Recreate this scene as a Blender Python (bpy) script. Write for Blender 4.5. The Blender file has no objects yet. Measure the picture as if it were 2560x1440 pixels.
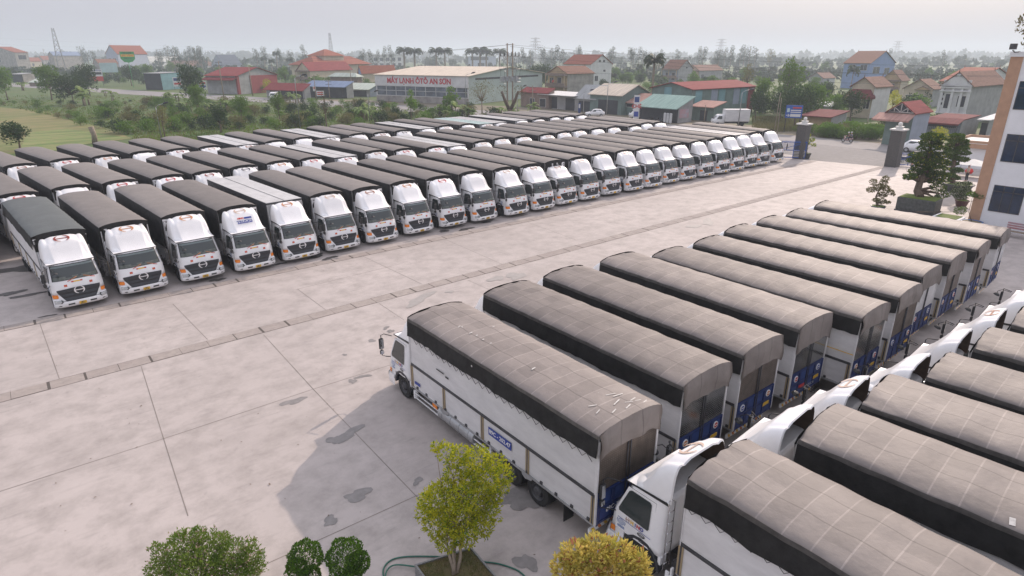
import bpy, math, random
from mathutils import Vector, Matrix, noise
sc = bpy.context.scene
R = math.radians
random.seed(7)
# ------------------------------------------------------------------ camera
F, YH, VX, CH = 1550.0, 140.0, 3327.0, 13.0
PIT = math.atan((720 - YH) / F)
HD = math.atan((VX - 1280) / (F / math.cos(PIT)))
FW = Vector((math.cos(HD) * math.cos(PIT), math.sin(HD) * math.cos(PIT), -math.sin(PIT)))
RT = Vector((math.sin(HD), -math.cos(HD), 0))
UP = RT.cross(FW)
CAM = Vector((0, 0, CH))
cd = bpy.data.cameras.new('camera')
cam = bpy.data.objects.new('camera', cd)
sc.collection.objects.link(cam)
cam.matrix_world = Matrix.Translation(CAM) @ Matrix((RT, UP, -FW)).transposed().to_4x4()
cd.sensor_width = 36.0
cd.lens = 36.0 * F / 2560.0
cd.clip_start = 0.2
cd.clip_end = 9000
sc.camera = cam
# ------------------------------------------------------------------ light
SUN = Vector((1.6, 0.5, 1.0)).normalized()
EL = math.asin(SUN.z)
w = bpy.data.worlds.new('World')
sc.world = w
w.use_nodes = True
nt = w.node_tree
bg = nt.nodes['Background']
sky = nt.nodes.new('ShaderNodeTexSky')
sky.sky_type = 'NISHITA'
sky.sun_disc = False
sky.sun_elevation = EL
sky.sun_rotation = math.atan2(SUN.x, SUN.y)
sky.air_density = 1.0
sky.dust_density = 6.0
sky.ozone_density = 1.2
hs = nt.nodes.new('ShaderNodeMix')
hs.data_type = 'RGBA'
hs.inputs[0].default_value = 0.8
hs.inputs[7].default_value = (6.55, 6.5, 7.3, 1)
nt.links.new(sky.outputs[0], hs.inputs[6])
# a hazy sky is brighter overhead than along the horizon
wt = nt.nodes.new('ShaderNodeTexCoord'); wx = nt.nodes.new('ShaderNodeSeparateXYZ'); wr = nt.nodes.new('ShaderNodeMapRange'); wv_ = nt.nodes.new('ShaderNodeVectorMath'); wv_.operation = 'SCALE'
wr.inputs[1].default_value = 0.05; wr.inputs[2].default_value = 0.6; wr.inputs[3].default_value = 0.93; wr.inputs[4].default_value = 1.42
nt.links.new(wt.outputs['Generated'], wx.inputs[0]); nt.links.new(wx.outputs[2], wr.inputs[0]); nt.links.new(hs.outputs[2], wv_.inputs[0]); nt.links.new(wr.outputs[0], wv_.inputs['Scale'])
nt.links.new(wv_.outputs[0], bg.inputs[0])
bg.inputs[1].default_value = 0.111
sl = bpy.data.lights.new('sun', 'SUN')
sl.energy = 3.1
sl.angle = R(0.6)
sl.color = (1.0, 0.83, 0.71)
so = bpy.data.objects.new('sun', sl)
so.rotation_euler = (-SUN).to_track_quat('-Z', 'Y').to_euler()
so.location = (60, 40, 80)
sc.collection.objects.link(so)
sc.view_settings.view_transform = 'Standard'
sc.view_settings.look = 'None'
sc.view_settings.exposure = 0.0
sc.view_settings.gamma = 1.0
sc.view_settings.use_curve_mapping = False
sc.cycles.max_bounces = 6
sc.cycles.diffuse_bounces = 3
sc.cycles.glossy_bounces = 2
sc.cycles.transmission_bounces = 3
sc.cycles.transparent_max_bounces = 6
sc.cycles.volume_bounces = 2
sc.cycles.use_denoising = True
sc.cycles.caustics_reflective = False
sc.cycles.caustics_refractive = False

# ------------------------------------------------------------------ helpers
def at(px, py, h=0.0):
    d = FW + RT * ((px - 1280) / F) + UP * ((720 - py) / F)
    return CAM + d * ((h - CH) / d.z)
def at_depth(px, py, dep):
    return CAM + (FW + RT * ((px - 1280) / F) + UP * ((720 - py) / F)) * dep
def depth(P):
    return (Vector(P) - CAM).dot(FW)
def proj(P):
    d = Vector(P) - CAM
    z = max(d.dot(FW), 1e-3)
    return 1280 + F * d.dot(RT) / z, 720 - F * d.dot(UP) / z
def height_at(P, py):
    """height of a point standing over ground point P that the photograph shows in row py"""
    lo, hi = -5.0, 160.0
    for _ in range(50):
        m = (lo + hi) / 2
        if proj((P[0], P[1], m))[1] > py: lo = m
        else: hi = m
    return lo
def mpp(P):
    return depth(P) / F

class MB:
    def __init__(s):
        s.v = []; s.f = []; s.m = []; s.sm = []
    def face(s, idx, m=0, smooth=False):
        s.f.append(idx); s.m.append(m); s.sm.append(smooth)
    def poly(s, pts, m=0, smooth=False):
        n = len(s.v); s.v += [tuple(p) for p in pts]
        s.face(list(range(n, n + len(pts))), m, smooth)
    def box(s, x0, x1, y0, y1, z0, z1, m=0, c=0.0):
        n = len(s.v)
        if c <= 0:
            s.v += [(x, y, z) for z in (z0, z1) for y in (y0, y1) for x in (x0, x1)]
            for q in ((0, 2, 3, 1), (4, 5, 7, 6), (0, 1, 5, 4), (2, 6, 7, 3), (0, 4, 6, 2), (1, 3, 7, 5)):
                s.face([n + i for i in q], m)
            return
        # chamfered vertical edges and top
        def ring(d, z):
            return [(x0 + d + c, y0 + d, z), (x1 - d - c, y0 + d, z), (x1 - d, y0 + d + c, z), (x1 - d, y1 - d - c, z),
                    (x1 - d - c, y1 - d, z), (x0 + d + c, y1 - d, z), (x0 + d, y1 - d - c, z), (x0 + d, y0 + d + c, z)]
        rs = [ring(c, z0), ring(0, z0 + c), ring(0, z1 - c), ring(c, z1)]
        s.rings(rs, m, False, True, True)
    def rings(s, rs, m=0, smooth=True, cap0=False, cap1=False, close=True):
        n = len(s.v); k = len(rs[0])
        for r in rs: s.v += [tuple(p) for p in r]
        for i in range(len(rs) - 1):
            for j in range(k if close else k - 1):
                a = n + i * k + j; b = n + i * k + (j + 1) % k
                s.face([a, b, b + k, a + k], m, smooth)
        if cap0: s.face([n + j for j in range(k)][::-1], m)
        if cap1: s.face([n + (len(rs) - 1) * k + j for j in range(k)], m)
    def grid(s, rows, m=0, smooth=True, flip=False):
        n = len(s.v); k = len(rows[0])
        for r in rows: s.v += [tuple(p) for p in r]
        for i in range(len(rows) - 1):
            for j in range(k - 1):
                a = n + i * k + j
                q = [a, a + 1, a + k + 1, a + k]
                mm = m(i, j) if callable(m) else m
                s.face(q[::-1] if flip else q, mm, smooth)
    def tube(s, pts, r, n=6, m=0, caps=True):
        pts = [Vector(p) for p in pts]
        rr = r if isinstance(r, (list, tuple)) else [r] * len(pts)
        rs = []
        ref = None
        for i, p in enumerate(pts):
            t = (pts[min(i + 1, len(pts) - 1)] - pts[max(i - 1, 0)])
            t = t.normalized() if t.length > 1e-9 else Vector((0, 0, 1))
            if ref is None:
                ref = Vector((0, 0, 1)) if abs(t.z) < 0.9 else Vector((1, 0, 0))
            a = ref - t * ref.dot(t)
            a = a.normalized() if a.length > 1e-6 else t.orthogonal().normalized()
            ref = a
            b = t.cross(a)
            rs.append([p + (a * math.cos(2 * math.pi * j / n) + b * math.sin(2 * math.pi * j / n)) * rr[i] for j in range(n)])
        s.rings(rs, m, True, caps, caps)
    def disc(s, c, ax, prof, n=16, m=0, mats=None):
        """lathe: prof = [(offset along ax, radius)]"""
        c = Vector(c); ax = Vector(ax).normalized()
        a = ax.orthogonal().normalized(); b = ax.cross(a)
        rs = [[c + ax * o + (a * math.cos(2 * math.pi * j / n) + b * math.sin(2 * math.pi * j / n)) * max(r, 1e-4) for j in range(n)] for o, r in prof]
        for i in range(len(rs) - 1):
            s.rings([rs[i], rs[i + 1]], mats[i] if mats else m, True)
    def add(s, o, M=None, m=0):
        n = len(s.v)
        s.v += [tuple(M @ Vector(p)) if M else p for p in o.v]
        for f, mm, q in zip(o.f, o.m, o.sm): s.face([n + i for i in f], mm + m, q)
    def mesh(s, name, mats):
        me = bpy.data.meshes.new(name)
        me.from_pydata(s.v, [], s.f)
        for x in (mats if isinstance(mats, (list, tuple)) else [mats]): me.materials.append(x)
        me.polygons.foreach_set('material_index', s.m)
        me.polygons.foreach_set('use_smooth', s.sm)
        me.update()
        return me
    def build(s, name, mats, parent=None, loc=None, rz=0):
        return put(name, s.mesh(name, mats), parent, loc, rz)

def put(name, me, parent=None, loc=None, rz=0):
    o = bpy.data.objects.new(name, me)
    sc.collection.objects.link(o)
    if parent: o.parent = parent
    if loc is not None: o.location = loc
    if rz: o.rotation_euler = (0, 0, rz)
    return o
def empty(name, loc=(0, 0, 0), rz=0):
    o = bpy.data.objects.new(name, None)
    o.empty_display_size = 0.3
    sc.collection.objects.link(o)
    o.location = loc; o.rotation_euler = (0, 0, rz)
    return o
def tag(o, label=None, cat=None, group=None, kind=None):
    if label: o['label'] = label
    if cat: o['category'] = cat
    if group: o['group'] = group
    if kind: o['kind'] = kind
    return o
def copy_tree(o, parent=None):
    c = o.copy()
    sc.collection.objects.link(c)
    c.parent = parent
    for ch in list(o.children): copy_tree(ch, c)
    return c
_txt = {}
def text_mesh(body, size, mat_, ext=0.0, align='CENTER', bold=0.0):
    k = (body, size, mat_.name, ext, align, bold)
    if k in _txt: return _txt[k]
    cu = bpy.data.curves.new('lettering', 'FONT')
    cu.body = body; cu.size = size; cu.extrude = ext; cu.align_x = align; cu.align_y = 'CENTER'
    cu.offset = bold
    cu.resolution_u = 2
    ob = bpy.data.objects.new('lettering', cu)
    sc.collection.objects.link(ob)
    dg = bpy.context.evaluated_depsgraph_get()
    me = bpy.data.meshes.new_from_object(ob.evaluated_get(dg))
    bpy.data.objects.remove(ob)
    me.materials.clear(); me.materials.append(mat_)
    me.name = 'lettering'
    _txt[k] = me
    return me
def put_text(name, body, size, m, parent, origin, right, up, ext=0.0, align='CENTER', bold=0.0, sx=1.0):
    me = text_mesh(body, size, m, ext, align, bold)
    o = bpy.data.objects.new(name, me)
    sc.collection.objects.link(o)
    r = Vector(right).normalized(); u = Vector(up).normalized(); n = r.cross(u)
    o.matrix_local = Matrix.Translation(Vector(origin)) @ Matrix((r * sx, u, n)).transposed().to_4x4()
    if parent: o.parent = parent
    return o

# ------------------------------------------------------------------ materials
def mat(name, col, rough=0.6, metal=0.0, var=0.0, scale=2.0, bump=0.0, bscale=30.0, spec=0.5, coat=0.0, rnd=0.0, emit=None, alpha=None, stretch=None, col2=None):
    m = bpy.data.materials.new(name)
    m.use_nodes = True
    t = m.node_tree; N = t.nodes; L = t.links
    p = N['Principled BSDF']
    p.inputs['Base Color'].default_value = (*col, 1)
    p.inputs['Roughness'].default_value = rough
    p.inputs['Metallic'].default_value = metal
    p.inputs['Specular IOR Level'].default_value = spec
    if coat: p.inputs['Coat Weight'].default_value = coat; p.inputs['Coat Roughness'].default_value = 0.12
    src = None
    if var or rnd or col2 or bump:
        tc = N.new('ShaderNodeTexCoord')
        co = tc.outputs['Object']
        if stretch:
            mp = N.new('ShaderNodeMapping'); mp.inputs['Scale'].default_value = stretch
            L.new(co, mp.inputs[0]); co = mp.outputs[0]
    if var or col2:
        no = N.new('ShaderNodeTexNoise'); no.inputs['Scale'].default_value = scale; no.inputs['Detail'].default_value = 6; no.inputs['Roughness'].default_value = 0.65
        L.new(co, no.inputs['Vector'])
        mr = N.new('ShaderNodeMapRange'); mr.inputs[1].default_value = 0.3; mr.inputs[2].default_value = 0.7
        L.new(no.outputs[0], mr.inputs[0])
        mx = N.new('ShaderNodeMix'); mx.data_type = 'RGBA'
        c2 = col2 if col2 else tuple(min(1, c * (1 + var)) for c in col)
        c1 = col if col2 else tuple(c * (1 - var) for c in col)
        mx.inputs[6].default_value = (*c1, 1); mx.inputs[7].default_value = (*c2, 1)
        L.new(mr.outputs[0], mx.inputs[0]); src = mx.outputs[2]
    if rnd:
        oi = N.new('ShaderNodeObjectInfo')
        mr2 = N.new('ShaderNodeMapRange'); mr2.inputs[3].default_value = 1 - rnd; mr2.inputs[4].default_value = 1 + rnd
        L.new(oi.outputs['Random'], mr2.inputs[0])
        vm = N.new('ShaderNodeVectorMath'); vm.operation = 'SCALE'
        if src: L.new(src, vm.inputs[0])
        else: vm.inputs[0].default_value = col
        L.new(mr2.outputs[0], vm.inputs['Scale']); src = vm.outputs[0]
    if src: L.new(src, p.inputs['Base Color'])
    if bump:
        nb = N.new('ShaderNodeTexNoise'); nb.inputs['Scale'].default_value = bscale; nb.inputs['Detail'].default_value = 4
        L.new(co, nb.inputs['Vector'])
        bp = N.new('ShaderNodeBump'); bp.inputs['Strength'].default_value = bump; bp.inputs['Distance'].default_value = 0.05
        L.new(nb.outputs[0], bp.inputs['Height']); L.new(bp.outputs[0], p.inputs['Normal'])
    if emit:
        p.inputs['Emission Color'].default_value = (*emit, 1); p.inputs['Emission Strength'].default_value = 1
    if alpha is not None: p.inputs['Alpha'].default_value = alpha
    return m

def leafmat(name, c1, c2, trans=0.35, scale=0.8, rnd=0.12):
    m = mat(name, c1, 0.55, var=0, col2=c2, scale=scale, spec=0.3, rnd=rnd)
    t = m.node_tree; N = t.nodes; L = t.links
    p = N['Principled BSDF']; out = N['Material Output']
    tr = N.new('ShaderNodeBsdfTranslucent')
    src = p.inputs['Base Color'].links[0].from_socket
    L.new(src, tr.inputs[0])
    ms = N.new('ShaderNodeMixShader'); ms.inputs[0].default_value = trans
    L.new(p.outputs[0], ms.inputs[1]); L.new(tr.outputs[0], ms.inputs[2]); L.new(ms.outputs[0], out.inputs[0])
    return m

def tarp_mat(name, top, seams=True, hoop=0.62):
    m = bpy.data.materials.new(name); m.use_nodes = True
    t = m.node_tree; N = t.nodes; L = t.links; p = N['Principled BSDF']
    def math_(op, a, b=None, c=None):
        n = N.new('ShaderNodeMath'); n.operation = op
        for i, x in enumerate((a, b, c)):
            if x is None: continue
            if isinstance(x, (int, float)): n.inputs[i].default_value = x
            else: L.new(x, n.inputs[i])
        return n.outputs[0]
    tc = N.new('ShaderNodeTexCoord'); sp = N.new('ShaderNodeSeparateXYZ'); L.new(tc.outputs['Object'], sp.inputs[0])
    oi = N.new('ShaderNodeObjectInfo')
    no = N.new('ShaderNodeTexNoise'); no.inputs['Scale'].default_value = 1.3; no.inputs['Detail'].default_value = 7; no.inputs['Roughness'].default_value = 0.65
    cmb = N.new('ShaderNodeVectorMath'); cmb.operation = 'ADD'
    L.new(tc.outputs['Object'], cmb.inputs[0])
    sc_ = N.new('ShaderNodeVectorMath'); sc_.operation = 'SCALE'; sc_.inputs[0].default_value = (37, 53, 11); L.new(oi.outputs['Random'], sc_.inputs['Scale']); L.new(sc_.outputs[0], cmb.inputs[1])
    L.new(cmb.outputs[0], no.inputs['Vector'])
    v = math_('MULTIPLY_ADD', no.outputs[0], 0.6, 0.70)
    v = math_('MULTIPLY', v, math_('MULTIPLY_ADD', oi.outputs['Random'], 0.3, 0.86))
    if seams:
        wn = N.new('ShaderNodeTexWhiteNoise'); wn.noise_dimensions = '3D'
        cc = N.new('ShaderNodeCombineXYZ')
        L.new(math_('FLOOR', math_('DIVIDE', sp.outputs[1], hoop)), cc.inputs[1])
        L.new(math_('FLOOR', math_('DIVIDE', sp.outputs[0], 0.84)), cc.inputs[0])
        L.new(oi.outputs['Random'], cc.inputs[2]); L.new(cc.outputs[0], wn.inputs['Vector'])
        v = math_('MULTIPLY', v, math_('MULTIPLY_ADD', wn.outputs[0], 0.24, 0.88))
        fy = math_('ABSOLUTE', math_('SUBTRACT', math_('FRACT', math_('DIVIDE', sp.outputs[1], hoop)), 0.5))
        ln = math_('GREATER_THAN', fy, 0.5 - 0.018 / hoop)
        v = math_('MULTIPLY', v, math_('MULTIPLY_ADD', math_('MULTIPLY', ln, no.outputs[0]), 0.6, 1.0))
        fx = math_('ABSOLUTE', math_('SUBTRACT', math_('ABSOLUTE', sp.outputs[0]), 0.42))
        lx = math_('LESS_THAN', fx, 0.018)
        v = math_('MULTIPLY', v, math_('MULTIPLY_ADD', lx, -0.33, 1.0))
    mx = N.new('ShaderNodeVectorMath'); mx.operation = 'SCALE'; mx.inputs[0].default_value = top
    L.new(v, mx.inputs['Scale']); L.new(mx.outputs[0], p.inputs['Base Color'])
    p.inputs['Roughness'].default_value = 0.62
    p.inputs['Specular IOR Level'].default_value = 0.35
    nb = N.new('ShaderNodeTexNoise'); nb.inputs['Scale'].default_value = 5; nb.inputs['Detail'].default_value = 5
    L.new(cmb.outputs[0], nb.inputs['Vector'])
    bp = N.new('ShaderNodeBump'); bp.inputs['Strength'].default_value = 0.28; bp.inputs['Distance'].default_value = 0.05
    L.new(nb.outputs[0], bp.inputs['Height']); L.new(bp.outputs[0], p.inputs['Normal'])
    return m

def ground_mat(name, c1, c2, c3, s1=0.1, s2=1.5, marks=0.0, rough=0.85, spots=0.0, rows=0.0):
    m = bpy.data.materials.new(name); m.use_nodes = True
    t = m.node_tree; N = t.nodes; L = t.links; p = N['Principled BSDF']
    tc = N.new('ShaderNodeTexCoord')
    def nz(scale, det=6, ro=0.6, stretch=None, rot=0):
        n = N.new('ShaderNodeTexNoise'); n.inputs['Scale'].default_value = scale; n.inputs['Detail'].default_value = det; n.inputs['Roughness'].default_value = ro
        if stretch:
            mp = N.new('ShaderNodeMapping'); mp.inputs['Scale'].default_value = stretch; mp.inputs['Rotation'].default_value = (0, 0, rot)
            L.new(tc.outputs['Object'], mp.inputs[0]); L.new(mp.outputs[0], n.inputs['Vector'])
        else: L.new(tc.outputs['Object'], n.inputs['Vector'])
        return n.outputs[0]
    def rng(x, a, b, c=0, d=1):
        r = N.new('ShaderNodeMapRange'); r.inputs[1].default_value = a; r.inputs[2].default_value = b; r.inputs[3].default_value = c; r.inputs[4].default_value = d
        L.new(x, r.inputs[0]); return r.outputs[0]
    def mix(f, a, b, mode='MIX'):
        x = N.new('ShaderNodeMix'); x.data_type = 'RGBA'; x.blend_type = mode
        if isinstance(f, float): x.inputs[0].default_value = f
        else: L.new(f, x.inputs[0])
        for i, q in ((6, a), (7, b)):
            if isinstance(q, tuple): x.inputs[i].default_value = (*q, 1)
            else: L.new(q, x.inputs[i])
        return x.outputs[2]
    c = mix(rng(nz(s1), 0.35, 0.65), c1, c2)
    c = mix(rng(nz(s2, 8, 0.7), 0.42, 0.72), c, c3)
    if marks:
        for rot in (0.35, 1.25, -0.6, 2.2):
            k = rng(nz(1.0, 4, 0.6, (0.55, 4.2, 1), rot), 0.55, 0.76)
            g = rng(nz(0.3, 3, 0.6, (1, 1, 1.0), rot * 3), 0.5, 0.66)
            mm = N.new('ShaderNodeMath'); mm.operation = 'MULTIPLY'; L.new(k, mm.inputs[0]); L.new(g, mm.inputs[1])
            m2 = N.new('ShaderNodeMath'); m2.operation = 'MULTIPLY'; L.new(mm.outputs[0], m2.inputs[0]); m2.inputs[1].default_value = marks
            c = mix(m2.outputs[0], c, tuple(x * 0.55 for x in c1))
    if rows:
        k = rng(nz(1.0, 3, 0.5, (0.06, rows, 1), 0.35), 0.45, 0.6, 0, .7)
        c = mix(k, c, tuple(x * 0.6 for x in c1))
    if spots:
        k = rng(nz(2.6, 2, 0.4), 0.70, 0.76, 0, spots)
        c = mix(k, c, tuple(x * 0.45 for x in c1))
    L.new(c, p.inputs['Base Color'])
    p.inputs['Roughness'].default_value = rough
    p.inputs['Specular IOR Level'].default_value = 0.4
    bp = N.new('ShaderNodeBump'); bp.inputs['Strength'].default_value = 0.15; bp.inputs['Distance'].default_value = 0.03
    L.new(nz(22, 5, 0.7), bp.inputs['Height']); L.new(bp.outputs[0], p.inputs['Normal'])
    return m

M = {}
M['white'] = mat('white_paint', (0.86, 0.86, 0.865), 0.38, var=0.06, scale=1.5, coat=0.3, rnd=0.04)
M['fiber'] = mat('white_fibreglass', (0.87, 0.86, 0.86), 0.42, var=0.05, scale=1.2, coat=0.15, rnd=0.08)
M['panel'] = mat('white_panel', (0.68, 0.67, 0.67), 0.5, var=0.12, scale=0.8, stretch=(1, 1, 3), rnd=0.05)
M['alu'] = mat('dull_aluminium', (0.42, 0.43, 0.44), 0.4, 0.6, var=0.2, scale=2)
M['lining'] = mat('brown_lining', (0.09, 0.055, 0.035), 0.8, var=0.3, scale=6)
M['black'] = mat('black_plastic', (0.018, 0.019, 0.021), 0.5, var=0.2)
M['grille'] = mat('charcoal_plastic', (0.028, 0.031, 0.037), 0.45, var=0.15, scale=4)
M['rubber'] = mat('tyre_rubber', (0.02, 0.02, 0.02), 0.85, var=0.3, scale=5)
M['steel'] = mat('dark_steel', (0.07, 0.07, 0.075), 0.6, 0.3, var=0.35, scale=4)
M['badge'] = mat('bright_badge', (0.80, 0.80, 0.81), 0.3, 0.25)
M['chrome'] = mat('chrome', (0.75, 0.75, 0.76), 0.2, 1.0)
M['glass'] = mat('dark_glass', (0.035, 0.045, 0.045), 0.06, spec=0.7)
M['dash'] = mat('dashboard_behind_glass', (0.10, 0.115, 0.10), 0.12, var=0.35, scale=7)
M['visor_sky'] = mat('sun_strip_sky_reflection', (0.16, 0.20, 0.20), 0.1)  # tinted windscreen band, made lighter by a painted sky reflection
M['lamp'] = mat('lamp_glass', (0.5, 0.53, 0.55), 0.1, 0.4, var=0.3, scale=12)
M['amber'] = mat('amber_lens', (0.85, 0.24, 0.02), 0.25)
M['redlens'] = mat('red_lens', (0.5, 0.02, 0.02), 0.3)
M['plate'] = mat('yellow_plate', (0.75, 0.45, 0.04), 0.45)
M['ink'] = mat('dark_ink', (0.03, 0.03, 0.03), 0.6)
M['red'] = mat('red_sticker', (0.55, 0.03, 0.02), 0.5)
M['yellow'] = mat('yellow_sticker', (0.8, 0.5, 0.06), 0.5)
M['orange'] = mat('orange_sticker', (0.62, 0.22, 0.06), 0.5)
M['blue'] = mat('blue_paint', (0.009, 0.027, 0.125), 0.45, var=0.25, scale=2.5, coat=0.2)
M['bluelite'] = mat('blue_panel_paint', (0.018, 0.05, 0.19), 0.45, var=0.25, scale=2.5)
M['bluesign'] = mat('blue_sign', (0.02, 0.05, 0.30), 0.4)
M['whiteink'] = mat('white_ink', (0.8, 0.8, 0.8), 0.5)
M['checker'] = mat('tread_plate', (0.20, 0.165, 0.14), 0.42, 0.6, var=0.25, scale=3)
M['tread2'] = mat('bright_tread_plate', (0.30, 0.28, 0.26), 0.3, 0.7, var=0.3, scale=3)
M['rope'] = mat('rope', (0.05, 0.05, 0.05), 0.8)
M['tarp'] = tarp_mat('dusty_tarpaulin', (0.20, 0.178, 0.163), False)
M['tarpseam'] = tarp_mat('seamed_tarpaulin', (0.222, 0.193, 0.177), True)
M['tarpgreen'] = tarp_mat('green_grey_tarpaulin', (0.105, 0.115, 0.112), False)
M['roofsheet'] = mat('pale_roof_sheet', (0.56, 0.55, 0.54), 0.45, 0.1, var=0.12, scale=1.2, rnd=0.06)
M['rooft'] = mat('pale_teal_roof_sheet', (0.42, 0.55, 0.53), 0.45, var=0.1)
M['tarpedge'] = mat('half_dusty_shaded_tarpaulin_edge', (0.085, 0.078, 0.072), 0.65, var=0.4, scale=3, rnd=0.15, spec=.2)  # half-dusty fold, with the shoulder's fall into shade painted in
M['tarpside'] = mat('shaded_tarpaulin_side', (0.027, 0.0265, 0.026), 0.7, var=0.35, scale=2.2, bump=0.3, bscale=5, rnd=0.15, spec=0.12)  # less dusty cloth on sides and front, darkened further with painted shade
M['tape'] = mat('white_tape', (0.58, 0.56, 0.53), 0.6, var=.3, scale=8)
EM = {
 'dark red': mat('dark_red_emblem', (0.28, 0.045, 0.03), 0.5), 'red': mat('red_emblem', (0.5, 0.04, 0.04), 0.5),
 'orange': mat('orange_emblem', (0.55, 0.24, 0.10), 0.5), 'brown': mat('brown_emblem', (0.33, 0.14, 0.08), 0.5),
 'pale': mat('pale_emblem', (0.62, 0.47, 0.38), 0.5), 'black': mat('black_emblem', (0.06, 0.06, 0.07), 0.5)}
# ------------------------------------------------------------------ setting
M['yard'] = ground_mat('yard_concrete', (0.435, 0.388, 0.364), (0.52, 0.464, 0.436), (0.335, 0.298, 0.276), 0.09, 0.9, 0.5, 0.7, 0.2)
M['drain'] = ground_mat('drain_slab_concrete', (0.35, 0.30, 0.275), (0.40, 0.35, 0.315), (0.28, 0.25, 0.23), 0.4, 3.0)
M['crack'] = mat('dark_joint', (0.10, 0.085, 0.075), 0.9)
M['joint'] = mat('dusty_joint', (0.17, 0.15, 0.135), 0.9, col2=(.32, .28, .25), scale=.35)
M['stain'] = mat('damp_stain', (0.235, 0.218, 0.208), 0.55, var=0.2, scale=3)
M['dried'] = mat('dried_stain', (0.345, 0.32, 0.30), 0.6, var=0.12, scale=3)
M['oil'] = mat('oil_stain', (0.075, 0.07, 0.065), 0.5, var=0.3, scale=3)
M['road'] = ground_mat('road_asphalt', (0.27, 0.255, 0.25), (0.32, 0.30, 0.29), (0.23, 0.22, 0.215), 0.06, 0.6)
M['apron'] = ground_mat('apron_asphalt', (0.21, 0.20, 0.195), (0.25, 0.235, 0.23), (0.18, 0.17, 0.165), 0.08, 1.2)
M['ground'] = ground_mat('rough_grassland', (0.055, 0.11, 0.022), (0.095, 0.14, 0.034), (0.12, 0.125, 0.05), 0.02, 0.12)
M['field'] = ground_mat('mown_field', (0.13, 0.185, 0.04), (0.25, 0.215, 0.08), (0.29, 0.215, 0.115), 0.045, 0.45, rows=1.1)
M['dirt'] = ground_mat('bare_dirt', (0.20, 0.165, 0.12), (0.25, 0.21, 0.16), (0.13, 0.13, 0.07), 0.1, 0.8)

def sheet(name, pts, z, m, kind='structure'):
    b = MB(); b.poly([(p[0], p[1], z) for p in pts])
    return tag(b.build(name, m), kind=kind)
sheet('ground', [(-3500, -1500), (4500, -1500), (4500, 5500), (-3500, 5500)], -0.06, M['ground'])
YX0, YX1, YY0, YY1 = -45.0, 86.0, -60.0, 87.5
sheet('pavement_yard', [(YX0, YY0), (96, YY0), (96, 29.0), (85.6, 30.6), (83.0, 40.9), (86, 43), (86, YY1), (YX0, YY1)], 0.0, M['yard'])
sheet('road_apron', [(83.0, 40.9), (85.6, 30.6), (96, 29.0), (98, 0), (100, 0), (100, 62), (88, 62), (86.0, 43)], -0.008, M['apron'])
# the road passes the gate and bends away to the left behind the green strip
RC = [(101, -200), (101, -20), (101, 45), (99, 80), (94, 112), (87, 145), (78, 178), (66, 215), (50, 262), (30, 330), (-5, 450), (-60, 640)]
def strip(name, line, wd, z, m):
    b = MB(); rows = []
    for i, p in enumerate(line):
        a = Vector(line[max(i - 1, 0)]); c = Vector(line[min(i + 1, len(line) - 1)])
        d = (c - a).normalized(); n = Vector((-d.y, d.x))
        rows.append([(p[0] - n.x * wd, p[1] - n.y * wd, z), (p[0] + n.x * wd, p[1] + n.y * wd, z)])
    b.grid(rows, 0, False)
    return tag(b.build(name, m), kind='structure')
strip('road', RC, 7.6, -0.02, M['road'])
# forecourts of the shops across the road
sheet('path_forecourt', [(107, -30), (118, -30), (118, 118), (104, 158), (92, 188), (84, 200), (80, 196), (94, 140), (106, 88)], -0.03, M['dirt'])
# fields to the left
sheet('field', [at(-60, 395)[:2], at(330, 345)[:2], at(260, 318)[:2], at(160, 296)[:2], at(120, 278)[:2], at(-60, 262)[:2]], -0.04, M['field'])
sheet('field_strip', [at(40, 395)[:2], at(250, 352)[:2], at(330, 345)[:2], at(170, 322)[:2], at(70, 330)[:2]], -0.036, ground_mat('bright_field', (0.13, 0.22, 0.04), (0.21, 0.25, 0.08), (0.31, 0.235, 0.13), 0.1, 0.6, rows=.8))

# drains: rows of loose cover slabs
def drain(name, y0, k, wd, x0, x1, step):
    b = MB(); c = MB(); rr = random.Random(3)
    x = x0
    while x < x1:
        g = 0.06
        ya = y0 + k * x; yb = y0 + k * (x + step)
        j = rr.uniform(-0.02, 0.02)
        b.poly([(x + g, ya - wd + j, 0.012), (x + step, yb - wd + j, 0.012), (x + step, yb + j, 0.012), (x + g, ya + j, 0.012)])
        for (u, v) in (((x + g, ya - wd + j), (x + step, yb - wd + j)),):
            b.poly([(u[0], u[1], 0.0), (v[0], v[1], 0.0), (v[0], v[1], 0.012), (u[0], u[1], 0.012)])
        x += step * rr.uniform(0.96, 1.04)
    c.poly([(x0, y0 + k * x0 - wd - 0.03, 0.004), (x1, y0 + k * x1 - wd - 0.03, 0.004), (x1, y0 + k * x1 + 0.03, 0.004), (x0, y0 + k * x0 + 0.03, 0.004)])
    tag(b.build('pavement_drain_slabs', M['drain']), kind='structure')
    tag(c.build('pavement_drain_channel', M['crack']), kind='structure')
drain('lower', 30.55, 0.0145, 0.78, -44, 84, 1.27)
drain('upper', 39.05, 0.005, 0.72, -44, 82, 1.27)
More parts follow.
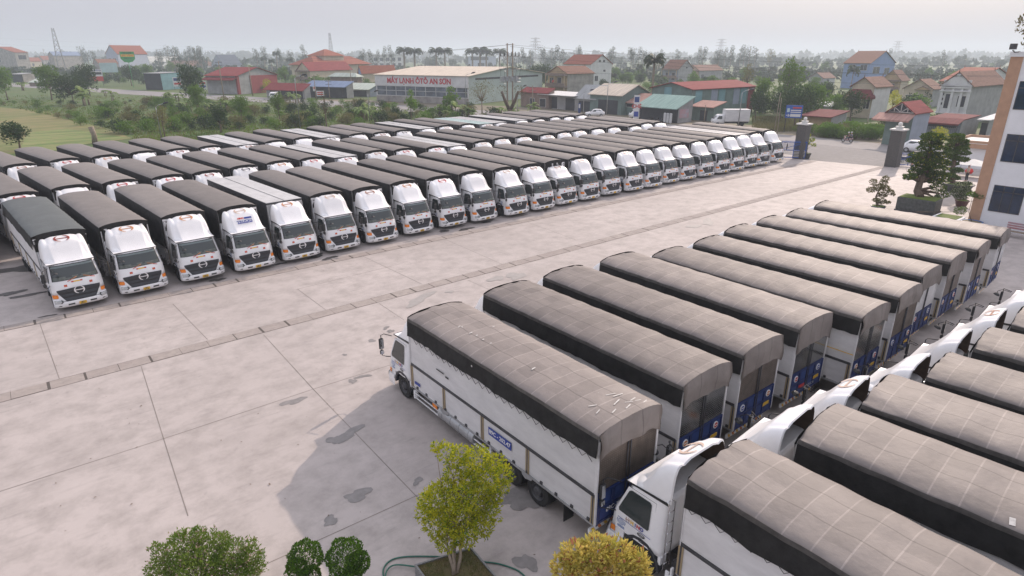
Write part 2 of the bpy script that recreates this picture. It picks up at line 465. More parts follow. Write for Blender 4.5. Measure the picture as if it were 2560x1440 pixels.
# expansion joints
jb = MB()
def joint(a, b_, wd=0.016):
    a = Vector(a[:2]); b_ = Vector(b_[:2]); n = (b_ - a).normalized(); n = Vector((-n.y, n.x)) * wd
    jb.poly([(*(a - n), 0.005), (*(b_ - n), 0.005), (*(b_ + n), 0.005), (*(a + n), 0.005)])
for p, q in (((100, 810), (149, 949)), ((353, 916), (409, 1097)), ((409, 1097), (470, 1290)), ((659, 837), (783, 973)), ((783, 973), (1040, 1240)), ((432, 760), (519, 849)),
             ((948, 759), (1010, 800)), ((744, 723), (816, 776)), ((906, 640), (1056, 711)), ((1169, 700), (1240, 732)), ((1103, 594), (1259, 662)), ((1320, 556), (1440, 600)),
             ((-60, 1248), (409, 1097)), ((409, 1097), (783, 973)), ((783, 973), (1000, 905)), ((600, 1440), (1040, 1240)), ((740, 666 + 58), (1000, 660)), ((1040, 1240), (1130, 1330)), ((1040, 1240), (1190, 1180))):
    joint(at(*p), at(*q))
tag(jb.build('pavement_joints', M['joint']), kind='structure')
# stains on the concrete
def blob(b, P, rx, ry, rot, rr, z):
    n = 22; ph = rr.uniform(0, 6)
    pts = []
    for i in range(n):
        a = 2 * math.pi * i / n
        k = 1 + 0.28 * math.sin(2 * a + ph) + 0.16 * math.sin(3 * a + 2 * ph) + 0.12 * math.sin(5 * a + ph * 3) + rr.uniform(-.05, .05)
        x = math.cos(a) * rx * k; y = math.sin(a) * ry * k
        pts.append((P[0] + x * math.cos(rot) - y * math.sin(rot), P[1] + x * math.sin(rot) + y * math.cos(rot), z))
    b.poly(pts)
sb = MB(); db_ = MB(); ob_ = MB(); rr = random.Random(11)
for i, (px, py, rx, ry) in enumerate(((735, 1003, .75, .28), (908, 941, .42, .2), (882, 953, .3, .22), (930, 852, .3, .2), (862, 887, .16, .13), (895, 1238, .55, .42), (872, 1085, .75, .4), (835, 1100, .4, .3), (826, 1302, .34, .26),
                                      (1315, 1407, .36, .5), (1044, 1203, .28, .2), (1050, 748, 1.5, .6), (1125, 730, .35, .25), (1290, 690, 1.1, .7), (1240, 697, .8, .5), (1770, 555, 1.4, .7), (1735, 566, 1.1, .5), (965, 820, .25, .2), (977, 828, .3, .2), (1600, 655, 1.0, .5), (1290, 1240, .9, .45), (1320, 1255, .7, .5))):
    blob(db_ if px > 940 and py < 800 else sb, at(px, py), rx * .72, ry * .68, rr.uniform(-.6, .9), rr, 0.008 + 0.0006 * i)
tag(db_.build('pavement_dried_stains', M['dried']), kind='structure')
tag(sb.build('pavement_damp_stains', M['stain']), kind='structure')
for i, (px, py, rx, ry) in enumerate(((30, 733, .8, .28), (70, 738, .9, .22), (1, 738, .5, .2), (120, 790, .35, .1), (60, 672, 1.6, .7), (100, 660, 1.2, .9), (790, 641, .7, .3), (825, 645, .5, .25), (1110, 578, .5, .25), (1165, 573, .6, .3), (1215, 556, .5, .2), (1240, 540, .6, .3), (1265, 535, .5, .25), (1280, 533, .4, .2), (700, 660, .4, .2), (545, 700, .5, .2))):
    blob(ob_, at(px, py), rx, ry, rr.uniform(-.3, .3), rr, 0.0215 + 0.0006 * i)
tag(ob_.build('pavement_oil_stains', M['oil']), kind='structure')
# small litter and grit on the yard: uncountable
gb = MB(); rr = random.Random(5)
for i in range(240):
    px = rr.uniform(0, 2300); py = rr.uniform(430, 1430)
    P = at(px, py)
    if not (9 < P.y < 39 and -30 < P.x < 80): continue
    if 9 < P.x < 44 and P.y < 22: continue
    s_ = rr.uniform(.009, .022) * (1.6 if rr.random() < .1 else 1); a = rr.uniform(0, 3)
    gb.poly([(P.x + s_ * math.cos(a + k * 1.57) * (1 if k % 2 else 2.0), P.y + s_ * math.sin(a + k * 1.57) * (1 if k % 2 else 2.0), 0.03) for k in range(4)])
tag(gb.build('dead_leaf_litter', mat('dead_leaves', (0.14, 0.10, 0.07), 0.8, var=0.5, scale=0.5)), label='dry leaf specks and grit scattered over the concrete', cat='litter', kind='stuff')
# ------------------------------------------------------------------ trucks (local frame: nose at y=0, facing -y)
def yf(z):
    pts = [(0.28, 0.0), (0.6, -0.02), (0.9, 0.05), (1.3, 0.09), (1.6, 0.17), (2.45, 0.60), (2.6, 0.72), (2.75, 0.95)]
    for (a, b), (c, d) in zip(pts, pts[1:]):
        if z <= c: return b + (d - b) * max(0, (z - a)) / (c - a)
    return 0.95
def hw(z):
    return 1.2 if z < 1.6 else 1.2 - 0.10 * (z - 1.6) / 1.0 if z < 2.6 else 1.10 - 0.3 * (z - 2.6)
def front(x, z, off=0.0):
    w_ = hw(z)
    return (x, yf(z) + 0.24 * min(1, abs(x) / w_) ** 5 - off, z)
def front_patch(b, zs, xl, n=10, off=0.008, m=0):
    """patch lying on the curved cab front; xl(z) -> (x0, x1)"""
    rows = []
    for z in zs:
        a, c = xl(z)
        rows.append([front(a + (c - a) * i / n, z, off) for i in range(n + 1)])
    b.grid(rows, m)
def lerp(a, b, t): return a + (b - a) * t

def cab_mesh():
    b = MB(); rs = []
    for z in (0.98, 1.15, 1.35, 1.6, 1.9, 2.2, 2.45, 2.6, 2.7, 2.76):
        w_ = hw(z); q = 0.08 if z > 2.72 else 0
        r = [front(-w_ + 2 * w_ * i / 14, z) for i in range(15)]
        r = [(x * (1 - q * .3), y + q, zz) for x, y, zz in r]
        r += [(w_, 1.2, z), (w_ * (1 - q * .3), 1.85 - q, z), (w_ * .9, 1.95 - q, z), (-w_ * .9, 1.95 - q, z), (-w_ * (1 - q * .3), 1.85 - q, z), (-w_, 1.2, z)]
        rs.append(r)
    b.rings(rs, 0, True, True, True)
    # lower front corners and apron below the doors
    rows = []
    for z in (0.62, 0.8, 0.98):
        w_ = hw(z)
        rows.append([(-w_, 0.72, z)] + [front(-w_ + 2 * w_ * i / 14, z) for i in range(15)] + [(w_, 0.72, z)])
    b.grid(rows)
    for s in (-1, 1):
        b.box(min(s * .85, s * 1.19), max(s * .85, s * 1.19), .66, .72, .62, .98)
        b.box(min(s * .95, s * 1.19), max(s * .95, s * 1.19), 1.86, 1.95, .75, .98)
    return b
def arch_mesh(sd):
    b = MB()
    for s in (sd,):
        rs = []
        for k in range(9):
            a = math.pi * k / 8
            c_, s_ = math.cos(a), math.sin(a)
            rs.append([(s * 1.0, 1.3 - c_ * .56, .52 + s_ * .56), (s * 1.215, 1.3 - c_ * .56, .52 + s_ * .56), (s * 1.225, 1.3 - c_ * .64, .52 + s_ * .66), (s * 1.0, 1.3 - c_ * .64, .52 + s_ * .66)])
        b.rings(rs, 0, False, True, True)
    return b
def deflector_mesh():
    b = MB(); n = 16; nv = 12
    def pt(u, v, inset=0.0):
        y = lerp(0.62, 2.0, v)
        prof = [(0, 2.56), (.12, 2.64), (.3, 2.86), (.5, 3.24), (.57, 3.40), (.62, 3.455), (.85, 3.60), (1, 3.68)]
        for (a, c), (d, e) in zip(prof, prof[1:]):
            if v <= d: z = lerp(c, e, (v - a) / (d - a)); break
        w_ = lerp(1.1, 1.13, v)
        au = abs(u)
        # shoulders: the sides sweep back from the lower corners
        dz = 0
        base = 2.56 + 0.10 * v
        if au > .62:
            t = (au - .62) / .38
            sw = max(0, math.sin(math.pi * min(1, v * 1.25))) * .26 * (1 - v)
            dz = -sw * math.sin(math.pi * min(1, t * .9)) - (z - base) * (t ** 7)
        if au < .6 and v > .6:
            k = min(1, (v - .6) / .05) * min(1, (.6 - au) / .06)
            dz += .085 * k
        elif .66 < au < .84 and v > .66:
            dz += .03 * min(1, (v - .66) / .05)
        zz = z + dz
        return (u * w_ * (1 - inset * .03), y + inset * .03, max(base, zz) - inset * .035)
    us = [-1, -.985, -.96, -.92, -.86, -.8, -.72, -.66, -.62, -.58, -.4, -.2, 0, .2, .4, .58, .62, .66, .72, .8, .86, .92, .96, .985, 1]
    vs = [0, .06, .12, .2, .3, .4, .5, .56, .6, .64, .68, .74, .82, .9, 1.0]
    b.grid([[pt(u, v) for u in us] for v in vs], 0, True)
    b.grid([[pt(u, v, 1) for u in us] for v in vs], 1, True, True)
    b.grid([[pt(u, 1.0) for u in us], [pt(u, 1.0, 1) for u in us]], 0, False)
    # seam strip at the foot and closed foot sides
    b.grid([[(-1.11, .60, 2.53), (1.11, .60, 2.53)], [(-1.11, .60, 2.57), (1.11, .60, 2.57)]], 2, False)
    for s in (-1, 1):
        b.poly([(s * 1.115, .62, 2.53), (s * 1.145, 2.0, 2.60), (s * 1.145, 2.0, 2.69), (s * 1.115, .62, 2.58)][::s], 2)
    return b
def emblem_mesh(w_, h_, thick=0.35, seg=14):
    """ring broken at two opposite places with a bar across; in local x/z plane"""
    b = MB()
    for s in (1, -1):
        out = []; inn = []
        for k in range(seg + 1):
            a = R(-62 + 138 * k / seg) + (math.pi if s < 0 else 0)
            t = 1 - abs(k / seg - .5) * 2
            th = lerp(.10, thick, t ** .7)
            out.append((math.cos(a) * w_, 0, math.sin(a) * h_)); inn.append((math.cos(a) * w_ * (1 - th), 0, math.sin(a) * h_ * (1 - th * .9)))
        b.grid([out, inn], 0, False, s > 0)
    b.poly([(-w_ * .75, 0, -h_ * .11), (w_ * .75, 0, -h_ * .11), (w_ * .75, 0, h_ * .11), (-w_ * .75, 0, h_ * .11)])
    return b
def side_pt(s, y, z, off=0.008):
    return (s * (hw(z) + off), y, z)
def wheel_mesh(wd):
    b = MB()
    b.disc((0, 0, 0), (1, 0, 0), [(-wd / 2, .2), (-wd / 2, .44), (-wd / 2 + .04, .495), (wd / 2 - .04, .495), (wd / 2, .44), (wd / 2, .29)], 20)
    return b
def rim_mesh(wd, s):
    b = MB()
    b.disc((0, 0, 0), (s, 0, 0), [(wd / 2, .29), (wd / 2 - .04, .26), (wd / 2 - .10, .2), (wd / 2 - .02, .17), (wd / 2 + .02, .12), (wd / 2 + .03, .0)], 16)
    for k in range(8):
        a = k * math.pi / 4
        c = Vector((s * (wd / 2 - .05), math.cos(a) * .145, math.sin(a) * .145))
        b.disc(c, (s, 0, 0), [(0, .016), (.05, .016), (.05, 0)], 6)
    return b
W = 1.235
L0, L1 = 2.12, 12.0
def tarp_mesh(seed, drop=3.1, gap=0.0, hoop=.9, detail=1, rough=1.0, rear=3.35, fdrop=3.0, fine=False):
    """canvas over hoops: top, two sides, front and rear aprons"""
    rr = random.Random(seed); b = MB(); ox = rr.uniform(0, 90)
    y0 = L0 + gap; y1 = L1 + .02
    ny = int((y1 - y0) / hoop) * (4 if fine else 2)
    nx = 14 if fine else 8
    ns = 6 if fine else 3
    def nz(x, y, z, s_): return noise.noise(Vector((x * s_ + ox, y * s_, z * s_)))
    rows = []
    for i in range(ny + 1):
        y = lerp(y0, y1, i / ny)
        ph = (y / hoop) % 1.0
        sag = math.sin(math.pi * ph) ** 1.0 * .028 * rough
        dr = drop + .045 * abs(math.sin(math.pi * y / .42)) + .05 * nz(0, y, 0, 1.1)
        row = []
        def side(s):
            r = []
            for k in range(ns + 1):
                t = k / ns
                z = lerp(dr, 3.82 - sag * .6, t)
                x = W + .035 + .045 * (1 - t) + .03 * nz(s * 3, y, z, 1.7) * rough * (1 - t * .4) - .02 * math.sin(math.pi * ph) * t
                r.append((s * x, y, z))
            return r
        top = []
        for k in range(nx + 1):
            u = -1 + 2 * k / nx
            z = 3.85 + .165 * (1 - abs(u) ** 3.0) - sag * (1 - u ** 4 * .5) + .018 * nz(u * 1.2, y, 5, 1.4) * rough
            if i == 0: z -= .03
            # pulled creases near the front edge
            e = max(0, 1 - (y - y0) / 1.3)
            z += e * rough * .06 * noise.noise(Vector((u * 1.8 + ox, y * 4.5 + u * 3, 3)))
            top.append((u * (W - .012), y, z))
        row = side(-1) + top + side(1)[::-1]
        rows.append(row)
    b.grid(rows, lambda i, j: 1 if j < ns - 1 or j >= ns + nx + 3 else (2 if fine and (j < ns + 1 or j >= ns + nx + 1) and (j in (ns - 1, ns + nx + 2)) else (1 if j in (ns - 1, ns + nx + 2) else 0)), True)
    # aprons hang from the arch at both ends
    for (yy, sgn, bot, nv) in ((y0, -1, fdrop, 4), (y1, 1, rear, 6)):
        rs = []
        for q in range(nv + 1):
            t = q / nv; r = []
            for k in range(-1, nx + 2):
                u = max(-1, min(1, -1 + 2 * k / nx))
                zt = 3.85 + .165 * (1 - abs(u) ** 3.0) - .02
                zb = bot + .05 * nz(u * 2, yy, 0, 1.5) - (.18 * max(0, abs(u) - .75) / .25 if sgn > 0 else 0)
                z = lerp(zt, zb, t)
                bul = (.03 + .10 * nz(u * 2.6, 7, t * .6, 2.2) * rough) * math.sin(math.pi * min(1, t * .8 + .08)) + (.03 * t)
                r.append((u * (W + .008), yy + sgn * max(0.002, bul + .004), z))
            rs.append(r)
        b.grid(rs, 0 if sgn > 0 else 1, True, sgn > 0)
    return b
def body_mesh(kind, L0=2.12):
    """0 white panel, 1 dark trim, 2 alu"""
    b = MB()
    b.box(-W + .03, W - .03, L0, L1 - .05, .90, 3.72, 0)
    for s in (-1, 1):
        x0, x1 = sorted((s * (W - .03), s * (W + .0)))
        b.box(x0, x1, L0, L1 - .03, 1.82, 1.92, 1)
        b.box(x0, x1, L0, L1 - .03, .86, .93, 2)
        for y in (L0, 4.4, 6.75, 9.1, L1 - .12):
            xa, xb = sorted((s * (W - .03), s * (W + .004)))
            b.box(xa, xb, y, y + .05, .93, 1.82, 1)
            b.box(xa, xb, y - .05, y, .93, 1.82, 3)
            b.box(xa, xb, y + .05, y + .09, .93, 1.82, 3)
        xa, xb = sorted((s * (W - .03), s * (W + .012)))
        for k in range(15):
            y = L0 + .35 + k * .66
            b.box(xa, xb, y, y + .09, .94, 1.03, 1)
        for y in (4.4, 9.1):
            b.poly([(s * (W + .014), y - .25, .95), (s * (W + .014), y + .32, .95), (s * (W + .014), y + .25, .80), (s * (W + .014), y - .05, .72), (s * (W + .014), y - .2, .8)][::s], 2)
    b.box(-W, W, L0 - .02, L0, .90, 3.70, 0)
    for x in (-W, -.4, .4, W - .06): b.box(x, x + .06, L0 - .05, L0 - .02, .9, 3.6, 2)
    return b
def roof_mesh():
    b = MB()
    b.box(-W - .02, W + .02, L0 - .03, L1 + .02, 3.72, 3.83, 1)
    b.box(-W, W, L0, L1, 3.83, 3.85, 0)
    for s in (-1, 1):
        x0, x1 = sorted((s * (W - .02), s * (W + .008))); b.box(x0, x1, L0, L1, 1.95, 3.72, 1)
    b.box(-W + .02, W - .02, L0 - .056, L0 - .05, 1.0, 3.72, 2)
    for k in range(24):
        y = L0 + .2 + k * .41
        b.box(-W, W, y, y + .03, 3.85, 3.858, 0)
    b.box(-.02, .02, L0, L1, 3.858, 3.868, 1)
    for s in (-1, 1):
        for k in range(10):
            y = L0 + .1 + k * .98
            x0, x1 = sorted((s * W, s * (W + .015)))
            b.box(x0, x1, y, y + .05, 2.6, 3.72, 1)
    return b
def rear_door_mesh():
    b = MB()
    for x0, x1 in ((-1.17, -.03), (.03, 1.17)):
        b.box(x0, x1, L1 - .06, L1 - .015, 1.95, 3.6, 0)
        nx, nz_ = 13, 20
        for i in range(nx):
            for k in range(nz_):
                cx = lerp(x0 + .06, x1 - .06, (i + .5) / nx); cz = lerp(2.0, 3.5, (k + .5) / nz_)
                a = .022; e = .010
                if (i + k) % 2: a, e = e, a
                b.poly([(cx - a, L1 - .013, cz), (cx, L1 - .013, cz - e), (cx + a, L1 - .013, cz), (cx, L1 - .013, cz + e)][::-1], 1)
    for x in (-.07, .05): b.tube([(x, L1 + .01, 1.0), (x, L1 + .01, 3.55)], .018, 6, 2)
    for s in (-1, 1):
        b.box(min(s * 1.17, s * W), max(s * 1.17, s * W), L1 - .07, L1 + .012, .9, 3.6, 3)
    return b
def tailgate_mesh():
    b = MB()
    b.box(-1.17, 1.17, L1 - .06, L1 - .01, .86, 1.92, 0)
    for z in (1.42, .92, 1.88): b.box(-1.17, 1.17, L1 - .01, L1 + .015, z - .03, z + .03, 0)
    for i in range(5):
        x = -1.17 + i * (2.34 - .06) / 4
        b.box(x, x + .06, L1 - .01, L1 + .02, .86, 1.92, 0)
    for i in range(4):
        x = -1.11 + i * .57
        for z in (.97, 1.47): b.box(x + .05, x + .42, L1 - .01, L1 - .003, z + .02, z + .36, 1)
    return b
def rear_bumper_mesh():
    b = MB()
    b.box(-1.15, 1.15, L1 - .30, L1 - .24, .42, .58, 0)
    for i in range(9):
        x = -1.1 + i * .25
        b.poly([(x, L1 - .237, .43), (x + .12, L1 - .237, .43), (x + .2, L1 - .237, .57), (x + .08, L1 - .237, .57)][::-1], 1 if i % 2 else 2)
    for s in (-1, 1):
        b.box(s * .6 - .05, s * .6 + .05, L1 - .36, L1 - .30, .45, .88, 3)
    return b
def make_meshes():
    G = {}
    G['cab'] = cab_mesh().mesh('cab', M['white'])
    G['archl'] = arch_mesh(-1).mesh('wheel_arch', M['grille']); G['archr'] = arch_mesh(1).mesh('wheel_arch', M['grille'])
    G['deflector'] = deflector_mesh().mesh('air_deflector', [M['fiber'], M['lining'], M['black']])
    b = MB(); front_patch(b, [lerp(1.63, 2.44, k / 6) for k in range(7)], lambda z: (-hw(z) + .09, hw(z) - .09), 14, .009, lambda i, j: 0)
    zs = [1.60, 1.63]
    G['windscreen'] = None
    b = MB()
    rows = []
    for z in (1.69, 1.72, 1.80, 1.88, 1.98, 2.15, 2.33, 2.42, 2.46):
        a = hw(z) - .12
        rows.append([front(-a, z, .010)] + [front(-a + .05 + (2 * a - .1) * i / 14, z, .010) for i in range(15)] + [front(a, z, .010)])
    def mm(i, j):
        if i in (0, 7) or j in (0, 15): return 1
        if i == 1 or (i == 2 and j not in (5, 6, 9)): return 2
        if i == 6: return 3
        return 0
    b.grid(rows, mm)
    G['windscreen'] = b.mesh('windscreen', [M['glass'], M['black'], M['dash'], M['visor_sky']])
    b = MB()
    rows = []
    zs = [.56, .64, .70, .74, .82, .86, .90, .98, 1.02, 1.06, 1.14, 1.20, 1.27]
    for k, z in enumerate(zs):
        a = lerp(.66, 1.0, min(1, (z - .56) / .55)) if z < 1.2 else 1.0
        zc = z
        off = .05 if k not in (3, 4, 7, 8) else .012
        r = []
        for i in range(13):
            x = -a + 2 * a * i / 12
            r.append(front(x, zc - (.05 * (x / a) ** 2 if k == 12 else 0), off if 0 < i < 12 else .006))
        rows.append(r)
    b.grid(rows)
    b.grid([rows[0], [(x, y + .06, z) for x, y, z in rows[0]]]); b.grid([[(x, y + .06, z) for x, y, z in rows[-1]], rows[-1]])
    G['grille'] = b.mesh('grille', M['grille'])
    e = emblem_mesh(.255, .205, .3)
    G['grille_emblem'] = e.mesh('badge', M['badge'])
    for k, m in EM.items(): G['emblem_' + k] = emblem_mesh(.38, .27, .3).mesh('emblem', m)
    # bumper
    b = MB(); rs = []
    for z, o in ((.27, -.02), (.31, .07), (.42, .10), (.54, .10), (.60, .07)):
        r = [(-1.225, .62, z)] + [(x * 1.02, y, zz) for x, y, zz in [front(-1.2 + 2.4 * i / 20, z, o) for i in range(21)]] + [(1.225, .62, z)]
        rs.append(r)
    b.grid(rs)
    for s in (-1, 1):       # raised outer thirds carry the lamps
        rs = []
        for z, o in ((.60, .07), (.68, .065), (.74, .04), (.76, .0)):
            xs = [lerp(.78 + (z - .6) * .9, 1.2, i / 8) for i in range(9)]
            r = [(s * x * 1.02, front(x, z, o)[1], z) for x in xs] + [(s * 1.225, .62, z)]
            rs.append(r)
        b.grid(rs, 0, True, s < 0)
    b.grid([[front(-.8 + 1.6 * i / 10, .60, .07) for i in range(11)], [front(-.8 + 1.6 * i / 10, .60, -.02) for i in range(11)]])
    def slot(x0, x1, z0, z1, m):
        rows = [[(x, front(x, z, .108 if z < .58 else .09)[1], z) for x in [lerp(x0, x1, i / 4) for i in range(5)]] for z in (z0, z1)]
        b.grid(rows, m)
    for s in (-1, 1):
        a, c = sorted((s * .36, s * .66)); slot(a, c, .40, .48, 1)
        a, c = sorted((s * .95, s * 1.1)); slot(a, c, .38, .43, 1)
    G['bumper'] = b.mesh('bumper', [M['white'], M['black']])
    for s, nm in ((-1, 'l'), (1, 'r')):
        b = MB(); rows = []
        for z, x0 in ((.535, .90), (.63, .80), (.735, .86)):
            rows.append([(s * x * 1.025, front(x, z, .112)[1], z) for x in [lerp(x0, 1.185, i / 5) for i in range(6)]])
        b.grid(rows, lambda i, j: 1 if j in (0,) else 0, True, s < 0)
        G['headlight' + nm] = b.mesh('headlight', [M['lamp'], M['grille']])
        b = MB(); rows = []
        for z, x0, x1 in ((.80, 1.0, 1.195), (.88, .97, 1.2), (.99, .99, 1.2)):
            rows.append([(s * x * 1.006, front(x, z, .012)[1], z) for x in [lerp(x0, x1, i / 4) for i in range(5)]] + [(s * 1.215, .42, z + .02)])
        b.grid(rows, 0, True, s < 0)
        G['signal' + nm] = b.mesh('turn_signal', M['amber'])
        # door and its window
        b = MB()
        P = [(.42, 1.0), (1.62, 1.0), (1.62, 2.44), (.72, 2.44), (.42, 1.62)]
        b.poly([side_pt(s, y, z, .012) for y, z in P][::s])
        for (y, z), (y2, z2) in zip(P, P[1:] + P[:1]):
            b.poly([side_pt(s, y, z, .012), side_pt(s, y2, z2, .012), side_pt(s, y2, z2, -.01), side_pt(s, y, z, -.01)], 1)
        G['door' + nm] = b.mesh('door', [M['white'], M['black']])
        b = MB()
        P2 = [(.52, 1.60), (1.48, 1.55), (1.52, 1.62), (1.5, 2.33), (1.44, 2.38), (.84, 2.38), (.76, 2.33), (.50, 1.68)]
        b.poly([side_pt(s, y, z, .020) for y, z in P2][::s])
        G['window' + nm] = b.mesh('window', M['glass'])
        b = MB()
        for i in range(2):
            pass
        b.tube([(s * 1.12, .45, 2.42), (s * 1.3, .12, 2.44), (s * 1.42, .08, 2.40), (s * 1.42, .08, 1.5), (s * 1.3, .2, 1.46), (s * 1.18, .42, 1.5)], .018, 6)
        b.box(min(s * 1.32, s * 1.52), max(s * 1.32, s * 1.52), .02, .12, 1.78, 2.26, 0, .03)
        b.box(min(s * 1.34, s * 1.50), max(s * 1.34, s * 1.50), .02, .12, 1.55, 1.74, 0, .03)
        for z0, z1 in ((1.81, 2.23), (1.57, 1.72)):
            b.poly([(s * 1.35, .124, z0), (s * 1.35, .124, z1), (s * 1.49, .124, z1), (s * 1.49, .124, z0)][::s], 1)
        G['mirror' + nm] = b.mesh('mirror', [M['black'], M['chrome']])
    b = MB()
    b.tube([(-.98, .44, 2.42), (-1.02, .10, 2.46), (-.95, -.06, 2.36), (-.92, -.06, 2.28)], .014, 6)
    b.disc((-.9, -.06, 2.2), (0, -.35, -.94), [(-.08, 0.0), (-.07, .08), (0, .135), (.02, .14), (.025, 0)], 14, 0)
    G['round_mirror'] = b.mesh('mirror', M['black'])
    b = MB(); b.grid([[front(x, z, .125) for x in (-.17, 0, .17)] for z in (.34, .50)])
    G['plate'] = b.mesh('number_plate', M['plate'])
    b = MB()
    for x0, x1, dz in ((.02, .60, .06), (.62, 1.0, .0)):
        pass
    for k, s in ((0, 1),):
        pass
    def wiper(xa, xb, m0):
        q = MB()
        q.tube([front(xa, 1.63, .03), front(lerp(xa, xb, .45), 1.70, .04)], .016, 5, 0)
        q.tube([front(lerp(xa, xb, .3), 1.68, .04), front(xb, 1.80, .035)], .013, 5, 1)
        return q
    G['wiperl'] = wiper(-.42, .05, 0).mesh('wiper', [M['red'], M['orange']])
    G['wiperr'] = wiper(.86, .35, 0).mesh('wiper', [M['red'], M['orange']])
    for nm, xc in (('flagl', -.55), ('flagr', .62)):
        b = MB(); b.grid([[front(x, z, .012) for x in (xc - .07, xc + .07)] for z in (1.37, 1.48)], 0, False)
        c = front(xc, 1.42, .016)
        st = []
        for k in range(10):
            a = math.pi / 2 + k * math.pi / 5; r_ = .035 if k % 2 == 0 else .014
            st.append((c[0] + r_ * math.cos(a), c[1] - .002, c[2] + r_ * math.sin(a)))
        b.poly(st, 1)
        G[nm] = b.mesh('flag_sticker', [M['red'], M['yellow']])
    b = MB(); b.grid([[front(-.26 + .052 * i, z, .012) for i in range(11)] for z in (1.545, 1.61)], lambda i, j: 0 if 1 < j < 8 else 1, False)
    G['banner'] = b.mesh('banner_sticker', [M['yellow'], M['red']])
    # running gear
    b = MB()
    for x in (-.43, .35): b.box(x, x + .08, .5, 11.8, .62, .90)
    for y in (1.3, 8.3, 9.55): b.tube([(-.9, y, .5), (.9, y, .5)], .09, 8)
    b.box(-.9, .9, 2.1, 2.6, .55, .88); b.box(-.35, .35, .7, 2.0, .55, .95)
    b.box(.55, 1.0, 2.9, 3.7, .5, .88); b.box(-1.0, -.6, 6.4, 7.2, .5, .88)
    b.box(-.6, .6, 9.0, 11.6, .74, .88)
    for y in (3.1, 4.7, 6.3, 7.9, 10.6): b.box(-1.15, 1.15, y, y + .1, .80, .90)
    G['chassis'] = b.mesh('chassis', M['steel'])
    b = MB(); b.disc((1.0, 4.0, .62), (0, 1, 0), [(0, 0), (0, .27), (.03, .29), (2.2, .29), (2.23, .27), (2.23, 0)], 18)
    for k in range(4): b.disc((1.0, 4.25 + k * .55, .62), (0, 1, 0), [(0, .29), (0, .303), (.05, .303), (.05, .29)], 18)
    G['tank'] = b.mesh('fuel_tank', M['alu'])
    for s, nm in ((-1, 'l'), (1, 'r')):
        b = MB()
        for z in (.42, .62): b.tube([(s * 1.17, 2.2, z), (s * 1.17, 7.2, z)], .028, 6)
        for y in (2.25, 4.6, 7.1): b.box(min(s * 1.08, s * 1.17), max(s * 1.08, s * 1.17), y, y + .05, .4, .88)
        b.box(min(s * 1.14, s * 1.19), max(s * 1.14, s * 1.19), 2.12, 2.22, .36, .72)
        G['guard' + nm] = b.mesh('side_guard', M['white'])
    G['tyre'] = wheel_mesh(.28).mesh('wheel', M['rubber'])
    G['tyre2'] = wheel_mesh(.52).mesh('wheel', M['rubber'])
    for wd, k in ((.28, ''), (.52, '2')):
        for s, nm in ((-1, 'l'), (1, 'r')): G['rim' + k + nm] = rim_mesh(wd, s).mesh('rim', M['steel'])
    G['body'] = body_mesh(0).mesh('cargo_body', [M['panel'], M['steel'], M['alu'], mat('gold_edge', (.42, .33, .2), .4, .4)])
    G['bodyb'] = body_mesh(0, 2.5).mesh('cargo_body', [M['panel'], M['steel'], M['alu'], bpy.data.materials['gold_edge']])
    G['roof'] = roof_mesh().mesh('roof', [M['roofsheet'], M['steel'], M['alu']])
    G['rooft'] = roof_mesh().mesh('roof', [M['rooft'], M['steel'], M['alu']])
    G['rear'] = rear_door_mesh().mesh('rear_door', [M['checker'], M['tread2'], M['steel'], M['panel']])
    G['rearw'] = rear_door_mesh().mesh('rear_door', [M['panel'], M['alu'], M['steel'], M['panel']])
    G['rears'] = rear_door_mesh().mesh('rear_door', [mat('polished_sheet', (.35, .35, .34), .16, .9), M['alu'], M['steel'], M['panel']])
    G['gate'] = tailgate_mesh().mesh('tailgate', [M['blue'], M['bluelite']])
    G['rbump'] = rear_bumper_mesh().mesh('rear_bumper', [M['whiteink'], M['orange'], M['yellow'], M['steel']])
    b = MB(); b.box(-.2, .2, L1 - 1.25, L1 - 1.22, .2, .85)
    G['flap'] = b.mesh('mud_flap', M['black'])
    b = MB()
    b.tube([(-1.15, 2.05, .7), (-1.15, 2.05, 3.0)], .02, 5); b.tube([(-.85, 2.05, .7), (-.85, 2.05, 3.0)], .02, 5)
    for k in range(7): b.tube([(-1.15, 2.05, .85 + k * .32), (-.85, 2.05, .85 + k * .32)], .014, 5)
    G['ladder'] = b.mesh('ladder', M['chrome'])
    b = MB()
    b.tube([(1.2, 2.04, .7), (1.2, 2.04, 2.7), (1.2, 1.98, 2.78), (1.05, 2.0, 2.78), (.95, 2.04, 2.7), (.95, 2.04, .7)], .018, 5)
    for k in range(6): b.tube([(1.2, 2.04, .85 + k * .32), (.95, 2.04, .85 + k * .32)], .012, 5)
    G['ladder2'] = b.mesh('ladder', M['chrome'])
    # tarpaulins
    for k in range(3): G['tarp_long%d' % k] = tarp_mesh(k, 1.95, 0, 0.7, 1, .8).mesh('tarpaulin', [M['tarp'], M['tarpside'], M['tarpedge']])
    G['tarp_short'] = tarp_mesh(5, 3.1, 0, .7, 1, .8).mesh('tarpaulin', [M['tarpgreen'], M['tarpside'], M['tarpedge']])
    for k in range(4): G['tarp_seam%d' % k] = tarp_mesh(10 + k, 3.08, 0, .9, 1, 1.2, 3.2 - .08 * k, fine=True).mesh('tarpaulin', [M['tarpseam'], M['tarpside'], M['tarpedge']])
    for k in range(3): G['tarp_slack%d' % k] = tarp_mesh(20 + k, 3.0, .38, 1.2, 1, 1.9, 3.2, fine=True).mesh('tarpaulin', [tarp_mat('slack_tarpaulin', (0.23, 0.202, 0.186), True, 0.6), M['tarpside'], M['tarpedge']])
    return G
G = make_meshes()
S_EMB = 0
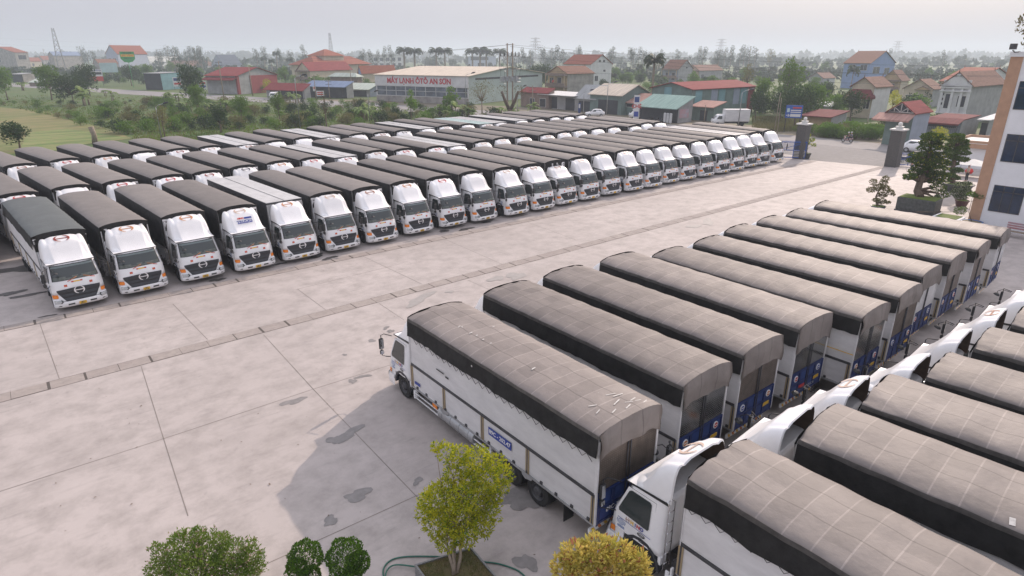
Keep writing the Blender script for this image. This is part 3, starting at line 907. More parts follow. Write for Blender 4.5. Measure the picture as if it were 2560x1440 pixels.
def fix_emblem(o):
    # lies on the top panel of the deflector
    o.location = (0, 1.70, 3.668); o.rotation_euler = (R(-67), 0, 0)
def truck(detail, tarp=None, roof=None, emblem='orange', rear='rear', name='box_truck', rear_up=True):
    """detail 0: only what a truck parked inside a row shows; 1: front row; 2: seen from behind or beside"""
    t = empty(name)
    A = lambda n, k, p=None, loc=None: put(n, G[k], p or t, loc)
    A('cab', 'cab'); A('windscreen', 'windscreen')
    d = A('air_deflector', 'deflector')
    if emblem: fix_emblem(A('emblem', 'emblem_' + emblem, d))
    g = A('grille', 'grille'); e = A('badge', 'grille_emblem', g, (0, .0, 1.12))
    A('bumper', 'bumper'); A('chassis', 'chassis')
    for s, nm in ((-1, 'l'), (1, 'r')):
        A('headlight', 'headlight' + nm); 
        if detail:
            A('turn_signal', 'signal' + nm)
            dd = A('door', 'door' + nm); A('window', 'window' + nm, dd)
            A('mirror', 'mirror' + nm)
        wf = A('wheel', 'tyre', None, (s * 1.03, 1.3, .5))
        if detail: A('rim', 'rim' + nm, wf)
        for y in (8.3, 9.55):
            wr = A('wheel', 'tyre2', None, (s * .93, y, .5))
            if detail == 2: A('rim', 'rim2' + nm, wr)
    if detail:
        A('wheel_arch', 'archl'); A('wheel_arch', 'archr'); A('mirror', 'round_mirror'); 
    if detail == 1:
        A('number_plate', 'plate')
        A('wiper', 'wiperl'); A('wiper', 'wiperr'); A('flag_sticker', 'flagl'); A('flag_sticker', 'flagr'); A('banner_sticker', 'banner')
        A('ladder', 'ladder')
    if detail == 2:
        A('fuel_tank', 'tank'); A('side_guard', 'guardl'); A('side_guard', 'guardr'); A('ladder', 'ladder2')
        A('rear_bumper', 'rbump'); A('mud_flap', 'flap', None, (-1, 0, 0)); A('mud_flap', 'flap', None, (1, 0, 0)); A('tailgate', 'gate')
        A('rear_door', rear)
    bd = [A('cargo_body', 'bodyb' if tarp and 'slack' in tarp else 'body')]
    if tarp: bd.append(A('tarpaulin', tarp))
    if roof: bd.append(A('roof', roof))
    if detail < 2:      # the facing rows have longer bodies
        for o in bd: o.scale = (1, 1.18, 1); o.location = (0, L0 * (1 - 1.18), 0)
        for o in t.children:
            if o.name.startswith('wheel') and o.location.y > 5: o.location.y += 1.5
    return t
ORD = 'first second third fourth fifth sixth seventh eighth ninth tenth eleventh twelfth thirteenth fourteenth fifteenth sixteenth seventeenth eighteenth nineteenth twentieth twenty-first twenty-second twenty-third twenty-fourth twenty-fifth'.split()
EMW = {'dark red': 'dark red', 'red': 'bright red', 'orange': 'orange', 'brown': 'brown', 'pale': 'faint tan', 'black': 'black', None: 'no'}
def tlabel(em, roof, k, row, extra=None):
    r_ = {'roof': 'flat white metal roof', 'rooft': 'flat pale teal roof', None: 'arched grey tarpaulin'}[roof]
    return 'white truck, %s, %s emblem, %s from left in %s' % (extra or r_, EMW[em], ORD[k], row)
trr = random.Random(21)
protos = {}
def place(row, k, x, nose, em, roof, detail, rowname, rz=0.0, tarp=None, extra=None, rear='rear', zs=1.0):
    key = (detail, tarp, roof, em, rear)
    if key not in protos:
        t = truck(detail, tarp, roof, em, rear); protos[key] = t
    else:
        t = copy_tree(protos[key])
    t.location = (x, nose, 0); t.rotation_euler = (0, 0, rz); t.scale = (1, 1, zs)
    tag(t, tlabel(em, roof, k, rowname, extra), 'truck', 'trucks parked in ' + rowname)
    return t
# front row, seen from the front
bump = [(140, 772, 273, 745), (303, 737, 427, 711), (455, 703, 569, 683), (597, 677, 691, 659), (716, 650.6, 802.5, 634), (823, 626.6, 904, 612.5), (925, 605.6, 999, 593), (1019, 584, 1087, 573), (1108, 567, 1170, 556), (1187, 552, 1245, 542.5),
        (1273, 538, 1327, 529), (1340.6, 523.7, 1391, 516.6), (1400, 508.7, 1442, 502.8), (1458, 498, 1499, 491), (1509, 484.7, 1549, 478.4), (1572, 475.6, 1608, 470.6), (1620, 466.6, 1657, 462), (1661, 455, 1694, 451), (1705, 448, 1739, 442.5),
        (1755, 440, 1787, 435.6), (1795, 431.6, 1828, 428), (1834, 424.7, 1860, 420.6), (1864, 416, 1889, 412), (1898, 411, 1922, 406.6), (1930, 402, 1950, 397)]
em1 = ['dark red', 'orange', 'orange', 'pale', 'orange', 'pale', 'brown', 'orange', 'red', None, 'pale', 'brown', 'brown', 'pale', 'pale', 'brown', None, 'pale', 'brown', None, None, None, None, None, None]
TR1 = []
for k, q in enumerate(bump):
    A_ = at(q[0], q[1], .3); B_ = at(q[2], q[3], .3)
    c = (A_ + B_) / 2
    nose = c.y - .02
    if k > 8: nose = lerp(40.3, 41.1, (k - 8) / 17) * .5 + nose * .5
    roof = 'roof' if k in (4, 22) else None
    tp = None if roof else ('tarp_short' if k == 0 else 'tarp_long%d' % (k % 3))
    t = place(1, k, c.x, nose, em1[k], roof, 1, 'the front row', R(trr.uniform(-.5, .5) + lerp(5.5, -5, c.x / 80)), tp, 'green-grey tarpaulin' if k == 0 else None, zs=trr.uniform(.985, 1.015))
    TR1.append(t)
r2 = [(48, 494), (182, 475), (305, 461), (426, 448), (523, 437), (614, 423), (704, 411), (784, 402), (870, 397), (944, 384), (1015, 379), (1094, 373), (1147, 369), (1209, 359), (1257, 351), (1312, 346), (1370, 341), (1412, 335), (1451, 330), (1496, 326), (1537, 322), (1590, 319), (1619, 312), (1652, 310)]
em2 = ['red', None, 'red', 'red', 'dark red', 'black', 'orange', 'red', 'dark red', 'brown', 'red', 'red', None, 'pale', 'pale', 'pale', 'brown', 'pale', 'pale', None, 'brown', None, None, 'pale']
r3 = [(54, 419), (167, 405), (269, 396), (361, 386), (450, 379), (529, 372), (622, 366), (693, 358), (762, 350), (831, 347), (899, 340), (957, 336), (1011, 331), (1072, 325), (1116, 319), (1171, 315), (1220, 313), (1255, 310), (1307, 304), (1350, 301), (1390, 296), (1424, 295), (1457, 291)]
em3 = ['brown', 'red', 'orange', None, 'dark red', 'pale', 'brown', None, None, 'black', None, 'brown', 'black', None, 'pale', None, 'brown', None, None, None, None, None, None]
for rw, lst, em_, nm, wr in ((2, r2, em2, 'the middle row', {8: 'roof', 12: 'roof'}), (3, r3, em3, 'the back row', {6: 'roof', 9: 'roof', 13: 'roof', 16: 'rooft', 17: 'roof', 18: 'roof'})):
    for k, q in enumerate(lst):
        P = at(q[0], q[1], 3.66)
        roof = wr.get(k)
        ya = R(trr.uniform(-.6, .6) + (lerp(8.5, -3, P.x / 78) if rw == 2 else (lerp(11.5, 4, P.x / 30) if P.x < 30 else lerp(4, 0, (P.x - 30) / 46))))
        place(rw, k, P.x + 1.75 * math.sin(ya), P.y - 1.75 * math.cos(ya), em_[k], roof, 0, nm, ya, None if roof else 'tarp_long%d' % ((k * 2 + rw) % 3))
# one more cab peeps in at the left edge
place(2, 0, -3.1, 51.2, None, None, 1, 'the yard', 0, 'tarp_long1')['label'] = 'white truck with only its nose showing at the left edge'
for k, t in enumerate(TR1):
    d = [c for c in t.children if c.name.startswith('air_deflector')][0]
    q = .74 if k == 12 else trr.uniform(.96, 1.04)
    d.scale = (1, 1, q); d.location = (0, 0, 2.56 * (1 - q))
# row standing with its tails this way
A_ = [(1020, 800), (1209, 740), (1359, 697), (1501, 660), (1615, 640), (1717, 610), (1810, 583), (1890, 560), (1963, 541), (2032, 520)]
TRA = []
YA = [.4, -.3, .2, .8, .2, -.4, -1, -1.8, -3, -4.5]
for k, q in enumerate(A_):
    P = at(q[0], q[1], 3.72)
    t = place(4, k, P.x + 1.24 + L0 * math.sin(R(YA[k])), P.y + L0, None, None, 2, 'the tail-out row', math.pi - R(YA[k]), ('tarp_seam%d' % (k % 4)), None if k else 'tape-patched tarpaulin', ['rear', 'rears', 'rear', 'rears', 'rears', 'rear', 'rearw', 'rear', 'rear', 'rearw'][k])
    if k in (4, 5): t.location.y -= 0.4
    TRA.append(t)
B_ = [(10.7, 6.71), (14.06, 5.99), (17.08, 5.73), (20.36, 5.16), (23.76, 4.95), (27.1, 4.75), (30.4, 4.6), (33.7, 4.4)]
TRB = []
for k, (x, y) in enumerate(B_):
    t = place(5, k, x + 1.24, y + 2.5, ['pale', None, 'pale', None, None, 'brown', None, None][k], None, 2, 'the near right row', math.pi + R([0, 4, 4.5, 2.5, 3.5, 4, 4.5, 4][k]), 'tarp_slack%d' % (k % 3))
    TRB.append(t)
# --- things only single trucks have
def part_box(name, m, par, *bx):
    b = MB(); b.box(*bx); return b.build(name, m, par)
# sticker with words on the fourth front deflector
t = TR1[3]
put_text('lettering', 'HINO', .15, M['red'], t, (-.17, 1.29, 3.30), (1, 0, 0), (0, .62, .78), bold=.01)
put_text('lettering', 'TRUCKS', .21, M['bluesign'], t, (0.02, 1.14, 3.12), (1, 0, 0), (0, .62, .78), bold=.006, sx=1.25)
def band(par, x0, x1, y, z, h, m):
    b = MB(); b.poly([(x0, y, z), (x1, y, z), (x1, y + h * .62, z + h * .78), (x0, y + h * .62, z + h * .78)]); return b.build('sticker', m, par)
band(t, .05, .52, 1.245, 3.245, .12, M['bluesign']); band(t, -.45, .48, 1.06, 3.02, .05, M['bluesign'])
# plate numbers on the front row
for k, t in enumerate(TR1[:12]):
    pl = [c for c in t.children if c.name.startswith('number_plate')][0]
    put_text('lettering', '89C', .075, M['ink'], pl, (0, front(0, .46, .132)[1], .458), (1, 0, 0), (0, 0, 1), bold=.003)
    put_text('lettering', ['267.11', '213.95', '218.08', '204.16', '245.72', '231.60', '228.37', '206.51', '270.43', '239.12', '225.84', '212.66'][k], .085, M['ink'], pl, (0, front(0, .38, .132)[1], .382), (1, 0, 0), (0, 0, 1), bold=.003)
# blue round emblem on the doors of the front row (right-hand side of the cab)
eb = MB()
for r0, r1 in ((.10, .085), (.06, .05), (.03, .02)):
    for i in range(16):
        a0, a1 = 2 * math.pi * i / 16, 2 * math.pi * (i + 1) / 16
        eb.poly([(0, r0 * math.cos(a0), r0 * math.sin(a0)), (0, r0 * math.cos(a1), r0 * math.sin(a1)), (0, r1 * math.cos(a1), r1 * math.sin(a1)), (0, r1 * math.cos(a0), r1 * math.sin(a0))])
for s in (-1, 1):
    eb.poly([(0, s * .12, -.06), (0, s * .15, .0), (0, s * .13, .08), (0, s * .115, .08), (0, s * .13, 0), (0, s * .105, -.06)])
for z in (-.15, -.19): eb.poly([(0, -.12, z), (0, .12, z), (0, .12, z + .025), (0, -.12, z + .025)])
em_me = eb.mesh('door_emblem', mat('pale_blue_print', (.16, .25, .48), .5))
for t in TR1[:16]:
    d = [c for c in t.children if c.name.startswith('door')][0]
    put('door_emblem', em_me, d, (-1.222, .95, 1.28))
def door_marks(t, s):
    d = [c for c in t.children if c.name.startswith('door')][1 if s > 0 else 0]
    X = s * 1.224
    put('door_emblem', em_me, d, (X, .62, 1.27))
    r_ = (0, s, 0)
    for i, (ch, m) in enumerate((('H', M['yellow']), ('I', M['bluesign']), ('N', M['red']), ('O', M['bluesign']))):
        put_text('lettering', ch, .15, m, d, (X, .98 + i * .115 - (.02 if i > 1 else 0), 1.46), r_, (0, 0, 1), bold=.006)
    e = put('emblem', G['emblem_brown'], d, (X, .83, 1.47)); e.rotation_euler = (0, 0, s * math.pi / 2); e.scale = (.17, 1, .3)
    b = MB()
    for i in range(14):
        a0, a1 = 2 * math.pi * i / 14, 2 * math.pi * (i + 1) / 14
        b.poly([(X, 1.3 + .13 * math.cos(a), 1.27 + .06 * math.sin(a)) for a in (a0, a1)] + [(X, 1.3 + .10 * math.cos(a), 1.27 + .04 * math.sin(a)) for a in (a1, a0)])
    b.poly([(X, 1.22, 1.25), (X, 1.4, 1.25), (X, 1.4, 1.27), (X, 1.22, 1.28)])
    b.poly([(X, 1.24, 1.08), (X, 1.46, 1.08), (X, 1.46, 1.05), (X, 1.24, 1.05)])
    b.build('door_badge', M['steel'], d)
    b = MB(); b.poly([(X, .5, 1.40), (X, 1.6, 1.36), (X, 1.6, 1.345), (X, .5, 1.385)]); b.build('door_line', M['bluesign'], d)
door_marks(TRA[0], 1); door_marks(TRB[0], 1)
# nearest tail-out truck: registration panel, lacing, tape, side lamp
t = TRA[0]
b = MB(); b.box(1.236, 1.242, 7.15, 8.35, 1.33, 1.62); pn = b.build('registration_panel', M['bluesign'], t)
put_text('lettering', '89C - 202.47', .21, M['whiteink'], pn, (1.246, 7.75, 1.475), (0, 1, 0), (0, 0, 1), bold=.006)
b = MB(); b.box(1.236, 1.242, 2.35, 2.75, 1.12, 1.24); b.build('side_sticker', M['bluesign'], t)
b = MB(); b.box(1.17, 1.2, 3.55, 3.85, .66, .84); b.build('side_lamp', M['amber'], t)
def lacing(t):
    b = MB(); y = 2.5; i = 0
    pts = []
    while y < 11.9:
        pts.append((1.275, y, 3.10 if i % 2 == 0 else 2.93)); y += .16 if i % 2 else .22; i += 1
    b.tube(pts, .010, 4)
    ta = [c for c in t.children if c.name.startswith('tarpaulin')][0]
    b.build('lacing_rope', M['rope'], ta)
lacing(TRA[0]); lacing(TRB[0])
ta = [c for c in TRA[0].children if c.name.startswith('tarpaulin')][0]
def tape(par, x, y, lx, ly, rot):
    lx *= .8; ly *= .6; b = MB(); c, s = math.cos(rot), math.sin(rot); pts = []
    for u, v in ((-1, -1), (1, -1), (1, 1), (-1, 1)):
        px_ = x + u * lx * c - v * ly * s; py_ = y + u * lx * s + v * ly * c
        uu = max(-1, min(1, px_ / W))
        pts.append((px_, py_, 3.85 + .165 * (1 - abs(uu) ** 3.0) - .005))
    b.poly(pts); b.build('tape_patch', M['tape'], par)
for x, y, lx, ly, rot in ((.42, 4.35, .09, .03, .4), (.36, 4.45, .05, .03, 1.4), (.40, 5.05, .09, .04, .1), (.36, 5.35, .05, .04, 0), (.38, 5.75, .05, .04, 0), (.36, 6.15, .05, .04, 0), (-.55, 5.1, .06, .03, 0), (.40, 8.4, .10, .045, .2),
                          (.05, 10.75, .19, .03, .35), (-.3, 10.95, .2, .025, -.3), (-.45, 11.1, .22, .03, -.1), (-.12, 11.35, .22, .03, .3), (.62, 11.35, .12, .025, .3), (.52, 11.05, .15, .03, -.5), (.28, 11.62, .14, .03, .3), (-.2, 11.7, .17, .03, .25), (-.62, 11.5, .17, .03, .2), (-.7, 11.62, .13, .025, -.2), (-.85, 11.75, .15, .025, .3), (-.4, 11.55, .16, .02, -.4)):
    tape(ta, x, y, lx, ly, rot)
b = MB(); b.box(1.27, 1.285, 6.3, 6.36, 3.2, 3.55); b.build('tape_patch', M['tape'], ta)
b = MB(); b.box(1.238, 1.243, 4.0, 4.5, 2.42, 2.46); b.box(1.238, 1.243, 4.6, 4.8, 2.34, 2.4); b.build('scuff_mark', M['ink'], t)
g_ = [c for c in t.children if c.name.startswith('tailgate')][0]
put_text('lettering', '89C-202.47', .2, M['whiteink'], g_, (.35, L1 + .03, 1.25), (-1, 0, 0), (0, 0, 1), bold=.004)
# round emblems on the tailgates of the others
for k, t in enumerate(TRA[1:], 1):
    g_ = [c for c in t.children if c.name.startswith('tailgate')][0]
    for x in (.82, -.82):
        b = MB(); b.disc((x, L1 + .0, 1.66), (0, 1, 0), [(0, .13), (.022, .13), (.022, .0)], 16, 0)
        b.disc((x, L1 + .003, 1.66), (0, 1, 0), [(.022, .095), (.024, .095), (.024, 0)], 14, 1)
        b.box(x - .08, x + .08, L1 + .026, L1 + .030, 1.645, 1.675, 0)
        b.build('round_emblem', [M['whiteink'], [M['bluesign'], M['red'], M['orange']][(k + (x > 0)) % 3]], g_)
    b = MB(); b.box(-.95, -.55, L1 + .0, L1 + .024, 1.2, 1.32); b.build('reflector', M['plate'], g_)
    if k in (3,):
        b = MB(); b.box(.1, .5, L1, L1 + .024, 1.15, 1.27); b.build('reflector', M['redlens'], g_)
        put_text('lettering', '89C-215.26', .16, M['whiteink'], g_, (-.25, L1 + .03, 1.08), (-1, 0, 0), (0, 0, 1))
# yellow strap along the fifth one
b = MB(); b.box(1.285, 1.29, 8.6, 12.0, 2.28, 2.31); b.build('strap', M['yellow'], TRA[4])
# label pieces on slack tarps
ta = [c for c in TRB[1].children if c.name.startswith('tarpaulin')][0]
tape(ta, 1.1, 6.9, .12, .09, .2)
# ------------------------------------------------------------------ foliage kit
LM = {
 'mid': leafmat('leaf_mid_green', (0.085, 0.18, 0.022), (0.175, 0.275, 0.045)),
 'dark': leafmat('leaf_dark_green', (0.028, 0.062, 0.020), (0.062, 0.105, 0.028), .25),
 'yellow': leafmat('leaf_yellow_green', (0.28, 0.34, 0.015), (0.56, 0.52, 0.03), .5, 3.0),
 'banana': leafmat('leaf_banana', (0.18, 0.29, 0.07), (0.34, 0.40, 0.17), .45, .5),
 'palm': leafmat('leaf_palm', (0.045, 0.08, 0.035), (0.08, 0.11, 0.05), .3, .5),
 'olive': leafmat('leaf_olive', (0.15, 0.15, 0.05), (0.22, 0.20, 0.08), .3, .6),
 'brown': leafmat('leaf_brown', (0.14, 0.10, 0.04), (0.11, 0.12, 0.04), .3, .8),
 'far': leafmat('leaf_far', (0.035, 0.060, 0.030), (0.055, 0.080, 0.035), .2, .15),
 'box': leafmat('leaf_boxwood', (0.055, 0.14, 0.012), (0.12, 0.22, 0.02), .3, 2.5),
 'croton': leafmat('leaf_croton', (0.85, 0.66, 0.20), (0.46, 0.46, 0.09), .45, 4.0),
 'red': leafmat('leaf_red', (0.42, 0.10, 0.06), (0.5, 0.3, 0.15), .35, 5.0),
 'rose': leafmat('leaf_rosebush', (0.13, 0.24, 0.03), (0.26, 0.33, 0.06), .4, 3.0),
 'pink': leafmat('petal_pink', (0.60, 0.38, 0.33), (0.65, 0.5, 0.42), .3, 4.0),
 'pine': leafmat('needle_pine', (0.035, 0.085, 0.018), (0.12, 0.18, 0.025), .25, .9),
 'variegated': leafmat('leaf_variegated', (0.5, 0.5, 0.38), (0.08, 0.13, 0.05), .3, 6.0)}
M['bark'] = mat('bark', (0.12, 0.085, 0.06), 0.9, var=0.35, scale=6, bump=0.4, bscale=18)
M['palebark'] = mat('pale_bark', (0.27, 0.22, 0.17), 0.9, var=0.3, scale=5)
def rv(r):
    while True:
        v = Vector((r.uniform(-1, 1), r.uniform(-1, 1), r.uniform(-1, 1)))
        if 0.05 < v.length < 1: return v
def leaf(b, c, d, size, r, m=0, asp=.5):
    d = d.normalized(); s_ = d.cross(rv(r)).normalized() * size * asp * .5
    e = d * size * .5; n = d.cross(s_).normalized() * size * .10
    b.poly([c - e, c + s_ + n, c + e, c - s_ + n], m)
def clumps_mesh(b, clumps, n, size, r, m=0, asp=.5, shell=.55, up=.3, m2=None, p2=0, flat=1.0, lmp=1.0):
    tot = sum(c[3] ** 2 for c in clumps)
    for (x, y, z, rad, *rest) in clumps:
        fz = rest[0] if rest else flat
        k = max(6, int(n * rad * rad / tot))
        ox = r.uniform(0, 50)
        for _ in range(k):
            v = rv(r); l = v.length; v = v.normalized()
            lump = 1 + lmp * .38 * noise.noise(v * 2.1 + Vector((ox, 0, 0))) + lmp * .2 * noise.noise(v * 5 + Vector((ox, 9, 0)))
            q = v * rad * lump * (shell + (1 - shell) * l if r.random() < .8 else l)
            q.z *= fz
            d = (v + rv(r) * .9 + Vector((0, 0, up))).normalized()
            leaf(b, Vector((x, y, z)) + q, d, size * r.uniform(.6, 1.3), r, m2 if (m2 is not None and r.random() < p2) else m, asp)
def limbs(b, base, tips, r0, r, m=0):
    base = Vector(base)
    for t in tips:
        t = Vector(t); mid = base.lerp(t, .5) + rv(r) * (t - base).length * .08
        L_ = (t - base).length
        b.tube([base, base.lerp(mid, .6), mid, t], [r0, r0 * .8, r0 * .55, r0 * .18], 5, m)
def tree_mesh(seed, h, spread, trunk_h, n, size, nclump=9, tall=1.0, sparse=.55, r0=None, bush=False):
    """(trunk MB, crown MB) of a broadleaf tree with its foot at the origin"""
    r = random.Random(seed); tb = MB(); cb = MB(); cl = []
    ch = h - trunk_h
    for i in range(nclump):
        a = r.uniform(0, 6.28); q = math.sqrt(r.random()) * spread * .72
        z = trunk_h + ch * (.22 + .62 * r.random()) if not bush else h * r.uniform(.25, .7)
        k = 1 - .55 * abs((z - trunk_h) / max(ch, .1) - .42)
        cl.append((math.cos(a) * q * k, math.sin(a) * q * k, z, spread * r.uniform(.3, .52), tall))
    cl.append((0, 0, h - spread * .32 * tall, spread * .36, tall))
    clumps_mesh(cb, cl, n, size, r, 0, .55, sparse)
    r0 = r0 or max(.06, h * .022)
    lean = Vector((r.uniform(-.1, .1) * h * .3, r.uniform(-.1, .1) * h * .3, 0))
    top = Vector((lean.x, lean.y, trunk_h + ch * .25))
    tb.tube([(0, 0, -.1), (lean.x * .3, lean.y * .3, trunk_h * .5), top], [r0 * 1.25, r0, r0 * .7], 7)
    limbs(tb, top, [(c[0], c[1], c[2]) for c in cl], r0 * .6, r)
    return tb, cb
def palm_mesh(seed, h, fr=2.6, n=13, r0=.16, droop=1.0):
    r = random.Random(seed); tb = MB(); cb = MB()
    tb.tube([(0, 0, -.1), (.05, 0, h * .3), (.1, .05, h * .7), (.12, .05, h)], [r0 * 1.5, r0 * 1.1, r0, r0 * .8], 7)
    c = Vector((.12, .05, h))
    for i in range(n):
        a = i * 2.399 + r.uniform(-.2, .2); el = .05 + 1.4 * (i + .5) / n; pts = []
        dv = Vector((math.cos(a), math.sin(a), 0)); L_ = fr * r.uniform(.9, 1.1)
        for k in range(7):
            t = k / 6; an = el - 2.3 * droop * t * t
            pts.append((pts[-1] if k else c) + (dv * math.cos(an) + Vector((0, 0, math.sin(an)))) * (L_ / 6 if k else 0))
        cb.tube(pts, [.04] * 6 + [.01], 3)
        s_ = dv.cross(Vector((0, 0, 1)))
        for k in range(16):
            t = (k + 1) / 17; q = pts[int(t * 6)].lerp(pts[min(6, int(t * 6) + 1)], t * 6 - int(t * 6))
            W_ = fr * .26 * math.sin(math.pi * (.15 + .8 * t))
            for sg in (-1, 1):
                e = q + s_ * sg * W_ * .8 + dv * W_ * .3 - Vector((0, 0, W_ * r.uniform(.4, 1.0)))
                wv = dv * .075 * fr / 2
                cb.poly([q - wv, q + wv, e + wv * .4, e - wv * .4])
    return tb, cb
def banana_mesh(seed, h, n=8):
    r = random.Random(seed); tb = MB(); cb = MB()
    for j in range(r.randint(1, 3)):
        bx, by = r.uniform(-.7, .7), r.uniform(-.7, .7); hh = h * r.uniform(.6, 1)
        tb.tube([(bx, by, -.1), (bx, by, hh * .55)], [.13, .08], 6)
        for i in range(n):
            a = i * 2.4 + r.uniform(-.3, .3); el = r.uniform(.45, 1.35); L_ = hh * r.uniform(.5, .75); wd = L_ * .15
            dv = Vector((math.cos(a), math.sin(a), 0)); s_ = dv.cross(Vector((0, 0, 1))); rows = []
            for k in range(7):
                t = k / 6
                c = Vector((bx, by, hh * .5)) + dv * L_ * t * math.cos(el) + Vector((0, 0, L_ * (t * math.sin(el) - .75 * t ** 2.2)))
                w_ = wd * math.sin(math.pi * min(1, .1 + t * .88)) + .01
                rows.append([c - s_ * w_ - Vector((0, 0, w_ * .3)), c, c + s_ * w_ - Vector((0, 0, w_ * .3))])
            cb.grid(rows, 0, False)
    return tb, cb
KINDS = {}
def kind(key, pair, bark, leafm):
    KINDS[key] = (pair[0].mesh('trunk', M[bark]), pair[1].mesh('crown', LM[leafm]))
def plant(key, P, s, label, cat='tree', group=None, name='tree', rz=None, r=random.Random(99), sz=None):
    t = empty(name, (P[0], P[1], P[2] if len(P) > 2 else 0), r.uniform(0, 6.28) if rz is None else rz)
    t.scale = (s, s, sz or s)
    put('trunk', KINDS[key][0], t); put('crown', KINDS[key][1], t)
    tag(t, label, cat, group)
    return t

# ------------------------------------------------------------------ near plants along the lower edge
def free_tree(name, label, cat, P, tips, clumps, n, size, leafm, bark='bark', r0=.09, seed=1, asp=.5, shell=.6, m2=None, p2=0, stems=1, extra=None, lmp=1.0):
    """clumps given in world coordinates"""
    r = random.Random(seed); t = empty(name, P); P = Vector(P)
    tb = MB(); cb = MB()
    for k in range(stems):
        o = Vector((r.uniform(-.1, .1), r.uniform(-.1, .1), 0)) * (stems > 1)
        a = Vector(tips[k % len(tips)]) - P
        tb.tube([o, o + a * .35 + rv(r) * .05, o + a * .7 + rv(r) * .05, a + o * .5], [r0, r0 * .8, r0 * .65, r0 * .4], 7)
        tr_ = a
        limbs(tb, a + o * .5, [Vector(c[:3]) - P for c in clumps[k::stems]], r0 * .45, r)
    clumps_mesh(cb, [(*(Vector(c[:3]) - P), *c[3:]) for c in clumps], n, size, r, 0, asp, shell, .3, 1 if m2 else None, p2, 1.0, lmp)
    tb.build('trunk', M[bark], t); cb.build('crown', [LM[leafm]] + ([LM[m2]] if m2 else []), t)
    tag(t, label, cat)
    return t
Pp = at(1142, 1432, .42); D0 = depth(Pp)
def pc(px, py, rp, dd=0.0, fz=1.0):
    q = at_depth(px, py, D0 + dd); return (q.x, q.y, q.z, rp * D0 / F, fz)
cl = [pc(1105, 1262, 52), pc(1080, 1250, 34, -.3), pc(1150, 1300, 48, -.3), pc(1100, 1310, 42, .2), pc(1165, 1335, 36), pc(1195, 1245, 50, .3), pc(1215, 1275, 38), pc(1155, 1245, 38, -.4), pc(1205, 1310, 34, .4), pc(1120, 1345, 34),
      pc(1115, 1130, 26), pc(1090, 1118, 15), pc(1150, 1135, 26, .2), pc(1195, 1150, 36), pc(1235, 1160, 28), pc(1215, 1195, 36, -.2), pc(1255, 1190, 30, .2), pc(1180, 1205, 34), pc(1130, 1185, 24), pc(1165, 1170, 26), pc(1115, 1215, 24), pc(1255, 1215, 20), pc(1060, 1285, 22), pc(1235, 1240, 24)]
tips = [Vector(pc(1120, 1350, 1)[:3]), Vector(pc(1160, 1330, 1)[:3]), Vector(pc(1150, 1230, 1)[:3]), Vector(pc(1140, 1345, 1)[:3])]
free_tree('ornamental_tree', 'yellow-green ornamental tree growing in the square grass-topped planter', 'tree', Pp, tips, cl, 17000, .075, 'yellow', 'palebark', .055, 3, .5, .62, 'mid', .14, stems=4)
# its square planter
pr = empty('square_planter', (Pp.x, Pp.y, 0))
c4 = [at(1036, 1411, .45), at(1178, 1366, .45), at(1252, 1452, .45)]
c4.append(c4[0] + c4[2] - c4[1])
cen = (c4[0] + c4[2]) / 2
loc = [(p - Vector((Pp.x, Pp.y, 0))) for p in c4]; cl_ = cen - Vector((Pp.x, Pp.y, 0))
b = MB()
inner = [cl_ + (p - cl_) * .94 for p in loc]
for ring0, ring1, flip in (([Vector((p.x, p.y, 0)) for p in loc], loc, False), (loc, inner, False), (inner, [p - Vector((0, 0, .08)) for p in inner], False)):
    b.rings([ring0, ring1], 0, False)
b.build('rim_wall', mat('grey_granite', (.22, .22, .22), .6, var=.4, scale=20), pr)
b = MB(); b.poly([p - Vector((0, 0, .05)) for p in inner][::-1]); soil = b.build('soil', ground_mat('planter_turf', (.075, .085, .025), (.12, .10, .04), (.16, .11, .065), 1.6, 5.0), pr)
tag(pr, 'square granite planter of turf under the yellow-green tree', 'planter')
rr = random.Random(8); b = MB()
for _ in range(2200):
    u, v = rr.random(), rr.random()
    p = inner[0].lerp(inner[1], u).lerp(inner[3].lerp(inner[2], u), v) - Vector((0, 0, .05))
    if (p - cl_).xy.length < .35 and rr.random() < .85: continue
    leaf(b, p + Vector((0, 0, .02)), Vector((rr.uniform(-.4, .4), rr.uniform(-.4, .4), 1)), .05, rr, 0, .3)
b.build('turf_blades', LM['olive'], pr)
# flowering bush, round topiaries, croton
def near(px, py, z): return at(px, py, z)
D1 = depth(near(505, 1430, 1.0))
def qc(px, py, rp, D, dd=0, fz=1.0):
    q = at_depth(px, py, D + dd); return (q.x, q.y, q.z, rp * D / F, fz)
P = near(505, 1480, 0.5); P.z = 0
cl = [qc(460, 1375, 50, D1), qc(520, 1372, 52, D1, .2), qc(420, 1400, 42, D1), qc(585, 1385, 42, D1), qc(625, 1400, 34, D1), qc(500, 1420, 60, D1, -.3), qc(570, 1430, 55, D1), qc(400, 1430, 36, D1), qc(495, 1340, 26, D1), qc(555, 1352, 26, D1), qc(625, 1362, 20, D1), qc(450, 1345, 18, D1), qc(640, 1420, 24, D1), qc(470, 1450, 60, D1), qc(590, 1460, 60, D1), qc(390, 1365, 11, D1), qc(372, 1370, 6, D1), qc(650, 1385, 12, D1)]
free_tree('flowering_bush', 'loose green bush dotted with pale pink flowers, at the lower left', 'bush', P, [P + Vector((0, 0, .8))], cl, 15000, .08, 'rose', 'bark', .05, 4, .42, .35, 'pink', .06, stems=3)
D2 = depth(near(830, 1430, 1.5))
P = Vector(qc(840, 1470, 1, D2)[:3]); P.z = 0
cl = [qc(764, 1392, 40, D2), qc(862, 1394, 46, D2), qc(896, 1405, 28, D2), qc(742, 1424, 28, D2), qc(775, 1440, 26, D2), qc(880, 1436, 24, D2)]
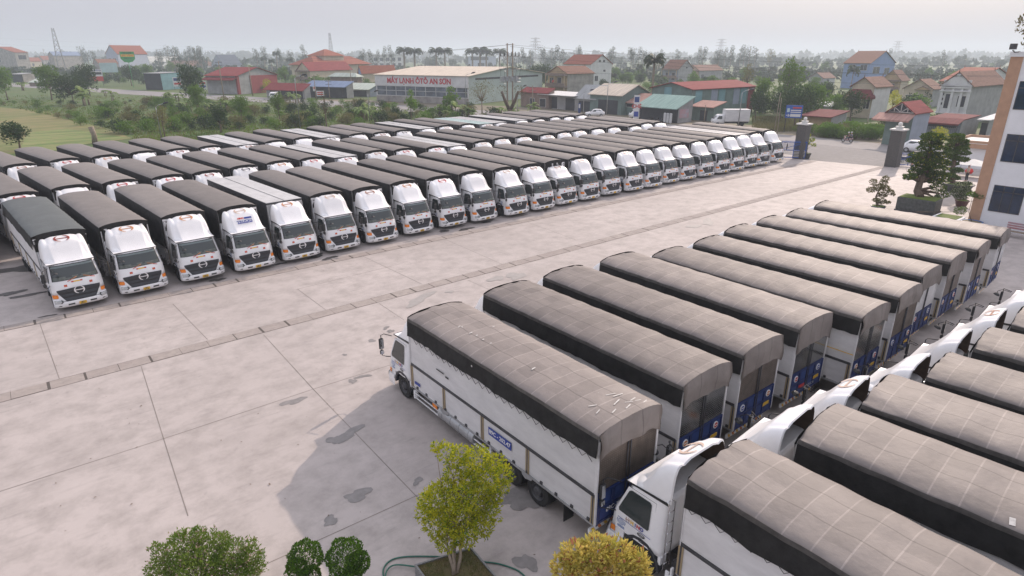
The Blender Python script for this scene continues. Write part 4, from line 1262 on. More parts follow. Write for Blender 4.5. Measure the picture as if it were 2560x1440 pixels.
free_tree('topiary_tree', 'clipped topiary of round dark green balls beside the green hose', 'tree', P, [P + Vector((0, 0, 1.1))], cl, 12000, .06, 'box', 'palebark', .05, 5, .55, .9, 'dark', .2, stems=2, lmp=.5)
D3 = depth(near(1500, 1430, 2.5))
P = Vector(qc(1505, 1460, 1, D3)[:3]); P.z = 0
cl = [qc(1440, 1390, 40, D3), qc(1490, 1378, 40, D3), qc(1545, 1385, 40, D3), qc(1590, 1402, 32, D3), qc(1415, 1420, 36, D3), qc(1470, 1425, 50, D3), qc(1540, 1430, 50, D3), qc(1600, 1432, 30, D3)]
free_tree('croton_bush', 'dense bush of yellow and reddish leaves beside the nearest cab', 'bush', P, [P + Vector((0, 0, 1.9))], cl, 4200, .135, 'croton', 'bark', .04, 6, .42, .75, 'red', .08, stems=3)
# garden hose
hz = MB()
def hose(pts, z=.03):
    P = [at(x, y, z) for x, y in pts]; out = []
    for i in range(len(P) - 1):
        for k in range(6):
            t = k / 6
            a = P[max(0, i - 1)]; c = P[i]; d = P[i + 1]; e = P[min(len(P) - 1, i + 2)]
            out.append(.5 * ((2 * c) + (d - a) * t + (2 * a - 5 * c + 4 * d - e) * t * t + (3 * c - a - 3 * d + e) * t ** 3))
    out.append(P[-1]); hz.tube(out, .022, 6)
hose([(962, 1460), (958, 1425), (975, 1402), (1010, 1392), (1080, 1391), (1150, 1395), (1205, 1404), (1240, 1408), (1275, 1418), (1300, 1430), (1325, 1455)])
hose([(962, 1450), (968, 1425), (990, 1412), (1040, 1417), (1080, 1425)], .075)
tag(hz.build('garden_hose', mat('green_hose', (.03, .14, .10), .4)), 'dark green garden hose looping across the concrete by the planter', 'hose')

# ------------------------------------------------------------------ office block on the right
def at_x(px, py, X):
    d = FW + RT * ((px - 1280) / F) + UP * ((720 - py) / F)
    return CAM + d * (X / d.x)
M['wallwhite'] = mat('white_render', (0.76, 0.77, 0.79), 0.75, var=0.06, scale=.6, bump=.08, bscale=40)
M['tan'] = mat('tan_render', (0.45, 0.275, 0.18), 0.8, var=0.12, scale=1.5, bump=.15, bscale=60)
M['winglass'] = mat('blue_dark_glass', (0.012, 0.028, 0.06), 0.08, var=.5, scale=1.2)
XB = 60.0
ob = empty('office_building', (XB, 15.0, 0))
tag(ob, 'white office block with tan corner strip and dark windows at the far right', 'building')
b = MB(); b.box(.06, 16, -24, -.06, 0, 13.2); b.build('wall', M['wallwhite'], ob)
b = MB(); b.box(0, .6, -.78, 0, 0, 12.95); b.build('corner_pilaster', M['tan'], ob)
b = MB(); b.box(-.08, .7, -.9, .08, 12.95, 13.3); b.build('pilaster_cap', M['wallwhite'], ob)
b = MB(); b.box(-.02, 16, -24, -.9, 13.2, 13.35); b.build('parapet', M['tan'], ob)
for q in (((2488, 464), (2472, 525), .0, 1.9), ((2520, 337), (2506, 402), 0, 2.2), ((2552, 205), (2540, 272), 0, 2.2)):
    a = at_x(*q[0], XB); c = at_x(*q[1], XB)
    y1 = a.y - 15; z1 = a.z; z0 = c.z; y0 = y1 - q[3]
    wn = MB(); wn.box(.02, .06, y0 - .06, y1 + .06, z0 - .06, z1 + .06); wf = wn.build('window', M['steel'], ob)
    g = MB(); g.box(0, .03, y0, y1, z0, z1); g.build('pane', M['winglass'], wf)
    g = MB()
    for k in (1, 2): g.box(-.02, .0, y0 + (y1 - y0) * k / 3 - .03, y0 + (y1 - y0) * k / 3 + .03, z0, z1)
    g.box(-.02, 0, y0, y1, z1 - .45, z1 - .38)
    g.build('mullion', M['steel'], wf)
b = MB()
for y in (-1.2, -2.6, -4.0): b.box(.1, .14, y - .02, y + .02, 13.35, 14.4)
b.box(.1, .14, -4.0, -1.2, 14.38, 14.42)
rl = b.build('roof_railing', M['steel'], ob)
b = MB(); b.box(.11, .13, -3.98, -1.22, 13.4, 14.38); b.build('glass_panel', mat('green_railing_glass', (.45, .55, .5), .1, alpha=.45), rl)
b = MB(); b.tube([(.1, -.45, 13.3), (-.5, -.3, 13.25), (-.75, -.2, 13.4)], .04, 5); b.box(-.95, -.65, -.4, .0, 13.45, 13.85); b.build('floodlight', M['steel'], ob)
P = at_x(2562, 60, 61.5)
t = free_tree('potted_shrub', 'leafy shrub whose tip overhangs the office roof at the upper right', 'tree', (62.2, P.y - .5, 13.35), [Vector((62.2, P.y - .5, 16.0))], [(62.0, P.y - .15, P.z, .8), (62.4, P.y - .5, P.z - 1.2, .6), (62.2, P.y - .3, P.z + 1.0, .7)], 600, .22, 'brown', 'bark', .05, 9)

# planters, pots and shaped trees in front of the office
M['stonepot'] = mat('dark_stone_pot', (.07, .075, .07), .7, var=.4, scale=5)
M['moss'] = ground_mat('moss', (.10, .16, .02), (.16, .20, .03), (.07, .10, .02), 1.5, 6)
def pot(name, label, P, r0, r1, h, m, soil='moss', n=18):
    t = empty(name, P)
    b = MB(); b.disc((0, 0, 0), (0, 0, 1), [(0, 0), (0, r0), (h * .85, r1), (h * .87, r1 * 1.08), (h, r1 * 1.08), (h, r1 * .94), (h * .9, r1 * .9)], n); b.build('bowl', m, t)
    b = MB(); b.disc((0, 0, 0), (0, 0, 1), [(h * .93, r1 * .95), (h * .97, r1 * .5), (h * .98, 0)], n); b.build('soil', M[soil], t)
    return tag(t, label, 'plant pot')
def pads_tree(name, label, P, D, pads, trunk, n, size, leafm, seed, m2=None, p2=.3, r0=.2, fz=.36):
    r = random.Random(seed); t = empty(name, P); P = Vector(P)
    cb = MB(); tb = MB()
    C_ = []
    for (px, py, rx, *f) in pads:
        q = at_depth(px, py, D + r.uniform(-1.0, 1.0) * rx * D / F) - P
        C_.append((q.x, q.y, q.z, rx * D / F, f[0] if f else fz))
    clumps_mesh(cb, C_, n, size, r, 0, .45, .75, .7, 1 if m2 else None, p2)
    pts = [Vector((0, 0, 0))] + [at_depth(px, py, D) - P for px, py in trunk]
    rad = [r0 * (1 - .75 * i / (len(pts) - 1)) for i in range(len(pts))]
    tb.tube(pts, rad, 8)
    for c in C_:
        c = Vector(c[:3]); k = min(range(1, len(pts)), key=lambda i: (pts[i] - c).length + (2 if pts[i].z > c.z else 0))
        tb.tube([pts[k], pts[k].lerp(c, .5) + Vector((0, 0, .08)), c], [rad[k] * .6, rad[k] * .4, .02], 5)
    tb.build('trunk', M['bark'], t); cb.build('crown', [LM[leafm]] + ([LM[m2]] if m2 else []), t)
    return tag(t, label, 'tree')
Pb = at(2291, 536); Db = depth(Pb) + .3
bx = empty('bonsai_planter', Pb, .05)
hb_ = height_at(Pb, 494); wid = 42 * mpp(Pb)
b = MB(); b.box(-1.0, 1.0, -wid, wid, .42, hb_, 0, .04); b.build('trough', M['stonepot'], bx)
b = MB(); b.box(-.9, .9, -wid + .1, wid - .1, hb_, hb_ + .05); b.build('moss', M['moss'], bx)
b = MB(); b.box(-1.05, 1.05, -wid - .05, wid + .05, .28, .42)
for x in (-.8, .8):
    for y in (-wid * .8, wid * .8): b.box(x - .12, x + .12, y - .12, y + .12, 0, .28)
b.build('stand', M['steel'], bx)
tag(bx, 'big rectangular stone planter on a low stand, moss on top', 'planter')
pads = [(2332, 341, 24), (2350, 346, 14), (2318, 344, 14), (2324, 357, 24), (2345, 357, 12), (2301, 371, 9, .7), (2327, 370, 20), (2356, 369, 13), (2289, 387, 16), (2320, 387, 22), (2352, 387, 20), (2288, 401, 18), (2322, 401, 24), (2355, 404, 18), (2298, 420, 18), (2322, 418, 16), (2342, 421, 22), (2276, 441, 16, .35), (2300, 443, 22), (2327, 435, 20), (2356, 436, 17), (2336, 452, 18), (2268, 446, 10, .3), (2310, 428, 16), (2362, 450, 12), (2345, 468, 18, .6), (2357, 486, 15, .7), (2340, 496, 11, .7), (2305, 394, 18), (2338, 396, 18), (2312, 410, 22), (2346, 412, 18), (2290, 430, 18), (2340, 442, 20)]
pads_tree('cloud_pruned_pine', 'tall cloud-pruned pine with stacked green pads in the big stone planter', (Pb.x, Pb.y, hb_), Db, pads, [(2293, 478), (2300, 455), (2316, 432), (2320, 405), (2324, 380), (2328, 356), (2332, 342)], 13000, .19, 'pine', 31, 'yellow', .05, .34)
P2 = at(2392, 478); D_2 = depth(P2)
pads = [(2393, 340, 17), (2385, 352, 14), (2408, 352, 14), (2376, 361, 11), (2409, 360, 12), (2383, 371, 19), (2407, 370, 14), (2380, 381, 18), (2410, 382, 16), (2386, 394, 16), (2405, 398, 16), (2378, 408, 16), (2390, 425, 16), (2375, 438, 15), (2388, 445, 12)]
pads_tree('cloud_pruned_pine', 'slimmer cloud-pruned pine standing behind the big one, dark green', P2, D_2, pads, [(2380, 450), (2382, 420), (2388, 390), (2390, 365), (2393, 342)], 7500, .2, 'pine', 32, None, 0, .28)
pot('planter_tub', 'dark tub behind the big bonsai, under the slimmer pine', P2, 1.0, 1.3, .8, M['stonepot'])
P3 = at(2193, 528); D_3 = depth(P3)
pot('plant_pot', 'round dark blue bowl holding the ragged little bonsai', P3, .42, .58, .5, mat('blue_grey_glaze', (.06, .075, .10), .35, var=.3, scale=3))
pads = [(2214, 447, 9, .9), (2183, 455, 9, .8), (2178, 474, 11, .6), (2198, 468, 14, .6), (2213, 470, 12, .6), (2226, 479, 9, .6), (2207, 487, 11, .7), (2190, 500, 8, .6), (2204, 503, 12, .6), (2220, 506, 7, .5), (2209, 458, 9, .8), (2232, 486, 6, .6)]
pads_tree('bonsai_tree', 'small ragged bonsai with olive-brown tufts in the blue bowl', (P3.x, P3.y, .45), D_3, pads, [(2192, 508), (2190, 492), (2196, 478), (2205, 460)], 3400, .13, 'olive', 33, 'brown', .35, .12)
P4 = at(2402, 516); D_4 = depth(P4)
pot('plant_pot', 'red-brown glazed pot under the white-flecked shrub', P4, .4, .55, .6, mat('redbrown_glaze', (.09, .035, .03), .3))
pads_tree('potted_shrub', 'shrub with white-flecked leaves in the red-brown pot near the corner', (P4.x, P4.y, .5), D_4, [(2405, 468, 16, .9), (2395, 482, 15, .8), (2415, 478, 13, .8), (2402, 492, 13, .7), (2418, 458, 10)], [(2402, 500), (2404, 480)], 2300, .15, 'variegated', 34, 'dark', .6, .06)
P5 = at(2425, 572)
pot('plant_pot', 'wide bright blue bowl against the office wall corner', P5, .55, .72, .62, mat('bright_blue_glaze', (.04, .13, .33), .35, var=.3, scale=3), 'dirt')
D_5 = depth(P5)
pads_tree('potted_tree', 'thin-stemmed plant with a flat green top rising from the blue bowl', (P5.x, P5.y, .55), D_5, [(2450, 490, 15, .4), (2432, 486, 12, .5), (2460, 496, 9, .4), (2446, 480, 8, .7)], [(2422, 530), (2428, 505), (2432, 488)], 1500, .11, 'mid', 35, None, 0, .03)
pl = empty('corner_planter', (59.2, 16.0, 0))
b = MB(); b.box(-1.0, .8, -.8, 1.0, 0, .6); b.build('wall', M['stonepot'], pl)
b = MB(); b.box(-1.05, .85, -.85, 1.05, .6, .66); b.build('rim', M['wallwhite'], pl)
b = MB(); b.box(-.85, .65, -.65, .85, .66, .70); b.build('turf', M['moss'], pl)
tag(pl, 'low dark planter box of grass at the foot of the tan strip', 'planter')
pads_tree('potted_shrub', 'pale low shrub in the grass planter by the tan strip', (58.2, 18.2, .8), depth((58.2, 18.2, 1)), [(2400, 527, 13, .7), (2408, 520, 8)], [(2402, 530)], 500, .13, 'variegated', 36, 'mid', .4, .04)
# slatted benches by the office wall and a red scooter
bn = empty('garden_bench', (58.6, 10.6, 0))
b = MB()
for x in (-.35, -.18, 0): b.box(x, x + .14, -1.5, 1.5, .45, .49)
b.build('seat', M['palebark'], bn)
b = MB()
for z in (.6, .78, .96): b.box(.18, .22, -1.5, 1.5, z, z + .13)
b.build('backrest', mat('faded_banner_print', (.35, .33, .38), .6, col2=(.40, .12, .12), scale=1.2), bn)
for y in (-1.35, 1.3):
    b = MB(); b.box(-.35, .2, y, y + .06, 0, .45); b.build('leg', M['steel'], bn)
tag(bn, 'weathered slatted bench standing against the white office wall', 'bench')
# ------------------------------------------------------------------ buildings beyond the yard
def wm(name, c, var=.15, rough=.85): return mat(name, c, rough, var=var, scale=.5, rnd=.04)
WL = {'cream': wm('cream_wall', (.50, .43, .33)), 'white': wm('white_wall', (.62, .62, .62)), 'grey': wm('grey_wall', (.33, .33, .33), .25), 'concrete': wm('stained_concrete', (.30, .28, .26), .4), 'brown': wm('brown_wall', (.22, .16, .13), .3),
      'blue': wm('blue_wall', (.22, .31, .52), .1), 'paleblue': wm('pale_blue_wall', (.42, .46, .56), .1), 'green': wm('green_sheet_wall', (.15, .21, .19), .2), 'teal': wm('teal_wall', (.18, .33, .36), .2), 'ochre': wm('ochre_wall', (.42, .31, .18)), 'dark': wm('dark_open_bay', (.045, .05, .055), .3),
      'palegreen': wm('pale_green_sheet', (.42, .48, .46), .06), 'redwall': wm('red_sheet_wall', (.28, .06, .06), .15), 'greyblue': wm('grey_blue_wall', (.28, .32, .40), .15)}
def rm(name, c, sx): return mat(name, c, .85, spec=.15, var=.28, scale=1.0, stretch=sx)
RF = {'tile': rm('orange_tile_roof', (.28, .095, .06), (1, 3, 3)), 'tile2': rm('brown_tile_roof', (.21, .105, .07), (1, 3, 3)), 'tile3': rm('faded_tile_roof', (.235, .14, .105), (1, 3, 3)), 'red': rm('red_sheet_roof', (.23, .052, .05), (.3, 3, .3)), 'pink': rm('faded_pink_sheet_roof', (.42, .25, .21), (.3, 3, .3)),
      'beige': rm('beige_sheet_roof', (.62, .54, .44), (.3, 3, .3)), 'grey': rm('grey_sheet_roof', (.36, .37, .37), (.3, 3, .3)), 'white': rm('white_sheet_roof', (.70, .69, .67), (.3, 3, .3)), 'teal': rm('green_sheet_roof', (.26, .38, .34), (.3, 3, .3)), 'blueroof': rm('blue_sheet_roof', (.22, .28, .40), (.3, 3, .3)), 'slate': rm('slate_roof', (.10, .12, .16), (1, 3, 3)), 'maroon': rm('maroon_roof', (.16, .045, .045), (.3, 3, .3)), 'palegreenroof': rm('pale_green_sheet_roof', (.50, .55, .47), (.3, 3, .3))}
M['farglass'] = mat('window_glass_dark', (.03, .035, .045), .12)
M['trim'] = mat('white_trim', (.66, .65, .62), .7)
def solve(P, d, px):
    lo, hi = .5, 90.0
    f = lambda L: proj((P.x + d.x * L, P.y + d.y * L, 0))[0] - px
    s0 = f(lo)
    if s0 * f(hi) > 0: return 8.0
    for _ in range(50):
        m = (lo + hi) / 2
        if s0 * f(m) > 0: lo = m
        else: hi = m
    return lo
def house(label, corner, left, right, eave, peak, th, roof, wall, side, rmat, wins=(), cat='house', name='house', over=.45, extra=None, z0=0.0, Lmax=60, Dmax=60):
    th = R(th); v = Vector((math.cos(th), math.sin(th), 0)); u = Vector((-v.y, v.x, 0))
    P = at(*corner)
    L = min(Lmax, solve(P, u, left)) if left < corner[0] else min(Lmax, 8.0)
    D = min(Dmax, solve(P, v, right)) if right > corner[0] else min(Dmax, 8.0)
    E_ = height_at(P, eave)
    q = {'u': P + v * D / 2, 'v': P + u * L / 2, 'hip': P + v * D / 2 + u * L / 2, 'shed': P + v * D, 'flat': P}[roof]
    Z = height_at(q, peak) if roof != 'flat' else E_ + .3
    Z = max(Z, E_ + .25)
    t = empty(name, (P.x, P.y, 0), th); tag(t, label, cat)
    b = MB()
    # local x = depth (v), y = along the facade (u)
    b.poly([(0, 0, z0), (0, 0, E_), (0, L, E_), (0, L, z0)], 0); b.poly([(0, 0, z0), (D, 0, z0), (D, 0, E_), (0, 0, E_)], 1)
    b.poly([(D, 0, z0), (D, L, z0), (D, L, E_), (D, 0, E_)], 1); b.poly([(0, L, z0), (0, L, E_), (D, L, E_), (D, L, z0)], 1)
    o = over
    if roof == 'u':
        b.poly([(0, 0, E_), (D, 0, E_), (D / 2, 0, Z)], 1); b.poly([(0, L, E_), (D / 2, L, Z), (D, L, E_)], 1)
    if roof == 'v':
        b.poly([(0, 0, E_), (0, L / 2, Z), (0, L, E_)], 0); b.poly([(D, 0, E_), (D, L, E_), (D, L / 2, Z)], 1)
    if roof == 'shed':
        b.poly([(0, 0, E_), (D, 0, E_), (D, 0, Z)], 1); b.poly([(0, L, E_), (D, L, Z), (D, L, E_)], 1); b.poly([(D, 0, E_), (D, L, E_), (D, L, Z), (D, 0, Z)], 1)
    b.build('wall', [WL[wall], WL[side]], t)
    r = MB(); k = .16
    def slab(pts):
        lo = [(x, y, z + .02) for x, y, z in pts]; hi_ = [(x, y, z + k) for x, y, z in pts]
        r.poly(hi_); r.poly(lo[::-1])
        for i in range(len(pts)):
            j = (i + 1) % len(pts); r.poly([lo[i], lo[j], hi_[j], hi_[i]])
    if roof == 'u':
        s_ = (Z - E_) / (D / 2)
        slab([(-o, -o, E_ - o * s_), (D / 2, -o, Z), (D / 2, L + o, Z), (-o, L + o, E_ - o * s_)]); slab([(D / 2, -o, Z), (D + o, -o, E_ - o * s_), (D + o, L + o, E_ - o * s_), (D / 2, L + o, Z)])
    elif roof == 'v':
        s_ = (Z - E_) / (L / 2)
        slab([(-o, -o, E_ - o * s_), (D + o, -o, E_ - o * s_), (D + o, L / 2, Z), (-o, L / 2, Z)]); slab([(-o, L / 2, Z), (D + o, L / 2, Z), (D + o, L + o, E_ - o * s_), (-o, L + o, E_ - o * s_)])
    elif roof == 'hip':
        m = min(L, D) / 2 * .95; e = E_ - .15
        a, b2 = ((m, L / 2, Z), (D - m, L / 2, Z)) if D >= L else ((D / 2, m, Z), (D / 2, L - m, Z))
        c = [(-o, -o, e), (D + o, -o, e), (D + o, L + o, e), (-o, L + o, e)]
        if D >= L: fs = ([c[0], c[1], b2, a], [c[1], c[2], b2], [c[2], c[3], a, b2], [c[3], c[0], a])
        else: fs = ([c[0], c[1], a], [c[1], c[2], b2, a], [c[2], c[3], b2], [c[3], c[0], a, b2])
        for f in fs: slab(f)
    elif roof == 'shed':
        s_ = (Z - E_) / D
        slab([(-o, -o * .4, E_ - o * s_), (D + .2, -o * .4, Z + .2 * s_), (D + .2, L + o * .4, Z + .2 * s_), (-o, L + o * .4, E_ - o * s_)])
    else:
        slab([(-o, -o, E_), (D + o, -o, E_), (D + o, L + o, E_), (-o, L + o, E_)])
    ro = r.build('roof', RF[rmat], t)
    if roof in ('u', 'v') and rmat.startswith('tile') or rmat == 'slate':
        for e in ((D / 2, -o, Z), (D / 2, L + o, Z)) if roof == 'u' else ((-o, L / 2, Z), (D + o, L / 2, Z)):
            f = MB(); f.tube([(e[0], e[1], e[2] + k * .5), (e[0], e[1], e[2] + .45), (e[0], e[1], e[2] + .85)], [.12, .07, .02], 5); f.build('finial', RF[rmat], ro)
    for wn in wins:
        fc, a0, a1, h0, h1 = wn[:5]; kindw = wn[5] if len(wn) > 5 else 'window'
        f = MB(); g = MB()
        if fc == 'f':
            y0, y1, za, zb = a0 * L, a1 * L, h0 * E_, h1 * E_
            f.box(-.04, .0, y0 - .08, y1 + .08, za - .08, zb + .08); g.box(-.055, -.03, y0, y1, za, zb)
            if kindw == 'window' and y1 - y0 > .8: f.box(-.065, -.055, (y0 + y1) / 2 - .03, (y0 + y1) / 2 + .03, za, zb)
        else:
            x0, x1, za, zb = a0 * D, a1 * D, h0 * E_, h1 * E_
            f.box(x0 - .08, x1 + .08, -.04, .0, za - .08, zb + .08); g.box(x0, x1, -.055, -.03, za, zb)
            if kindw == 'window' and x1 - x0 > .8: f.box((x0 + x1) / 2 - .03, (x0 + x1) / 2 + .03, -.065, -.055, za, zb)
        nm = {'window': 'window', 'door': 'door', 'bay': 'open_bay'}[kindw]
        w_ = f.build(nm, M['trim'] if kindw != 'bay' else M['steel'], t); g.build('pane', M['farglass'] if kindw != 'bay' else WL['dark'], w_)
    info = dict(t=t, L=L, D=D, E=E_, Z=Z, P=P, u=u, v=v)
    if extra: extra(info)
    return info
def add_box(info, name, m, *bx, parent=None):
    b = MB(); b.box(*bx); return b.build(name, m, parent or info['t'])
def awning(info, name, m, y0, y1, z0, z1, out, x0=0.0, posts=True):
    b = MB(); b.poly([(x0, y0, z1), (x0 - out, y0, z0), (x0 - out, y1, z0), (x0, y1, z1)][::-1]); b.poly([(x0, y0, z1 - .08), (x0, y1, z1 - .08), (x0 - out, y1, z0 - .08), (x0 - out, y0, z0 - .08)][::-1])
    b.poly([(x0 - out, y0, z0), (x0 - out, y0, z0 - .25), (x0 - out, y1, z0 - .25), (x0 - out, y1, z0)])
    a = b.build(name, m, info['t'])
    if posts:
        b = MB()
        for y in (y0 + .2, y1 - .2): b.tube([(x0 - out + .1, y, 0), (x0 - out + .1, y, z0)], .06, 5)
        b.build('awning_post', M['steel'], a)
# the long workshop with its name board
def workshop(i):
    t, L, E_ = i['t'], i['L'], i['E']
    fb = add_box(i, 'name_board', WL['white'], -.25, -.02, -.1, L + .1, E_ * .60, E_ * .985)
    put_text('lettering', 'MÁY LẠNH ÔTÔ AN SƠN', E_ * .275, mat('red_lettering', (.50, .035, .05), .5), fb, (-.30, L * .515, E_ * .79), (0, -1, 0), (0, 0, 1), ext=.04, bold=.05, sx=.97)
    for k in range(9):
        y0 = .3 + (L - .6) * k / 9; y1 = y0 + (L - .6) / 9 - .12
        for z0, z1 in ((.24, .42), (.43, .59)):
            w_ = add_box(i, 'window', M['alu'], -.05, -.01, y0, y1, E_ * z0, E_ * z1)
            add_box(i, 'pane', mat('window_hazy_glass', (.13, .15, .18), .15, var=.5, scale=.4) if 'window_hazy_glass' not in bpy.data.materials else bpy.data.materials['window_hazy_glass'], -.07, -.045, y0 + .1, y1 - .1, E_ * z0 + .08, E_ * z1 - .06, parent=w_)
    add_box(i, 'base_wall', WL['concrete'], -.12, -.02, 0, L, 0, E_ * .22)
    b = MB(); b.box(i['D'] * .08, i['D'] * .93, -.06, -.01, E_ * .86, E_ * .93); b.build('vent_strip', M['steel'], t)
house('long pale workshop with a red-lettered name board across its front', (1172, 262), 943, 1355, 191, 168, 21.3, 'u', 'white', 'palegreen', 'beige', (), 'workshop', 'workshop', .6, workshop)
# right-hand side of the road, facades towards the yard
W2 = (('f', .15, .4, .55, .8), ('f', .6, .85, .55, .8))
def porch(i):
    t, L, E_ = i['t'], i['L'], i['E']
    add_box(i, 'balcony', WL['brown'], -1.4, 0, 0, L, E_ * .40, E_ * .47); add_box(i, 'balcony_rail', WL['brown'], -1.4, -1.3, 0, L, E_ * .47, E_ * .58)
    b = MB()
    for y in (.1, L * .5, L - .3): b.box(-1.35, -1.1, y, y + .22, 0, E_)
    b.build('porch_column', WL['ochre'], t)
    add_box(i, 'porch_beam', WL['brown'], -1.4, 0, 0, L, E_ * .90, E_)
def flagged(i):
    porch(i)
    b = MB(); b.grid([[(-1.6, i['L'] * .5 + .25 * k, i['E'] * .72 - .05 * k + .06 * math.sin(k * 1.5) - z) for k in range(5)] for z in (0, .7)]); b.build('flag', M['red'], i['t'])
house('brown two-storey house with arched porch, a red flag and stained side wall', (1417, 242), 1369, 1482, 184, 166, 0, 'v', 'ochre', 'concrete', 'tile2', (('f', .3, .5, .5, .82, 'door'), ('f', .7, .9, .55, .8)), extra=flagged)
house('tall white house with red-brown roof and two small gable windows', (1475, 226), 1409, 1526, 160, 137, 0, 'u', 'white', 'white', 'tile', (('s', .36, .46, 1.06, 1.15), ('s', .56, .66, 1.06, 1.15), ('s', .2, .35, .35, .55), ('s', .6, .7, .7, .78), ('f', .2, .35, .72, .85), ('f', .55, .7, .72, .85)))
house('low brown building with faded red roof beside the transformer poles', (1371, 272), 1302, 1385, 233, 223, 0, 'shed', 'brown', 'brown', 'red', (('f', .1, .3, .1, .62, 'door'), ('f', .5, .65, .1, .6, 'door')), 'shop', 'shop')
house('dark shopfront under a thin white canopy', (1440, 277), 1357, 1476, 240, 234, 0, 'shed', 'grey', 'concrete', 'white', (('f', .05, .3, .02, .8, 'bay'), ('f', .55, .75, .02, .85, 'door')), 'shop', 'shop', 1.6)
house('grey-roofed dark shed between the canopy shop and the green shed', (1490, 282), 1436, 1515, 247, 217, 0, 'shed', 'grey', 'grey', 'grey', (('f', .1, .8, .02, .75, 'bay'),), 'shed', 'shed')
house('green sheet-metal shed with a beige roof and wide dark doorway', (1552, 288), 1474, 1624, 239, 213, 0, 'u', 'green', 'green', 'beige', (('f', .12, .72, .02, .72, 'bay'),), 'shed', 'shed')
house('small green lean-to with patchy pink roof', (1598, 290), 1533, 1632, 258, 237, 0, 'shed', 'green', 'green', 'pink', (('f', .1, .9, .65, .9),), 'shed', 'shed')
def greenwh(i):
    D, E_ = i['D'], i['E']
    add_box(i, 'end_wall', WL['redwall'], D * .90, D + .1, -.12, -.01, 0, E_ * .98)
    for k in range(7): add_box(i, 'wall_panel', WL[('teal', 'green', 'greyblue')[k % 3]], D * (.05 + .12 * k), D * (.15 + .12 * k), -.05, -.01, E_ * .38, E_ * .96)
    add_box(i, 'wall_panel', WL['teal'], -.05, -.01, i['L'] * .5, i['L'] * .68, E_ * .3, E_ * 1.05)
house('large green warehouse with a red metal roof and red end wall', (1724, 296), 1626, 1878, 224, 207, 0, 'v', 'green', 'green', 'red', (), 'warehouse', 'warehouse', .5, greenwh)
def shop2(i):
    L, E_ = i['L'], i['E']
    b = MB()
    for k in range(9): b.box(-.9 + .1 * (k % 3), -.5 + .1 * (k % 3), L * .1 + k * .7, L * .1 + .45 + k * .7, 0, .5 + .3 * (k % 2))
    b.build('stacked_goods', M['steel'], i['t'])
    b = MB()
    for k in range(3): b.box(-1.4, -1.1, .5 + k * .75, 1.1 + k * .75, 0, 2.0, 0, .1)
    b.build('white_rolls', WL['white'], i['t'])
    add_box(i, 'side_banner', mat('faded_blue_banner', (.35, .42, .50), .6, col2=(.5, .2, .2), scale=.5), .3, 3.5, -.1, -.05, E_ * .3, E_ * .85)
house('open-fronted shop in deep shade under a broad pale green awning', (1693, 308), 1597, 1728, 268, 243, 0, 'shed', 'dark', 'grey', 'teal', (('f', .03, .97, .02, .9, 'bay'),), 'shop', 'shop', 1.2, shop2)
house('little green hut with a rusty pink lean-to roof', (1782, 304), 1728, 1808, 268, 256, 0, 'shed', 'green', 'green', 'pink', (('f', .3, .6, .02, .7, 'bay'),), 'shed', 'shed', .8)
house('hazy two-storey house with brown roof and grey-blue porch behind the warehouse', (1693, 212), 1655, 1728, 172, 150, 0, 'u', 'greyblue', 'grey', 'tile2', (('f', .2, .4, .3, .75, 'door'), ('f', .6, .8, .4, .75), ('s', .5, .62, 1.0, 1.12)), extra=porch)
house('hazy cream house with a front gable, right beside its brown-roofed neighbour', (1745, 210), 1712, 1803, 176, 163, 0, 'v', 'cream', 'grey', 'tile3', (('f', .35, .6, .3, .8, 'door'), ('s', .1, .2, .4, .7), ('s', .5, .6, .4, .6)), extra=porch)
house('bright blue house with a steep brown roof and gable trim', (2164, 222), 2100, 2226, 158, 128, 0, 'u', 'blue', 'blue', 'tile2', (('f', .1, .35, .72, .93), ('f', .55, .75, .72, .93), ('s', .6, .8, .55, .8), ('s', .15, .4, .6, .85)))
house('small grey house with an orange roof in the haze left of the blue house', (2055, 214), 2020, 2085, 195, 182, 0, 'v', 'grey', 'white', 'tile3', (('s', .3, .5, .3, .8),))
def redaw(i):
    b = MB(); L, E_ = i['L'], i['E']
    y0, y1, za, zb, o = -.3, L + .8, E_ * .68, E_ * .90, 2.2
    b.poly([(0, y0 + 1, zb), (0, y1 - 1, zb), (-o, y1, za), (-o, y0, za)]); b.poly([(0, y0 + 1, zb), (-o, y0, za), (.6, y0, za)]); b.poly([(0, y1 - 1, zb), (.6, y1, za), (-o, y1, za)])
    for (p, q) in (((-o, y1), (-o, y0)), ((-o, y0), (.6, y0))): b.poly([(*p, za), (*q, za), (*q, za - .5), (*p, za - .5)])
    b.build('awning', RF['maroon'], i['t'])
house('white house with a dark red hipped awning over its front', (2172, 296), 2117, 2213, 216, 194, 0, 'v', 'cream', 'white', 'tile3', (('f', .1, .35, .3, .62), ('f', .5, .9, .28, .64)), extra=redaw)
house('ochre gabled house with an arched porch beyond the white house', (2245, 240), 2197, 2264, 200, 176, 0, 'v', 'ochre', 'cream', 'tile3', (('f', .3, .7, .1, .75, 'door'),), extra=porch)
